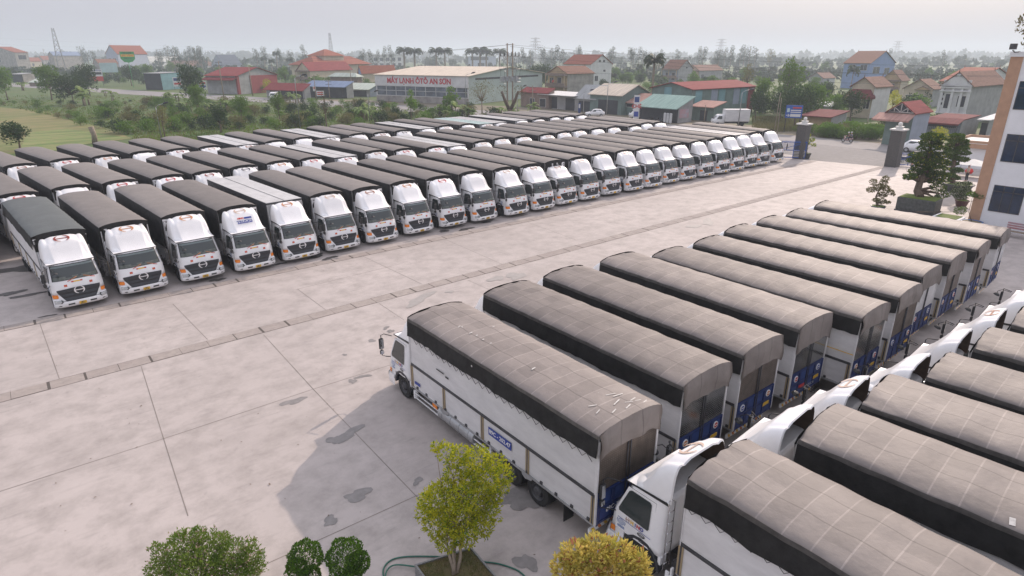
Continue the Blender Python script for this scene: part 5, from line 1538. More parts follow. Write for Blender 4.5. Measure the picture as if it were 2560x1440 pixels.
def ornate(i):
    L, E_, Z = i['L'], i['E'], i['Z']
    b = MB(); b.poly([(-.7, L * .08, E_ * .93), (-.7, L * .33, E_ * 1.08), (-.7, L * .58, E_ * .93)][::-1]); b.poly([(-.7, L * .08, E_ * .93), (-.7, L * .58, E_ * .93), (0, L * .58, E_ * .93), (0, L * .08, E_ * .93)]); b.build('porch_gable', WL['ochre'], i['t'])
    b = MB(); b.poly([(-.75, L * .05, E_ * .91), (-.75, L * .33, E_ * 1.12), (.2, L * .33, E_ * 1.12), (.2, L * .05, E_ * .91)]); b.poly([(-.75, L * .33, E_ * 1.12), (-.75, L * .61, E_ * .91), (.2, L * .61, E_ * .91), (.2, L * .33, E_ * 1.12)]); b.build('porch_roof', RF['tile2'], i['t'])
    b = MB()
    for k in range(6): b.box(-.1, .1, -.12, .1, E_ * (.1 + .15 * k), E_ * (.17 + .15 * k))
    b.build('quoin', WL['ochre'], i['t'])
house('cream house with timbered gables and brick-edged corner', (2322, 268), 2252, 2347, 222, 199, 0, 'v', 'cream', 'grey', 'tile3', (('f', .15, .28, .35, .6), ('f', .32, .42, .35, .6), ('f', .6, .72, .35, .62), ('f', .76, .88, .35, .62)), extra=ornate)
def neoclassic(i):
    L, E_ = i['L'], i['E']; b = MB(); n = 14
    arc = [(-.35, L * .5 + L * .36 * math.cos(math.pi * k / n), E_ + L * .30 * math.sin(math.pi * k / n)) for k in range(n + 1)]
    b.poly(arc[::-1]); b.poly([(x + .5, y, z) for x, y, z in arc])
    b.grid([arc, [(x + .5, y, z) for x, y, z in arc]], 0, False)
    for y in (L * .05, L * .86): b.box(-.3, .1, y, y + L * .09, E_, E_ + .9)
    b.disc((-.1, L * .5, E_ + L * .30), (0, 0, 1), [(0, .3), (.15, .45), (.4, .5), (.55, .2), (.6, 0)], 8)
    pd = b.build('pediment', WL['white'], i['t'])
    b = MB()
    for y in (0, L * .24, L * .54, L * .9): b.box(-.35, -.02, y, y + L * .09, E_ * .28, E_ * .92)
    b.build('pilaster', WL['white'], i['t'])
    for z in (.28, .93, .98, .84): add_box(i, 'cornice', WL['white'], -.5, -.02, -.1, L + .1, E_ * z - .12, E_ * z + .12)
house('white neoclassical house front with rounded pediment and long grey side', (2407, 312), 2334, 2490, 213, 181, 0, 'v', 'white', 'grey', 'tile3', (('f', .12, .38, .45, .72), ('f', .60, .80, .40, .76, 'door'), ('f', .86, .94, .72, .78), ('f', .86, .94, .60, .66), ('f', .86, .94, .48, .54)), extra=neoclassic)
house('broad house with a long red tiled roof rising behind the white front', (2420, 262), 2340, 2520, 205, 170, 0, 'u', 'cream', 'white', 'tile', ())
def truss(i):
    L, E_, Z = i['L'], i['E'], i['Z']
    g = MB(); g.poly([(-.05, .2, E_ + .05), (-.05, L / 2, Z - .1), (-.05, L - .2, E_ + .05)][::-1]); tr = g.build('open_gable', WL['dark'], i['t'])
    b = MB()
    b.tube([(-.12, 0, E_), (-.12, L / 2, Z), (-.12, L, E_), (-.12, 0, E_)], .08, 4)
    for f in (.25, .5, .75): b.tube([(-.12, L * f, E_), (-.12, L * f, E_ + (Z - E_) * (1 - abs(f - .5) * 2))], .06, 4)
    for f, g2 in ((.25, .5), (.75, .5)): b.tube([(-.12, L * f, E_ + (Z - E_) * .5), (-.12, L * g2, E_)], .05, 4)
    b.build('truss', M['trim'], tr)
    awning(i, 'awning', RF['pink'], -.3, L + 1.2, E_ * .80, E_ * .97, 2.4, 0, False)
house('shed with an open truss gable, pale awning and a blue side wall', (2268, 366), 2203, 2309, 283, 257, 0, 'v', 'green', 'greyblue', 'red', (), 'shed', 'shed', .3, truss)
def gated(i):
    awning(i, 'awning', RF['maroon'], -.4, i['L'] + .4, i['E'] * .86, i['E'] * 1.12, 2.8)
    b = MB()
    for k in range(16): b.box(-.12, -.08, i['L'] * (.05 + .055 * k), i['L'] * (.05 + .055 * k) + .06, .1, i['E'] * .55)
    b.build('metal_gate', M['alu'], i['t'])
house('grey shopfront with barred gate under a dark red awning', (2396, 342), 2308, 2440, 302, 290, 0, 'shed', 'greyblue', 'grey', 'maroon', (('f', .1, .9, .55, .9, 'bay'),), 'shop', 'shop', .3, gated)
house('low yellow garage with a dark red fascia and pale flat roof', (2072, 334), 2004, 2110, 293, 279, 0, 'shed', 'ochre', 'grey', 'maroon', (), 'garage', 'garage', .9)
house('tiny shed with a bright white roof behind the yellow garage', (2075, 296), 2040, 2088, 266, 257, 0, 'shed', 'grey', 'grey', 'white', (), 'shed', 'shed')
house('grey market stall with a tilted white awning by the far houses', (2462, 345), 2445, 2510, 300, 284, 0, 'shed', 'grey', 'grey', 'white', (('f', .1, .9, .05, .8, 'bay'),), 'shop', 'shop', 1.2)
# across the bend and to the left
def pagoda(i):
    L, D, E_ = i['L'], i['D'], i['E']
    b = MB(); b.box(D * .25, D * .60, L * .2, L * .9, E_, E_ + 4.5); b.build('upper_storey', WL['cream'], i['t'])
    z = E_ + 4.5; r = MB(); a = (D * .25 - .8, L * .2 - .8, D * .60 + .8, L * .9 + .8); mx, my = (a[0] + a[2]) / 2, (a[1] + a[3]) / 2
    r.poly([(a[0], a[1], z), (a[2], a[1], z), (mx + 1, my, z + 3.4), (mx - 1, my, z + 3.4)]); r.poly([(a[2], a[1], z), (a[2], a[3], z), (mx + 1, my, z + 3.4)]); r.poly([(a[2], a[3], z), (a[0], a[3], z), (mx - 1, my, z + 3.4), (mx + 1, my, z + 3.4)]); r.poly([(a[0], a[3], z), (a[0], a[1], z), (mx - 1, my, z + 3.4)])
    r.build('upper_roof', RF['tile'], i['t'])
house('big temple-like house with layered orange roofs and a raised pavilion', (790, 205), 733, 926, 162, 141, 26, 'hip', 'cream', 'cream', 'tile', (), extra=pagoda, over=1.2)
house('cream house with dark red sheet roof and arched front before the temple-like house', (778, 214), 746, 882, 176, 156, 26, 'v', 'cream', 'cream', 'red', (('f', .2, .45, .2, .75, 'door'), ('f', .6, .8, .3, .7)), extra=porch)
house('narrow blue house with an orange roof', (906, 218), 899, 990, 178, 165, 24, 'v', 'blue', 'cream', 'tile', (('f', .2, .8, .5, .8),))
house('shops under a long low red roof with dark openings', (763, 248), 668, 778, 223, 211, 24, 'shed', 'grey', 'grey', 'red', (('f', .05, .25, .02, .8, 'bay'), ('f', .3, .6, .02, .8, 'bay'), ('f', .65, .9, .02, .8, 'bay')), 'shop', 'shop', 1.2)
house('dark shed with a blue-grey roof beside the red-roofed shops', (868, 246), 768, 885, 216, 205, 23, 'shed', 'dark', 'grey', 'blueroof', (('f', .1, .9, .02, .8, 'bay'),), 'shed', 'shed', 1.0)
house('shed with a pale grey-green roof next to the workshop', (926, 242), 836, 948, 223, 210, 22, 'shed', 'grey', 'greyblue', 'palegreenroof', (('f', .1, .5, .02, .7, 'bay'),), 'shed', 'shed', .8)
house('low building with a pale green roof in front of the blue house', (893, 222), 828, 906, 192, 183, 24, 'hip', 'brown', 'brown', 'palegreenroof', (), 'shed', 'shed', .8)
FW3 = tuple(('s', .2 + .16 * k, .29 + .16 * k, .55, .8) for k in range(5)) + tuple(('s', .2 + .16 * k, .29 + .16 * k, .12, .38) for k in range(5))
house('pale three-storey school-like block with rows of windows, in the haze', (916, 172), 912, 1010, 137, 130, 18, 'flat', 'white', 'white', 'white', FW3, 'building', 'building')
house('pale flat-roofed house with open top floor, left of the transformer poles', (1174, 172), 1171, 1240, 141, 135, 18, 'flat', 'paleblue', 'paleblue', 'white', (('s', .05, .35, .7, .95, 'bay'), ('s', .42, .7, .7, .95, 'bay'), ('s', .3, .55, .2, .45)), 'house', 'house')
def redcols(i):
    add_box(i, 'corner_column', WL['redwall'], -.15, .9, -.15, .6, 0, i['E']); add_box(i, 'red_bay', WL['redwall'], i['D'] * .3, i['D'] + .05, -.15, -.02, 0, i['E'])
    awning(i, 'awning', RF['red'], -.3, i['L'] + .3, i['E'] * .80, i['E'] * .92, 2.2, 0, False)
house('red-roofed warehouse with grey front and dark red corner column', (598, 236), 521, 696, 190, 169, 30, 'u', 'grey', 'grey', 'red', (), 'warehouse', 'warehouse', .5, redcols)
house('row of grey and teal metal sheds at the roadside', (408, 225), 366, 458, 184, 181, 34, 'shed', 'dark', 'teal', 'grey', (), 'shed', 'shed')
house('tall pale blue house with a steep orange roof behind the green sign', (303, 182), 274, 376, 134, 113, 40, 'v', 'paleblue', 'paleblue', 'tile', (('s', .15, .28, .55, .78), ('f', .2, .45, .5, .75), ('f', .6, .8, .5, .75)))
house('hazy tan house with a long orange roof at the left edge', (48, 178), -30, 81, 131, 117, 40, 'v', 'concrete', 'concrete', 'tile', (('f', .5, .8, .5, .8), ('s', .2, .8, .62, .86)))
house('low house with an orange roof and a small red sign, near the left edge', (58, 172), 46, 108, 153, 144, 42, 'v', 'cream', 'cream', 'tile', (('s', .5, .6, .35, .7),))
house('small orange-roofed house beside the leaning pole', (112, 168), 101, 142, 149, 140, 42, 'v', 'concrete', 'concrete', 'tile', ())
house('grey building under a blue metal roof, in the haze at left', (142, 176), 129, 212, 138, 129, 40, 'v', 'concrete', 'concrete', 'blueroof', (), 'building', 'building')
house('long pale-roofed factory shed in the haze', (376, 166), 372, 452, 151, 141, 40, 'v', 'white', 'white', 'white', (), 'warehouse', 'warehouse')
house('low shed with a dull brown roof in the haze', (436, 172), 426, 532, 164, 152, 36, 'v', 'concrete', 'concrete', 'tile2', (), 'shed', 'shed')
house('temple hall with steep dark gabled roof', (560, 176), 532, 606, 162, 137, 34, 'v', 'greyblue', 'greyblue', 'slate', (('f', .35, .65, .1, .8, 'door'),), 'temple', 'temple')
house('small dark hut among the trees at the far left', (60, 206), 29, 90, 186, 183, 40, 'shed', 'dark', 'concrete', 'grey', (), 'hut', 'hut')
house('low hut with a grey-green roof behind the banana plants', (105, 216), 75, 126, 206, 197, 40, 'shed', 'brown', 'brown', 'palegreenroof', (), 'hut', 'hut')
house('plain house with a rusty roof behind the billboards', (252, 184), 239, 300, 158, 148, 40, 'v', 'concrete', 'concrete', 'tile2', ())
# ------------------------------------------------------------------ signs
def signboard(label, px0, py0, px1, py1, base, m, lines=(), posts=2, tilt=0.0, name='signboard', cat='sign', frame=None, shield=False, postm=None):
    P = at((px0 + px1) / 2, base); k = mpp(P)
    n = Vector((CAM.x - P.x, CAM.y - P.y, 0)).normalized(); ang = math.atan2(n.y, n.x) + math.pi / 2 + R(tilt)
    t = empty(name, (P.x, P.y, 0), ang); w_ = (px1 - px0) * k / 2
    z1 = height_at(P, py0); z0 = height_at(P, py1)
    b = MB()
    if shield:
        pts = [(-w_, -.06, z1), (w_, -.06, z1), (w_, -.06, z0 + (z1 - z0) * .35), (w_ * .6, -.06, z0 + (z1 - z0) * .1), (0, -.06, z0), (-w_ * .6, -.06, z0 + (z1 - z0) * .1), (-w_, -.06, z0 + (z1 - z0) * .35)]
        b.poly(pts); b.poly([(x, .06, z) for x, _, z in pts][::-1]); b.rings([pts, [(x, .06, z) for x, _, z in pts]], 0, False)
    else: b.box(-w_, w_, -.08, .04, z0, z1)
    bd = b.build('board', m, t)
    b = MB()
    xs = [0] if posts == 1 else [-w_ * .85, w_ * .85]
    for x in xs: b.tube([(x, .1, 0), (x, .1, z0 + (z1 - z0) * .9)], .10 if posts == 1 else .07, 6)
    b.build('post', postm or M['steel'], t)
    for (txt, fx, fz, size, mm) in lines:
        if txt.startswith('#'):
            q = MB(); a, c, d, e = [float(v) for v in txt[1:].split(',')]; q.box(-w_ + 2 * w_ * a, -w_ + 2 * w_ * c, -.105, -.085, z0 + (z1 - z0) * d, z0 + (z1 - z0) * e); q.build('panel', mm, bd)
        else: put_text('lettering', txt, size * (z1 - z0), mm, bd, (-w_ + 2 * w_ * fx, -.115, z0 + (z1 - z0) * fz), (1, 0, 0), (0, 0, 1), bold=.03 * size * (z1 - z0))
    return tag(t, label, cat)
GR = mat('sign_green', (.05, .32, .10), .4); RD = mat('sign_red', (.5, .05, .04), .4); WH = mat('sign_white', (.65, .65, .65), .4); CY = mat('sign_pale_cyan', (.45, .58, .60), .35, var=.15, scale=.3)
signboard('green shield-shaped sign on a tall green pole', 319, 129, 350, 157, 219, GR, (('#.05,.95,.55,.76', 0, 0, 0, M['yellow']), ('ĐẠI LONG', .5, .88, .15, M['ink']), ('ĐỨC DŨNG', .5, .65, .17, RD), ('0978.171.15', .5, .4, .12, M['ink'])), 1, shield=True, postm=GR)
signboard('large pale cyan billboard in front of a plain house', 262, 157, 299, 181, 210, CY, (), 2)
signboard('stacked white and red roadside sign with blue pictures', 226, 173, 260, 203, 217, WH, (('CƠ KHÍ LONG AN', .5, .9, .13, M['bluesign']), ('#.05,.45,.55,.75', 0, 0, 0, M['bluesign']), ('#.55,.95,.55,.75', 0, 0, 0, M['steel']), ('#0,1,0,.4', 0, 0, 0, RD)), 2)
signboard('small white sign reading CANH CÁ RÔ in red', 605, 213, 620, 231, 234, WH, (('CANH', .5, .55, .27, RD), ('CÁ RÔ', .5, .25, .27, RD)), 2)
signboard('narrow white advertising panel beside the teal shed', 437, 193, 457, 216, 224, WH, (('#.1,.9,.6,.9', 0, 0, 0, M['bluelite']), ('#.1,.9,.2,.4', 0, 0, 0, RD)), 2)
signboard('white shop panel beside the round roadside tree', 500, 203, 518, 224, 230, WH, (('#.1,.9,.65,.9', 0, 0, 0, RD), ('#.1,.9,.3,.5', 0, 0, 0, M['bluesign'])), 2)
signboard('tall white sign with the red word CHÈ beside the open shop', 1582, 238, 1596, 296, 303, WH, (('CHÈ', .5, .52, .22, RD), ('#.1,.9,.70,.93', 0, 0, 0, M['bluelite']), ('#.12,.88,.08,.3', 0, 0, 0, M['bluesign'])), 2)
signboard('blue roadside information board with white lines, near the gate', 1958, 263, 1996, 295, 331, mat('info_blue', (.03, .10, .38), .4), (('#.4,.92,.74,.86', 0, 0, 0, RD), ('#.3,.92,.56,.64', 0, 0, 0, WH), ('#.3,.92,.42,.49', 0, 0, 0, WH), ('#.08,.24,.45,.75', 0, 0, 0, CY), ('#.3,.92,.1,.32', 0, 0, 0, WH), ('→', .16, .2, .35, WH)), 2)
signboard('small white square sign on the red shops wall', 785, 216, 792, 228, 246, WH, (('#.2,.8,.5,.85', 0, 0, 0, RD),), 1)
signboard('wide white shop sign with red writing by the dark shed', 793, 227, 811, 240, 247, WH, (('#.1,.9,.6,.8', 0, 0, 0, RD), ('#.1,.9,.2,.45', 0, 0, 0, RD)), 2)
signboard('triangular-topped small yellow warning sign near the bend', 674, 221, 680, 229, 240, M['yellow'], (), 1)
signboard('narrow blue banner stand at the shop forecourt', 1445, 258, 1451, 282, 286, M['bluelite'], (('#.2,.8,.5,.9', 0, 0, 0, WH),), 1)
# ------------------------------------------------------------------ poles, wires, pylons
def lamp_post(px, base, top, label, arm=1, group='street lamps along the road'):
    P = at(px, base); h = height_at(P, top); t = empty('street_lamp', P)
    b = MB(); b.tube([(0, 0, 0), (0, 0, h * .9), (0, 0, h)], [.10, .07, .05], 6); b.build('post', M['alu'], t)
    d = RT * arm
    b = MB(); b.tube([(0, 0, h), (d.x * .5, d.y * .5, h + .35), (d.x * 1.5, d.y * 1.5, h + .6)], .045, 5); b.build('arm', M['alu'], t)
    b = MB(); b.tube([(d.x * 1.3, d.y * 1.3, h + .55), (d.x * 1.7, d.y * 1.7, h + .68), (d.x * 2.2, d.y * 2.2, h + .8)], [.08, .17, .08], 6); b.build('lamp_head', M['steel'], t)
    return tag(t, label, 'street lamp', group)
for px, ba, tp, ar, lb in ((751, 320, 196, 1, 'in front of the bare brown tree'), (1166, 296, 190, 1, 'right of the workshop sign'), (925, 308, 236, 1, 'low among the banana plants'), (1458, 290, 232, 1, 'by the canopy shop with a bright arm'), (1516, 294, 212, 1, 'right in front of the green beige-roofed shed'), (1845, 318, 232, 1, 'beside the warehouse red end wall'), (405, 350, 268, 1, 'slim, beside the thin olive tree'), (1293, 285, 222, 1, 'by the transformer poles')):
    lamp_post(px, ba, tp, 'grey street lamp, ' + lb, ar)
def pole(px, base, top, label, r=.14, cross=True, lean=0.0, m='palebark'):
    P = at(px, base); h = height_at(P, top); t = empty('utility_pole', P)
    b = MB(); b.tube([(0, 0, -.1), (RT.x * lean * h, RT.y * lean * h, h)], [r * 1.2, r * .8], 7); b.build('post', M[m], t)
    if cross:
        b = MB(); d = RT * 1.0
        for z in (h - .4, h - 1.3): b.tube([(-d.x, -d.y, z), (d.x, d.y, z)], .06, 4)
        b.build('crossarm', M['steel'], t)
    return tag(t, label, 'utility pole', 'utility poles along the road')
for a in ((165, 186, 148, 'short pale pole among the dark trees at left', .14, False, -.05), (122, 176, 122, 'tall pole with crossarms in front of the orange roofs', .16, True, -.03), (562, 258, 152, 'tall concrete pole left of the red-roofed warehouse', .16, True), (632, 240, 165, 'concrete pole against the red-roofed warehouse', .14, False), (791, 250, 187, 'dark pole by the red-roofed shops', .13, True), (825, 248, 200, 'pole behind the blue-grey shed roof', .12, True), (881, 240, 170, 'bare concrete pole in front of the blue house', .15, False),
          (1331, 272, 214, 'dark pole with a yellow banner by the brown shop', .13, True), (1549, 262, 220, 'short pole with crossarm at the beige roof', .12, True), (1760, 305, 262, 'pole behind the white box van', .1, False), (1934, 338, 232, 'thin bamboo pole beside the blue board', .06, False, .02), (1942, 340, 245, 'second thin bamboo pole leaning by the blue board', .06, False, -.02), (2163, 335, 285, 'dark short pole in the hedge', .09, False)):
    pole(*a)
# twin poles with transformers
P = at(1275, 288); h = height_at(P, 108); t = empty('transformer_station', P)
s_ = 13 * mpp(P) / 2
for x in (-1, 1):
    b = MB(); b.tube([(RT.x * s_ * x, RT.y * s_ * x, 0), (RT.x * s_ * x, RT.y * s_ * x, h)], [.2, .14], 8); b.build('post', M['palebark'], t)
b = MB()
for py in (140, 173, 196, 205):
    z = height_at(P, py); d = RT * s_ * 4
    b.tube([(-d.x, -d.y, z), (d.x, d.y, z)], .09, 4)
z = height_at(P, 111); d = RT * s_ * 1.6; b.tube([(-d.x, -d.y, z), (d.x, d.y, z)], .06, 4)
for x in (-1, 1):
    for py in (140, 173, 205):
        z = height_at(P, py); a = RT * s_ * x
        b.tube([(a.x, a.y, z - 1.2), (a.x * 2.4, a.y * 2.4, z)], .05, 4)
b.build('crossarm', M['alu'], t)
for i in range(6):
    b = MB(); x = -3.4 + i * 1.36; a = RT * s_ * x; z = height_at(P, 140)
    b.tube([(a.x, a.y, z), (a.x, a.y, z + .9)], [.14, .07], 5); b.build('insulator', M['steel'], t)
for i in range(4):
    b = MB(); x = -3.0 + i * 1.8; a = RT * s_ * x; z = height_at(P, 203)
    b.box(a.x - .35, a.x + .35, a.y - .35, a.y + .35, z, z + 1.0); b.build('switch_box', M['alu'], t)
b = MB(); rr = random.Random(4)
for i in range(12):
    x = -3.6 + i * .65; a = RT * s_ * x; z0 = height_at(P, 140); z1 = height_at(P, 200 if i % 2 else 173); c = RT * s_ * (x + rr.uniform(-.8, .8))
    b.tube([(a.x, a.y, z0), ((a.x * 1.15), (a.y * 1.15), (z0 + z1) / 2), (c.x, c.y, z1)], .035, 4)
b.build('cable', M['black'], t)
tag(t, 'twin concrete poles carrying crossarms, cables and grey transformer boxes', 'utility pole')
TP = P.copy(); TH = h
def wire(a, c, sag, label):
    a = Vector(a); c = Vector(c); b = MB(); pts = []
    for k in range(13):
        f = k / 12; p = a.lerp(c, f); p.z -= sag * 4 * f * (1 - f); pts.append(p)
    b.tube(pts, .028, 3)
    return tag(b.build('overhead_wire', M['black']), label, 'wire', 'overhead wires')
a0 = (TP.x, TP.y, height_at(TP, 112))
for k, (px, py, dep) in enumerate(((560, 150, 240), (560, 158, 240))): wire(a0, at_depth(px, py, dep), 1.0, ['upper wire running left from the twin transformer poles', 'lower wire running left from the twin transformer poles'][k])
for k, (px, py, dep) in enumerate(((2700, 165, 120), (2700, 190, 120), (2700, 196, 120), (2700, 222, 120))):
    wire((TP.x, TP.y, height_at(TP, (112, 116, 141, 172)[k])), at_depth(px, py, dep), (1.4, 1.8, .8, .5)[k], 'overhead wire sweeping right from the twin poles, %s of four' % ('uppermost', 'second', 'third', 'lowest')[k])
for k, (p, q) in enumerate(((at_depth(-60, 92, 700), at_depth(900, 128, 700)), (at_depth(-60, 108, 700), at_depth(900, 131, 700)))): wire(p, q, 2, ['upper faint wire across the sky at left', 'lower faint wire across the sky at left'][k]).scale = (1, 1, 1)
def pylon(px, top, dep, wd, label, arms=3):
    P = at_depth(px, 150, dep); P.z = 0; h = height_at(P, top); t = MB(); k = wd / 2; n = 9
    def c(i, z): f = 1 - .72 * z / h; return Vector(((-k, k, k, -k)[i] * f, (-k, -k, k, k)[i] * f, z))
    for i in range(4): t.tube([c(i, 0), c(i, h)], .22, 4)
    for j in range(n):
        z0, z1 = h * j / n, h * (j + 1) / n
        for i in range(4): t.tube([c(i, z0), c((i + 1) % 4, z1)], .12, 3); t.tube([c((i + 1) % 4, z0), c(i, z1)], .12, 3)
    for j in range(arms):
        z = h * (1 - .12 * j - .02); a = RT * (wd * (.75 + .12 * j)); t.tube([(-a.x, -a.y, z), (0, 0, z + 1.2), (a.x, a.y, z)], .2, 4); t.tube([(-a.x, -a.y, z), (a.x, a.y, z)], .2, 4)
    return tag(t.build('power_pylon', mat('galvanised_lattice', (.30, .30, .32), .6) if 'galvanised_lattice' not in bpy.data.materials else bpy.data.materials['galvanised_lattice'], None, P), label, 'pylon', 'power pylons on the horizon')
pylon(150, 70, 560, 6, 'lattice mast leaning at the left, the clearest of the pylons', 0)
pylon(830, 82, 820, 6, 'slim lattice mast behind the temple-like house', 0)
pylon(1338, 95, 900, 9, 'lattice pylon with crossarms right of the twin poles')
pylon(1799, 98, 1050, 10, 'faint lattice pylon left of the blue house')
pylon(2237, 103, 1250, 11, 'faintest lattice pylon right of the blue house')
# ------------------------------------------------------------------ vegetation of the green strip and the village
kind('oak_a', tree_mesh(1, 8, 3.6, 1.2, 2400, .46, 15), 'bark', 'mid')
kind('oak_b', tree_mesh(2, 7, 3.8, .8, 2400, .46, 16), 'bark', 'dark')
kind('oak_c', tree_mesh(3, 9, 3.2, 1.5, 2000, .44, 14, 1.2), 'bark', 'mid')
kind('round', tree_mesh(4, 5.2, 2.2, 1.0, 2200, .30, 12, 1.05, .75), 'bark', 'dark')
kind('thin', tree_mesh(5, 6.5, 2.2, 2.4, 420, .36, 7, 1.1, .4), 'bark', 'olive')
kind('wispy', tree_mesh(6, 8, 3.6, 2.2, 900, .22, 12, .8, .3), 'palebark', 'olive')
kind('bare', tree_mesh(7, 7, 2.1, 1.6, 260, .28, 9, 1.3, .4), 'bark', 'brown')
kind('young', tree_mesh(8, 5.5, 1.5, 1.4, 520, .40, 8, 1.2, .4), 'bark', 'mid')
kind('light', tree_mesh(9, 6, 2.6, 1.2, 1100, .30, 12, 1.1, .35), 'bark', 'yellow')
for i in range(3): kind('bush%d' % i, tree_mesh(20 + i, 2.4, 2.0, .2, 800, .27, 11, .75, .55, bush=True), 'bark', ('mid', 'dark', 'olive')[i])
kind('palm_a', palm_mesh(1, 11, 3.6, 24, .3), 'palebark', 'palm'); kind('palm_b', palm_mesh(2, 9.5, 3.4, 22, .28), 'palebark', 'palm'); kind('palm_s', palm_mesh(3, 4.5, 2.6, 18, .12), 'palebark', 'palm')
for i in range(3): kind('banana%d' % i, banana_mesh(40 + i, 3.4, 8), 'palebark', 'banana')
def euc(seed):
    r = random.Random(seed); tb = MB(); cb = MB(); cl = []
    tb.tube([(0, 0, 0), (.2, 0, 9), (.1, .2, 17)], [.28, .2, .06], 5)
    for i in range(9):
        z = 6 + 11 * (i + r.random()) / 9; cl.append((r.uniform(-1.6, 1.6), r.uniform(-1.6, 1.6), z, r.uniform(1.0, 2.1) * (1.15 - .4 * abs(z - 12) / 6), 1.25))
    clumps_mesh(cb, cl, 700, .6, r, 0, .5, .5); return tb, cb
for i in range(3): kind('euc%d' % i, euc(60 + i), 'palebark', 'far')
def vp(key, px, base, top, label, cat='tree', group=None, name='tree', full=None, wid=1.0):
    """plant standing on ground row `base` and reaching up to row `top`"""
    P = at(px, base); h = height_at(P, top)
    H0 = {'oak_a': 8, 'oak_b': 7, 'oak_c': 9, 'round': 5.2, 'thin': 6.5, 'wispy': 8, 'bare': 7, 'young': 5.5, 'light': 6, 'palm_a': 12.6, 'palm_b': 11.1, 'palm_s': 6.0, 'banana0': 3.1, 'banana1': 3.1, 'banana2': 3.1, 'euc0': 18, 'euc1': 18, 'euc2': 18, 'bush0': 2.3, 'bush1': 2.3, 'bush2': 2.3}[key]
    s = h / H0
    if key.startswith('banana'): s *= 1.35
    return plant(key, P, s * wid, label, cat, group, name, sz=s)
for a in (('round', 50, 376, 306, 'dense dark leafy tree at the left edge behind the parked trucks', 1.5), ('round', 552, 334, 266, 'round clipped dark green tree just behind the back row', 1.0), ('thin', 414, 350, 262, 'thin olive-leaved tree beside the slim lamp', .8), ('bare', 817, 322, 224, 'nearly bare brown tree behind the back row', .8), ('young', 1028, 304, 224, 'slender young tree with leaf tufts in front of the workshop windows', .8), ('young', 1132, 292, 216, 'leafy green young tree before the workshop right corner', 1.25), ('wispy', 1206, 300, 195, 'wispy spreading tree beside the workshop grey side', .9),
          ('oak_c', 700, 300, 232, 'pale feathery tree beside the bend in the road', .9), ('thin', 555, 330, 292, 'small olive tree among scrub left of the round tree', 1.1), ('oak_a', 604, 304, 240, 'mid-green bushy tree beyond the round clipped tree', 1.0), ('oak_b', 485, 262, 158, 'tall rounded tree in front of the teal sheds', .55), ('oak_a', 500, 285, 212, 'dark green tree below the tall rounded roadside one', .8), ('oak_b', 185, 262, 186, 'broad dark tree above the banana plants at left', 1.0), ('oak_a', 130, 250, 162, 'large dark tree mass near the leaning pole', .9), ('oak_b', 225, 240, 160, 'dark spreading tree left of the billboards', .8), ('oak_a', 20, 250, 168, 'dark tree at the far left before the huts', .8), ('oak_b', 330, 214, 162, 'dark tree under the pale blue house', 1.0), ('oak_a', 372, 204, 160, 'dark tree right of the pale blue house', 1.0), ('oak_c', 430, 190, 152, 'hazy tree before the long pale shed', 1.0), ('oak_b', 652, 200, 168, 'dark tree behind the red-roofed warehouse', .9), ('oak_c', 715, 215, 165, 'tree between the red-roofed warehouse and temple-like house', .9), ('light', 672, 240, 196, 'yellowish tree at the warehouse corner', .8),
          ('oak_b', 1350, 225, 158, 'dark rounded tree behind the workshop gable', .8), ('oak_a', 1570, 215, 180, 'dark tree below the tall royal palm', 1.1), ('oak_b', 1600, 214, 184, 'second dark tree beside the tall royal palm', 1.0), ('thin', 1862, 262, 160, 'sparse tall tree at the green warehouse end', .6), ('oak_a', 1905, 282, 196, 'large dark tree right of the red end wall', .8), ('oak_c', 1960, 285, 150, 'tall loose-crowned tree above the blue board', .8), ('oak_b', 1950, 300, 225, 'dense dark tree just behind the blue board', .9), ('oak_a', 2020, 282, 205, 'broad green tree behind the yellow garage', .9), ('oak_b', 2052, 262, 206, 'dark rounded tree left of the white house', .9), ('round', 2125, 304, 228, 'dense green round tree before the white awning house', 1.05), ('light', 2228, 288, 224, 'light green tree between the white and cream houses', .8), ('palm_s', 2125, 225, 160, 'small palm in front of the bright blue house', .8), ('light', 2340, 372, 316, 'yellow-leaved small tree behind the gatehouse', 1.1), ('oak_b', 1985, 318, 215, 'large dark tree mass right of the dark tree by the blue board', .9), ('oak_a', 2040, 306, 214, 'tall green tree left of the round one by the red awning', .8), ('oak_b', 1888, 300, 226, 'dark tree at the foot of the red end wall', .8), ('oak_c', 2292, 262, 214, 'tree between the ochre gable house and the cream house', .7), ('oak_a', 2090, 296, 236, 'green tree touching the yellow garage roof', .9), ('thin', 1922, 175, 122, 'tall hazy tree on the skyline left of the blue house', .8), ('oak_c', 2060, 190, 155, 'hazy tree on the plain left of the blue house', 1.0), ('round', 2495, 178, 150, 'dark tree beside the office tan strip', 1.4)):
    vp(a[0], a[1], a[2], a[3], a[4], 'tree', wid=a[5])
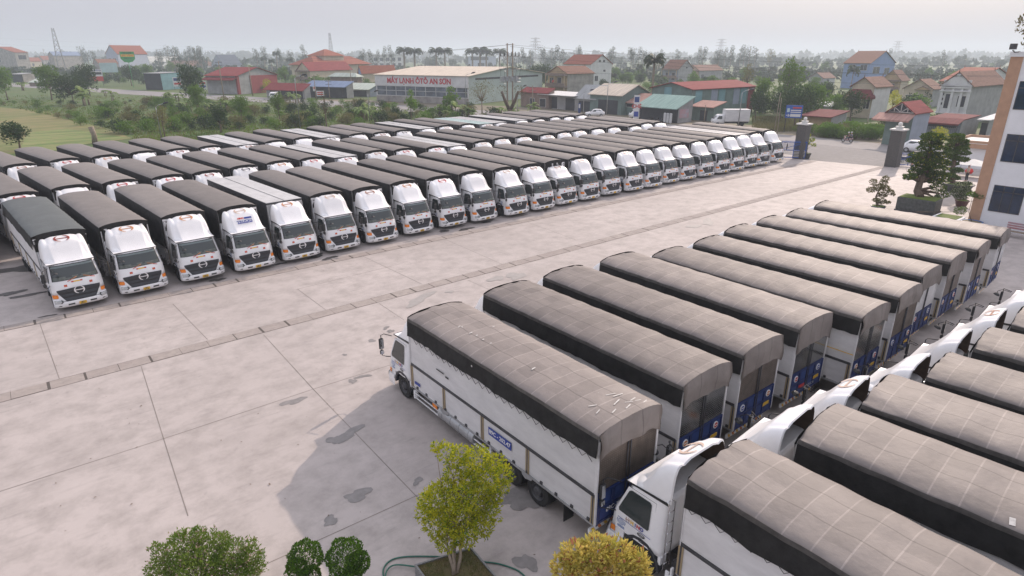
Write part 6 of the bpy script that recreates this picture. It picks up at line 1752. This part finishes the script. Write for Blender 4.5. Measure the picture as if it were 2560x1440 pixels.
for a in (('palm_a', 1012, 188, 118, 'left palm of the pair behind the school-like block', 1.45), ('palm_b', 1038, 188, 119, 'right palm of the pair behind the school-like block', 1.45), ('palm_a', 1092, 186, 119, 'left palm of the pair above the workshop roof', 1.45), ('palm_b', 1113, 186, 119, 'right palm of the pair above the workshop roof', 1.45), ('palm_a', 1182, 184, 122, 'left palm over the open-topped pale house', 1.45), ('palm_b', 1200, 184, 117, 'middle palm over the open-topped pale house', 1.45), ('palm_a', 1216, 184, 124, 'right palm over the open-topped pale house', 1.45), ('palm_a', 1250, 186, 122, 'palm just left of the twin poles', 1.45), ('palm_a', 1628, 268, 136, 'tall royal palm behind the green shed, tallest of all palms', 1.0), ('palm_s', 1500, 222, 172, 'small palm at the foot of the tall white house', .9), ('palm_s', 1530, 222, 180, 'second small palm right of the tall white house', .9), ('palm_b', 1598, 205, 160, 'short palm left of the tall royal palm', .9), ('palm_b', 664, 180, 142, 'left palm beyond the red-roofed warehouse', 1.0), ('palm_a', 696, 180, 128, 'tallest palm beyond the red-roofed warehouse', .9), ('palm_b', 682, 186, 148, 'lowest palm beyond the red-roofed warehouse', 1.0), ('palm_b', 728, 186, 144, 'palm next to the temple-like house', 1.0)):
    vp(a[0], a[1], a[2], a[3], a[4], 'palm', None, 'palm_tree', wid=a[5])
# pruned stump and forked trunk
P = at(238, 358); h = height_at(P, 317); t = empty('tree_stump', P); b = MB(); b.tube([(0, 0, 0), (.1, 0, h * .5), (-.1, .1, h)], [.45, .36, .40], 8); b.build('trunk', M['palebark'], t); tag(t, 'bare cut tree trunk standing at the field edge', 'tree')
P = at(1275, 300); h = height_at(P, 222); t = empty('pruned_tree', P); b = MB(); b.tube([(0, 0, 0), (0, 0, h * .35)], [.7, .5], 8)
for s in (-1, 1): b.tube([(0, 0, h * .3), (RT.x * s * 1.0, RT.y * s * 1.0, h * .6), (RT.x * s * 1.8, RT.y * s * 1.8, h * .92)], [.42, .34, .26], 7)
b.build('trunk', M['bark'], t); b = MB(); clumps_mesh(b, [(RT.x * s * 1.8, RT.y * s * 1.8, h * .95, 1.1) for s in (-1, 1)] + [(RT.x * 2.6, RT.y * 2.6, h * .9, .9)], 380, .25, random.Random(3)); b.build('crown', LM['brown'], t); tag(t, 'heavy forked pruned tree at the foot of the twin poles', 'tree')
# bananas
rr = random.Random(17)
bl = [(60, 226, 196), (225, 262, 216), (205, 264, 222), (262, 240, 218), (285, 252, 226), (420, 256, 226), (440, 258, 224), (480, 278, 246), (500, 280, 244), (520, 280, 246), (545, 282, 248), (560, 280, 246), (455, 272, 246), (735, 262, 232), (745, 258, 228), (912, 304, 252), (930, 300, 258), (945, 308, 268), (958, 302, 276), (780, 286, 272), (800, 288, 276), (1075, 294, 262), (1098, 294, 262), (1118, 298, 270), (1140, 300, 268), (1152, 302, 254), (1180, 302, 262), (1255, 296, 256), (1325, 286, 256), (1342, 286, 260), (1060, 300, 272), (660, 282, 262)]
for i, (px, ba, tp) in enumerate(bl):
    vp('banana%d' % (i % 3), px, ba, tp, 'banana plant with broad pale leaves in the scrub by the road', 'banana plant', 'banana plants in the scrub', 'banana_plant')
# individual scrub bushes between yard and road
n = 0
while n < 200:
    px = rr.uniform(-40, 1300); f = px / 1300
    py = rr.uniform(lerp(252, 262, f), lerp(345, 304, f))
    if px < 330 and py > lerp(262, 340, max(0, px) / 330) + 4: continue
    P = at(px, py)
    if P.y < 90 or P.x > lerp(96, 60, min(1, max(0, (P.y - 110) / 150))): continue
    k = rr.choice((0, 0, 1, 2)); s = rr.uniform(.4, 1.15) * (.75 if py < 262 else 1)
    plant('bush%d' % k, P, s, ('mid-green', 'dark green', 'dry olive')[k] + ' wild bush in the overgrown strip behind the parked trucks', 'bush', 'wild bushes, ' + ('mid-green', 'dark green', 'dry olive')[k], 'bush', r=rr)
    n += 1
for i in range(70):
    px = rr.uniform(1990, 2330); py = lerp(352, 334, rr.random()) if px < 2200 else rr.uniform(300, 330)
    P = at(px, py)
    if P.x < 109.5: P.x = 109.5 + rr.uniform(0, 3)
    if px > 2195 and rr.random() < .6: continue
    k = rr.choice((0, 0, 2)); plant('bush%d' % k, P, rr.uniform(.6, 1.1), ('mid-green', '', 'dry olive')[k] + ' hedge bush across the road from the gate', 'bush', 'hedge bushes opposite the gate, ' + ('mid-green', '', 'dry olive')[k], 'bush', r=rr)
# village greenery behind the houses
n = 0
while n < 95:
    px = rr.uniform(-20, 2560); py = rr.uniform(160, 205 if px < 1400 else 235)
    P = at(px, py)
    if depth(P) < 190: continue
    k = rr.choice(('oak_a', 'oak_b', 'oak_c')); s = rr.uniform(.5, .95)
    c = {'oak_a': 'broad mid-green', 'oak_b': 'broad dark green', 'oak_c': 'upright mid-green'}[k]
    plant(k, P, s, c + ' tree in the hazy village beyond the road', 'tree', 'village trees, ' + c, 'tree', r=rr); n += 1
# thickets that fill the gaps between the houses
n = 0
for i in range(3): kind('thicket%d' % i, tree_mesh(70 + i, 4.2, 3.4, .3, 700, .55, 11, .75, .6, bush=True), 'bark', ('mid', 'dark', 'mid')[i])
while n < 210:
    px = rr.uniform(-40, 2580); lo = 163; hi = 212 if px < 500 else (232 if px < 960 else (200 if px < 1370 else (235 if px < 1880 else 290)))
    py = rr.uniform(lo, hi); P = at(px, py)
    if P.x < 128 and P.y < 150: continue
    rx_ = None
    for (xa, ya), (xb, yb) in zip(RC, RC[1:]):
        if ya <= P.y <= yb: rx_ = xa + (xb - xa) * (P.y - ya) / (yb - ya)
    if rx_ is not None and P.x < rx_ + 20: continue
    k = rr.randrange(3); sz_ = rr.uniform(.6, 1.25)
    c = ('mid-green', 'dark green', 'fresh green')[k]
    plant('thicket%d' % k, P, sz_, 'spreading ' + c + ' thicket among the village houses', 'bush', 'village thickets, ' + c, 'thicket', r=rr); n += 1
# far rows of tall trees, one by one where they stand out
for px in (394, 405, 420, 436, 450, 462, 474, 486, 498, 506, 208, 222, 236, 905, 930, 945, 960, 980, 1312, 1330, 1352, 1366, 1378, 1388, 1400, 1410, 1442, 1448, 1522, 1528, 1575, 1586, 1598, 1610, 1622, 1690, 1750, 1756, 1796, 1812, 1830, 1846, 1862, 1874, 1888, 2220, 2355, 660, 700, 725, 760, 640):
    dep = rr.uniform(420, 640); P = at_depth(px + rr.uniform(-4, 4), 150, dep); P.z = 0
    h = 13 + (140 - rr.uniform(112, 128)) * dep / F
    plant('euc%d' % rr.randrange(3), P, h / 18, 'tall slim hazy tree standing on the skyline', 'tree', 'tall skyline trees', 'tree', r=rr)
# distant woods that read as one mass
def wood(name, label, n, d0, d1, px0, px1, h0, h1, seed):
    r = random.Random(seed); b = MB()
    for _ in range(n):
        dep = r.uniform(d0, d1); P = at_depth(r.uniform(px0, px1), 150, dep); hh = r.uniform(h0, h1)
        for _ in range(26):
            v = rv(r); q = Vector((P.x + v.x * hh * .6, P.y + v.y * hh * .6, hh * .5 + v.z * hh * .48))
            leaf(b, q, rv(r) + Vector((0, 0, .4)), hh * .5, r, 0, .8)
    tag(b.build(name, LM['far']), label, 'wood', kind='stuff')
wood('distant_wood', 'far-off belt of trees fading into haze along the horizon', 520, 650, 1500, -200, 2800, 7, 14, 1)
wood('distant_wood', 'belt of low trees at the edge of the hazy plain', 260, 420, 700, -100, 2700, 3, 6, 2)
wood('distant_wood', 'farthest pale ridge of trees under the sky', 700, 1700, 2700, -300, 2900, 14, 30, 3)
wood('village_scrub', 'low continuous scrub spreading between and behind the far houses', 520, 320, 520, 1230, 2700, 2.5, 5.5, 4)
wood('village_scrub', 'low scrub behind the roadside sheds at the left', 320, 330, 560, -150, 1000, 2.5, 5.5, 5)
# grass and weeds over the strip
b = MB(); rr = random.Random(23)
for _ in range(19000):
    px = rr.uniform(-60, 1420); py = 238 + (rr.random() ** .8) * 128
    P = at(px, py)
    if P.y < 88.5 or (P.x > 86 and P.y < 130): continue
    bend = min(1, max(0, (P.y - 110) / 150))
    if P.x > lerp(97, 58, bend) - 4 and P.y < 330: continue
    if px < 335 and py > lerp(262, 335, max(0, px) / 335): continue
    s = rr.uniform(.18, .5)
    for k in range(3):
        leaf(b, P + Vector((rr.uniform(-.4, .4), rr.uniform(-.4, .4), s * .35)), Vector((rr.uniform(-.7, .7), rr.uniform(-.7, .7), 1)), s, rr, 0 if rr.random() < .72 else 1, .45)
tag(b.build('undergrowth', [leafmat('leaf_weeds', (0.10, 0.19, 0.03), (0.21, 0.28, 0.06), .4, .12), LM['olive']]), 'tangled weeds and long grass covering the strip behind the yard', 'undergrowth', kind='stuff')
b = MB()
for _ in range(5000):
    px = rr.uniform(1880, 2010); py = rr.uniform(292, 330); P = at(px, py)
    if P.x < 109: continue
    s = rr.uniform(.2, .6); leaf(b, P + Vector((0, 0, s * .4)), Vector((rr.uniform(-.5, .5), rr.uniform(-.5, .5), 1)), s, rr, 0, .3)
tag(b.build('dry_grass', LM['olive']), 'patch of dry grass beside the blue roadside board', 'grass', kind='stuff')
# ------------------------------------------------------------------ gate, people, small vehicles
M['granite'] = mat('dark_granite', (.075, .072, .068), .55, var=.3, scale=6)
M['gateblue'] = mat('gate_blue', (.03, .10, .38), .45)
def gate_pillar(px, base, ledge, label, wd):
    P = at(px, base); k = mpp(P); w_ = wd * k / 2 / 1.25; h = height_at(P, ledge)
    t = empty('gate_pillar', P)
    b = MB(); b.box(-w_, w_, -w_, w_, 0, h - .12); b.build('shaft', M['granite'], t)
    b = MB(); b.box(-w_ * 1.22, w_ * 1.22, -w_ * 1.22, w_ * 1.22, h - .12, h + .06); b.build('cap', M['trim'], t)
    b = MB(); b.disc((0, 0, h + .06), (0, 0, 1), [(0, w_ * .62), (.18, w_ * .62), (.20, w_ * .72), (.30, w_ * .72), (.32, w_ * .35)] + [(.55 - .26 * math.cos(math.pi * q / 6), .02 + w_ * .36 * math.sin(math.pi * q / 6)) for q in range(7)], 12); b.build('finial', M['trim'], t)
    return tag(t, label, 'gate pillar', 'gate pillars')
gate_pillar(1998, 396, 309, 'dark stone gate pillar with white urn, beside the leftmost blue gate leaf', 29)
gate_pillar(2229, 416, 323, 'dark stone gate pillar with white urn, right of the open entrance', 33)
def gate(a, c, h, label, panel=True):
    a = Vector(a); c = Vector(c); d = c - a; L = d.length; t = empty('yard_gate', (a.x, a.y, 0), math.atan2(d.y, d.x))
    f = MB()
    for z in (.18, h * .52, h): f.box(0, L, -.04, .04, z - .05, z + .05)
    for x in (0, L / 2, L - .08): f.box(x, x + .08, -.04, .04, .1, h)
    f.tube([(0, 0, h * .55), (L, 0, h)], .035, 4)
    f.build('frame', M['gateblue'], t)
    b = MB(); n = int(L / .14)
    for i in range(n): b.tube([(i * L / n, 0, h * .55), (i * L / n, 0, h + .22)], .018, 4)
    b.build('bars', M['gateblue'], t)
    b = MB()
    for k in range(5): b.box(0, L, -.02, .02, .28 + k * h * .085, .34 + k * h * .085)
    b.build('rail', M['trim'], t)
    return tag(t, label, 'gate')
gate(at(1948, 396), at(2012, 398), height_at(at(2012, 398), 356), 'blue barred metal gate leaf behind the last front-row truck')
gate(at(2243, 414), at(2292, 418), height_at(at(2243, 414), 384), 'blue barred metal gate leaf right of the entrance')
P = at(2016, 396)
pot('plant_pot', 'pot standing behind the left blue gate leaf', P, .35, .5, .7, M['stonepot'])
pads_tree('potted_shrub', 'sparse leafy plant in the pot behind the left gate leaf', (P.x, P.y, .65), depth(P), [(2016, 340, 9, .8), (2030, 350, 7, .7), (2018, 358, 7, .7), (2034, 362, 6, .7), (2012, 372, 6, .7)], [(2016, 375), (2017, 350)], 700, .2, 'light' if 'light' in LM else 'yellow', 41, 'mid', .5, .06)
# gatehouse with tan fascia
PG = at(2300, 402); PG = Vector((91.0, 27.5, 0)); t = empty('gatehouse', (92.0, 9.0, 0))
zt = height_at((92, 27.0, 0), 366); zt = max(3.0, min(4.2, zt))
b = MB(); b.box(.4, 7, .4, 17.6, 0, zt - .55); b.build('wall', M['wallwhite'], t)
b = MB(); b.box(0, 7.6, 0, 18, zt - .55, zt); b.build('fascia', M['tan'], t)
b = MB(); b.box(.0, 7.6, 0, 18, zt, zt + .06); b.build('roof', M['trim'], t)
b = MB()
for x0, x1, y0, y1 in ((0, .2, 0, 18), (7.4, 7.6, 0, 18), (.2, 7.4, 0, .2), (.2, 7.4, 17.8, 18)): b.box(x0, x1, y0, y1, zt + .06, zt + .35)
b.build('parapet', M['tan'], t)
tag(t, 'low white gatehouse with a tan fascia and flat pale roof behind the bonsai', 'gatehouse')
# white parasol roof and lantern
P = at(2424, 440); zc = height_at(P, 405); t = empty('canopy_tent', P)
b = MB(); b.poly([(-1.6, -1.6, zc - .2), (1.6, -1.6, zc - .2), (0, 0, zc + .35)]); b.poly([(1.6, -1.6, zc - .2), (1.6, 1.6, zc - .2), (0, 0, zc + .35)]); b.poly([(1.6, 1.6, zc - .2), (-1.6, 1.6, zc - .2), (0, 0, zc + .35)]); b.poly([(-1.6, 1.6, zc - .2), (-1.6, -1.6, zc - .2), (0, 0, zc + .35)])
b.build('canopy', M['trim'], t)
for x in (-1.5, 1.5):
    for y in (-1.5, 1.5):
        b = MB(); b.tube([(x, y, 0), (x, y, zc - .2)], .03, 5); b.build('leg', M['alu'], t)
tag(t, 'small white canopy by the office corner', 'canopy')
P = at_depth(2423, 428, depth(P) - 1.5); b = MB(); b.disc((0, 0, 0), (0, 0, 1), [(-.36, .0), (-.34, .12), (-.24, .30), (0, .42), (.24, .30), (.34, .12), (.36, 0)], 14)
t = empty('paper_lantern', P); b.build('lantern_body', mat('lantern_red', (.6, .03, .03), .5), t); b = MB(); b.tube([(0, 0, -.36), (0, 0, -.75)], [.05, .02], 5); b.tube([(0, 0, .36), (0, 0, .8)], .012, 4); b.build('tassel', M['redlens'], t); tag(t, 'round red lantern hanging at the office corner', 'lantern')
# people: one skinned body each, simple clothing as children
M['skin'] = mat('skin', (.42, .25, .17), .6)
def skin_mesh(name, verts, edges, radii, m, sub=1):
    me = bpy.data.meshes.new(name); me.from_pydata(verts, edges, []); o = bpy.data.objects.new(name, me); sc.collection.objects.link(o)
    sk = o.modifiers.new('s', 'SKIN'); 
    for i, r in enumerate(radii): me.skin_vertices[0].data[i].radius = (r, r); me.skin_vertices[0].data[i].use_root = (i == 0)
    su = o.modifiers.new('d', 'SUBSURF'); su.levels = sub; su.render_levels = sub
    dg = bpy.context.evaluated_depsgraph_get(); out = bpy.data.meshes.new_from_object(o.evaluated_get(dg)); bpy.data.objects.remove(o)
    out.materials.clear(); out.materials.append(m)
    for p in out.polygons: p.use_smooth = True
    out.name = name; return out
def person(P, rz, top, bottom, label, pose='stand', hair=(.02, .018, .015), helmet=None, parent=None, sitz=.0):
    t = empty('person', P, rz)
    if pose == 'stand':
        V = [(0, 0, .95), (0, 0, 1.2), (0, -.01, 1.42), (0, -.01, 1.52), (0, -.03, 1.63), (0, -.03, 1.73), (.19, 0, 1.40), (.25, .02, 1.12), (.26, -.06, .88), (.26, -.09, .80), (-.19, 0, 1.40), (-.25, .02, 1.12), (-.25, -.08, .90), (-.25, -.11, .82), (.10, 0, .88), (.12, -.02, .48), (.13, .02, .08), (.14, -.14, .04), (-.10, 0, .88), (-.12, .02, .48), (-.13, .06, .08), (-.14, -.10, .04)]
    else:
        V = [(0, .1, .82), (0, .06, 1.05), (0, 0, 1.28), (0, -.02, 1.38), (0, -.05, 1.50), (0, -.05, 1.60), (.19, .02, 1.26), (.27, -.12, 1.05), (.26, -.38, 1.02), (.25, -.46, 1.02), (-.19, .02, 1.26), (-.27, -.12, 1.05), (-.26, -.38, 1.02), (-.25, -.46, 1.02), (.11, .05, .80), (.16, -.34, .74), (.15, -.22, .34), (.15, -.36, .30), (-.11, .05, .80), (-.16, -.34, .74), (-.15, -.22, .34), (-.15, -.36, .30)]
    Eg = [(0, 1), (1, 2), (2, 3), (3, 4), (4, 5), (2, 6), (6, 7), (7, 8), (8, 9), (2, 10), (10, 11), (11, 12), (12, 13), (0, 14), (14, 15), (15, 16), (16, 17), (0, 18), (18, 19), (19, 20), (20, 21)]
    rad = [.14, .14, .15, .06, .085, .075, .065, .05, .038, .03, .065, .05, .038, .03, .095, .07, .045, .04, .095, .07, .045, .04]
    put('body', skin_mesh('body', V, Eg, rad, M['skin']), t)
    sh = [V[i] for i in (0, 1, 2, 6, 7, 10, 11)]; put('shirt', skin_mesh('shirt', sh, [(0, 1), (1, 2), (2, 3), (3, 4), (2, 5), (5, 6)], [.165, .165, .17, .085, .07, .085, .07], top), t)
    tr = [V[i] for i in (0, 14, 15, 16, 18, 19, 20)]; put('trousers', skin_mesh('trousers', tr, [(0, 1), (1, 2), (2, 3), (0, 4), (4, 5), (5, 6)], [.155, .11, .085, .065, .11, .085, .065], bottom), t)
    hx = V[5]; b = MB(); r_ = .115 if not helmet else .145
    b.disc((hx[0], hx[1] + .02, hx[2] - .07), (0, -.25, 1), [(-.02, r_ * .98)] + [(r_ * math.sin(math.pi / 2 * k / 4), r_ * math.cos(math.pi / 2 * k / 4)) for k in range(1, 5)], 10); b.build('helmet' if helmet else 'hair', helmet or mat('hair', hair, .6) if helmet or 'hair' not in bpy.data.materials else bpy.data.materials['hair'], t)
    return tag(t, label, 'person')
DK = mat('dark_cloth', (.03, .03, .035), .8); JN = mat('denim', (.08, .13, .24), .8); BG = mat('beige_cloth', (.40, .33, .27), .8); WT = mat('white_cloth', (.6, .6, .6), .8); GY = mat('grey_cloth', (.16, .17, .19), .8)
person(at(2276, 432), R(200), DK, JN, 'person in a dark top and blue jeans standing by the right gate leaf')
person(at(2414, 453), R(170), BG, DK, 'person in a beige top standing near the red lantern')
def motorbike(P, rz, bm, label):
    t = empty('motorbike', P, rz)
    for y in (-.62, .62):
        b = MB(); b.disc((0, y, .29), (1, 0, 0), [(-.05, .2), (-.05, .27), (0, .29), (.05, .27), (.05, .2)], 14); wv = b.build('wheel', M['rubber'], t)
        b = MB(); b.disc((0, y, .29), (1, 0, 0), [(-.03, .2), (-.03, .05), (.03, .05), (.03, .2)], 12); b.build('rim', M['alu'], wv)
    b = MB(); b.rings([[(x * k, y, z) for x, z in ((-.12, z0), (.12, z0), (.14, z1), (-.14, z1))] for y, z0, z1, k in ((-.45, .45, .95, .6), (-.25, .3, .55, .9), (.1, .28, .6, 1), (.5, .45, .74, 1), (.85, .6, .78, .5))], 0, True, True, True)
    b.rings([[(x, -.5 + dy, z) for x, z in ((-.15, .45), (.15, .45), (.12, 1.0), (-.12, 1.0))] for dy in (0, .06)], 0, True, True, True); b.build('fairing', bm, t)
    b = MB(); b.box(-.13, .13, .0, .75, .74, .82, 0, .03); b.build('seat', M['black'], t)
    b = MB(); b.tube([(-.32, -.38, 1.05), (0, -.48, 1.0), (.32, -.38, 1.05)], .02, 5); b.tube([(0, -.48, 1.0), (0, -.6, .3)], .035, 5); b.build('handlebar', M['steel'], t)
    b = MB(); b.disc((0, -.56, .92), (0, -1, 0), [(0, .09), (.05, .07), (.06, 0)], 10); b.build('headlight', M['lamp'], t)
    return tag(t, label, 'motorbike')
PM = at(2117, 356); dr = R(0 + 180)
motorbike(PM, dr, mat('scooter_red_white', (.45, .12, .10), .35, col2=(.6, .6, .6), scale=3), 'red and white scooter carrying two riders along the road')
yv = Vector((0, 1, 0)); 
person(PM + Vector((0, -.10, 0)), dr, DK, GY, 'person in dark clothes and pale helmet steering the scooter', 'sit', helmet=M['trim'])
person(PM + Vector((0, -.52, .04)), dr, GY, DK, 'passenger in grey with a pale helmet seated behind the scooter driver', 'sit', helmet=M['alu'])
for i, (px, py, lb) in enumerate(((2252, 410, 'dark scooter parked behind the gate, nearest the pillar'), (2262, 408, 'blue scooter parked behind the gate, between two others'), (2273, 410, 'grey scooter parked behind the gate, nearest the bonsai'))):
    motorbike(at(px, py) + Vector((1.5, 0, 0)), R(70 + 8 * i), (M['black'], M['bluelite'], M['alu'])[i], lb)
motorbike((57.2, 8.6, 0), R(20), mat('bright_red_body', (.5, .02, .02), .3), 'bright red scooter parked at the right edge near the bench')
# cars and vans
def car(P, rz, m, label, s=1.0, van=None):
    t = empty('parked_car', P, rz); t.scale = (s, s, s)
    # facing -y; profile loft across x
    prof = [(-2.0, .35, .70), (-1.9, .28, .80), (-1.0, .25, .95), (-.45, .25, 1.38), (.2, .25, 1.50), (1.2, .25, 1.46), (1.75, .28, 1.0), (1.95, .35, .9)]
    b = MB(); rs = []
    for y, z0, z1 in prof:
        zb = min(z1, .92); w0 = .84; w1 = .84 if z1 <= .95 else .62
        rs.append([(-w0, y, z0), (-w0 - .02, y, (z0 + zb) / 2), (-w0, y, zb), (-w1, y, z1 - .06), (-w1 * .85, y, z1), (w1 * .85, y, z1), (w1, y, z1 - .06), (w0, y, zb), (w0 + .02, y, (z0 + zb) / 2), (w0, y, z0)])
    b.rings(rs, 0, True, True, True); b.build('body', m, t)
    for s_ in (-1, 1):
        b = MB(); b.poly([(s_ * .80, -.72, .98), (s_ * .66, -.28, 1.36), (s_ * .645, .95, 1.40), (s_ * .80, 1.35, .98)][::s_]); b.build('side_window', M['glass'], t)
        b = MB(); b.box(min(s_ * .55, s_ * .80), max(s_ * .55, s_ * .80), -2.0, -1.9, .62, .74); b.build('headlight', M['lamp'], t)
        b = MB(); b.box(min(s_ * .6, s_ * .82), max(s_ * .6, s_ * .82), 1.93, 1.98, .75, .92); b.build('tail_light', M['redlens'], t)
        for y in (-1.25, 1.2):
            b = MB(); b.disc((s_ * .78, y, .31), (1, 0, 0), [(-.1, .2), (-.1, .31), (.1, .31), (.1, .2)], 16); wv = b.build('wheel', M['rubber'], t)
            b = MB(); b.disc((s_ * .78, y, .31), (s_, 0, 0), [(.09, .21), (.07, .05), (.1, 0)], 12); b.build('rim', M['alu'], wv)
    b = MB(); b.poly([(-.68, -.99, .985), (.68, -.99, .985), (.54, -.47, 1.40), (-.54, -.47, 1.40)]); b.build('windscreen', M['glass'], t)
    b = MB(); b.poly([(.62, 1.72, 1.06), (-.62, 1.72, 1.06), (-.54, 1.30, 1.42), (.54, 1.30, 1.42)]); b.build('rear_window', M['glass'], t)
    return tag(t, label, 'car')
car(at(2292, 382) + Vector((.5, 0, 0)), R(4), M['white'], 'white hatchback standing on the road behind the right gate pillar', 1.12)
car(at(1487, 291), HD + math.pi, M['white'], 'white hatchback parked on the shop forecourt', 1.1)
def small_truck(P, rz, label, Lb, hb, m, art=None):
    t = empty('delivery_truck', P, rz)
    b = MB(); rs = []
    for z, y0, w_ in ((.35, .1, .82), (.8, 0, .85), (1.15, .12, .85), (1.75, .75, .78), (1.9, .95, .72)):
        rs.append([(-w_, y0 + .1, z), (-w_ * .7, y0, z), (w_ * .7, y0, z), (w_, y0 + .1, z), (w_, 1.9, z), (-w_, 1.9, z)])
    b.rings(rs, 0, True, True, True); b.build('cab', M['white'], t)
    b = MB(); b.poly([(-.66, .155, 1.2), (.66, .155, 1.2), (.58, .66, 1.7), (-.58, .66, 1.7)]); b.build('windscreen', M['glass'], t)
    for s_ in (-1, 1):
        b = MB(); b.poly([(s_ * .865, .55, 1.15), (s_ * .80, .92, 1.68), (s_ * .80, 1.5, 1.68), (s_ * .865, 1.5, 1.15)][::s_]); b.build('side_window', M['glass'], t)
        b = MB(); b.box(min(s_ * .5, s_ * .8), max(s_ * .5, s_ * .8), -.02, .06, .7, .85); b.build('headlight', M['lamp'], t)
        for y in (.75, 2.0 + Lb * .72):
            b = MB(); b.disc((s_ * .75, y, .32), (1, 0, 0), [(-.1, .15), (-.1, .32), (.1, .32), (.1, .15), (.08, 0)], 16); b.build('wheel', M['rubber'], t)
    b = MB(); b.box(-.9, .9, 2.0, 2.0 + Lb, .75, .75 + hb, 0, .03); bx_ = b.build('cargo_box', m, t)
    b = MB(); b.box(-.4, .4, .5, 2.0 + Lb, .4, .72); b.build('chassis', M['steel'], t)
    if art:
        for s_ in (-1, 1):
            for (a0, a1, z0, z1, mm) in art:
                b = MB(); x0, x1 = sorted((s_ * .9, s_ * .908)); b.box(x0, x1, 2.05 + a0 * (Lb - .1), 2.05 + a1 * (Lb - .1), .8 + z0 * (hb - .1), .8 + z1 * (hb - .1)); b.build('printed_panel', mm, bx_)
    return tag(t, label, 'truck')
small_truck(at(1778, 314), HD + math.pi, 'small white box truck parked beyond the yard, plain grey-white box', 4.2, 2.0, M['panel'])
small_truck(at(1572, 298), HD + math.pi, 'small white delivery truck with blue and red printed box panels', 3.6, 1.7, M['white'], ((.02, .98, .03, .35, M['trim']), (.02, .28, .36, .95, CY), (.3, .98, .70, .95, RD), (.3, .98, .37, .66, CY), (.5, .9, .1, .3, M['bluelite'])))
small_truck(at(682, 250), R(-30), 'small white van on the road near the bend', 1.8, 1.2, M['white'])
for tr_ in [o for o in sc.objects if o.name.startswith('delivery_truck')]: tr_.scale = (1.15, 1.15, 1.15)
# ------------------------------------------------------------------ haze
hb = MB(); hb.box(-3600, 4600, -1600, 5600, -1.2, 72)
hm = bpy.data.materials.new('haze_air'); hm.use_nodes = True
N_ = hm.node_tree.nodes; N_.remove(N_['Principled BSDF'])
pv = N_.new('ShaderNodeVolumePrincipled')
pv.inputs['Color'].default_value = (0.80, 0.89, 1.0, 1)
pv.inputs['Density'].default_value = 0.00048
pv.inputs['Anisotropy'].default_value = 0.25
hm.node_tree.links.new(pv.outputs[0], N_['Material Output'].inputs['Volume'])
tag(hb.build('haze', hm), 'thin bluish haze hanging over the whole plain', 'haze', kind='stuff')
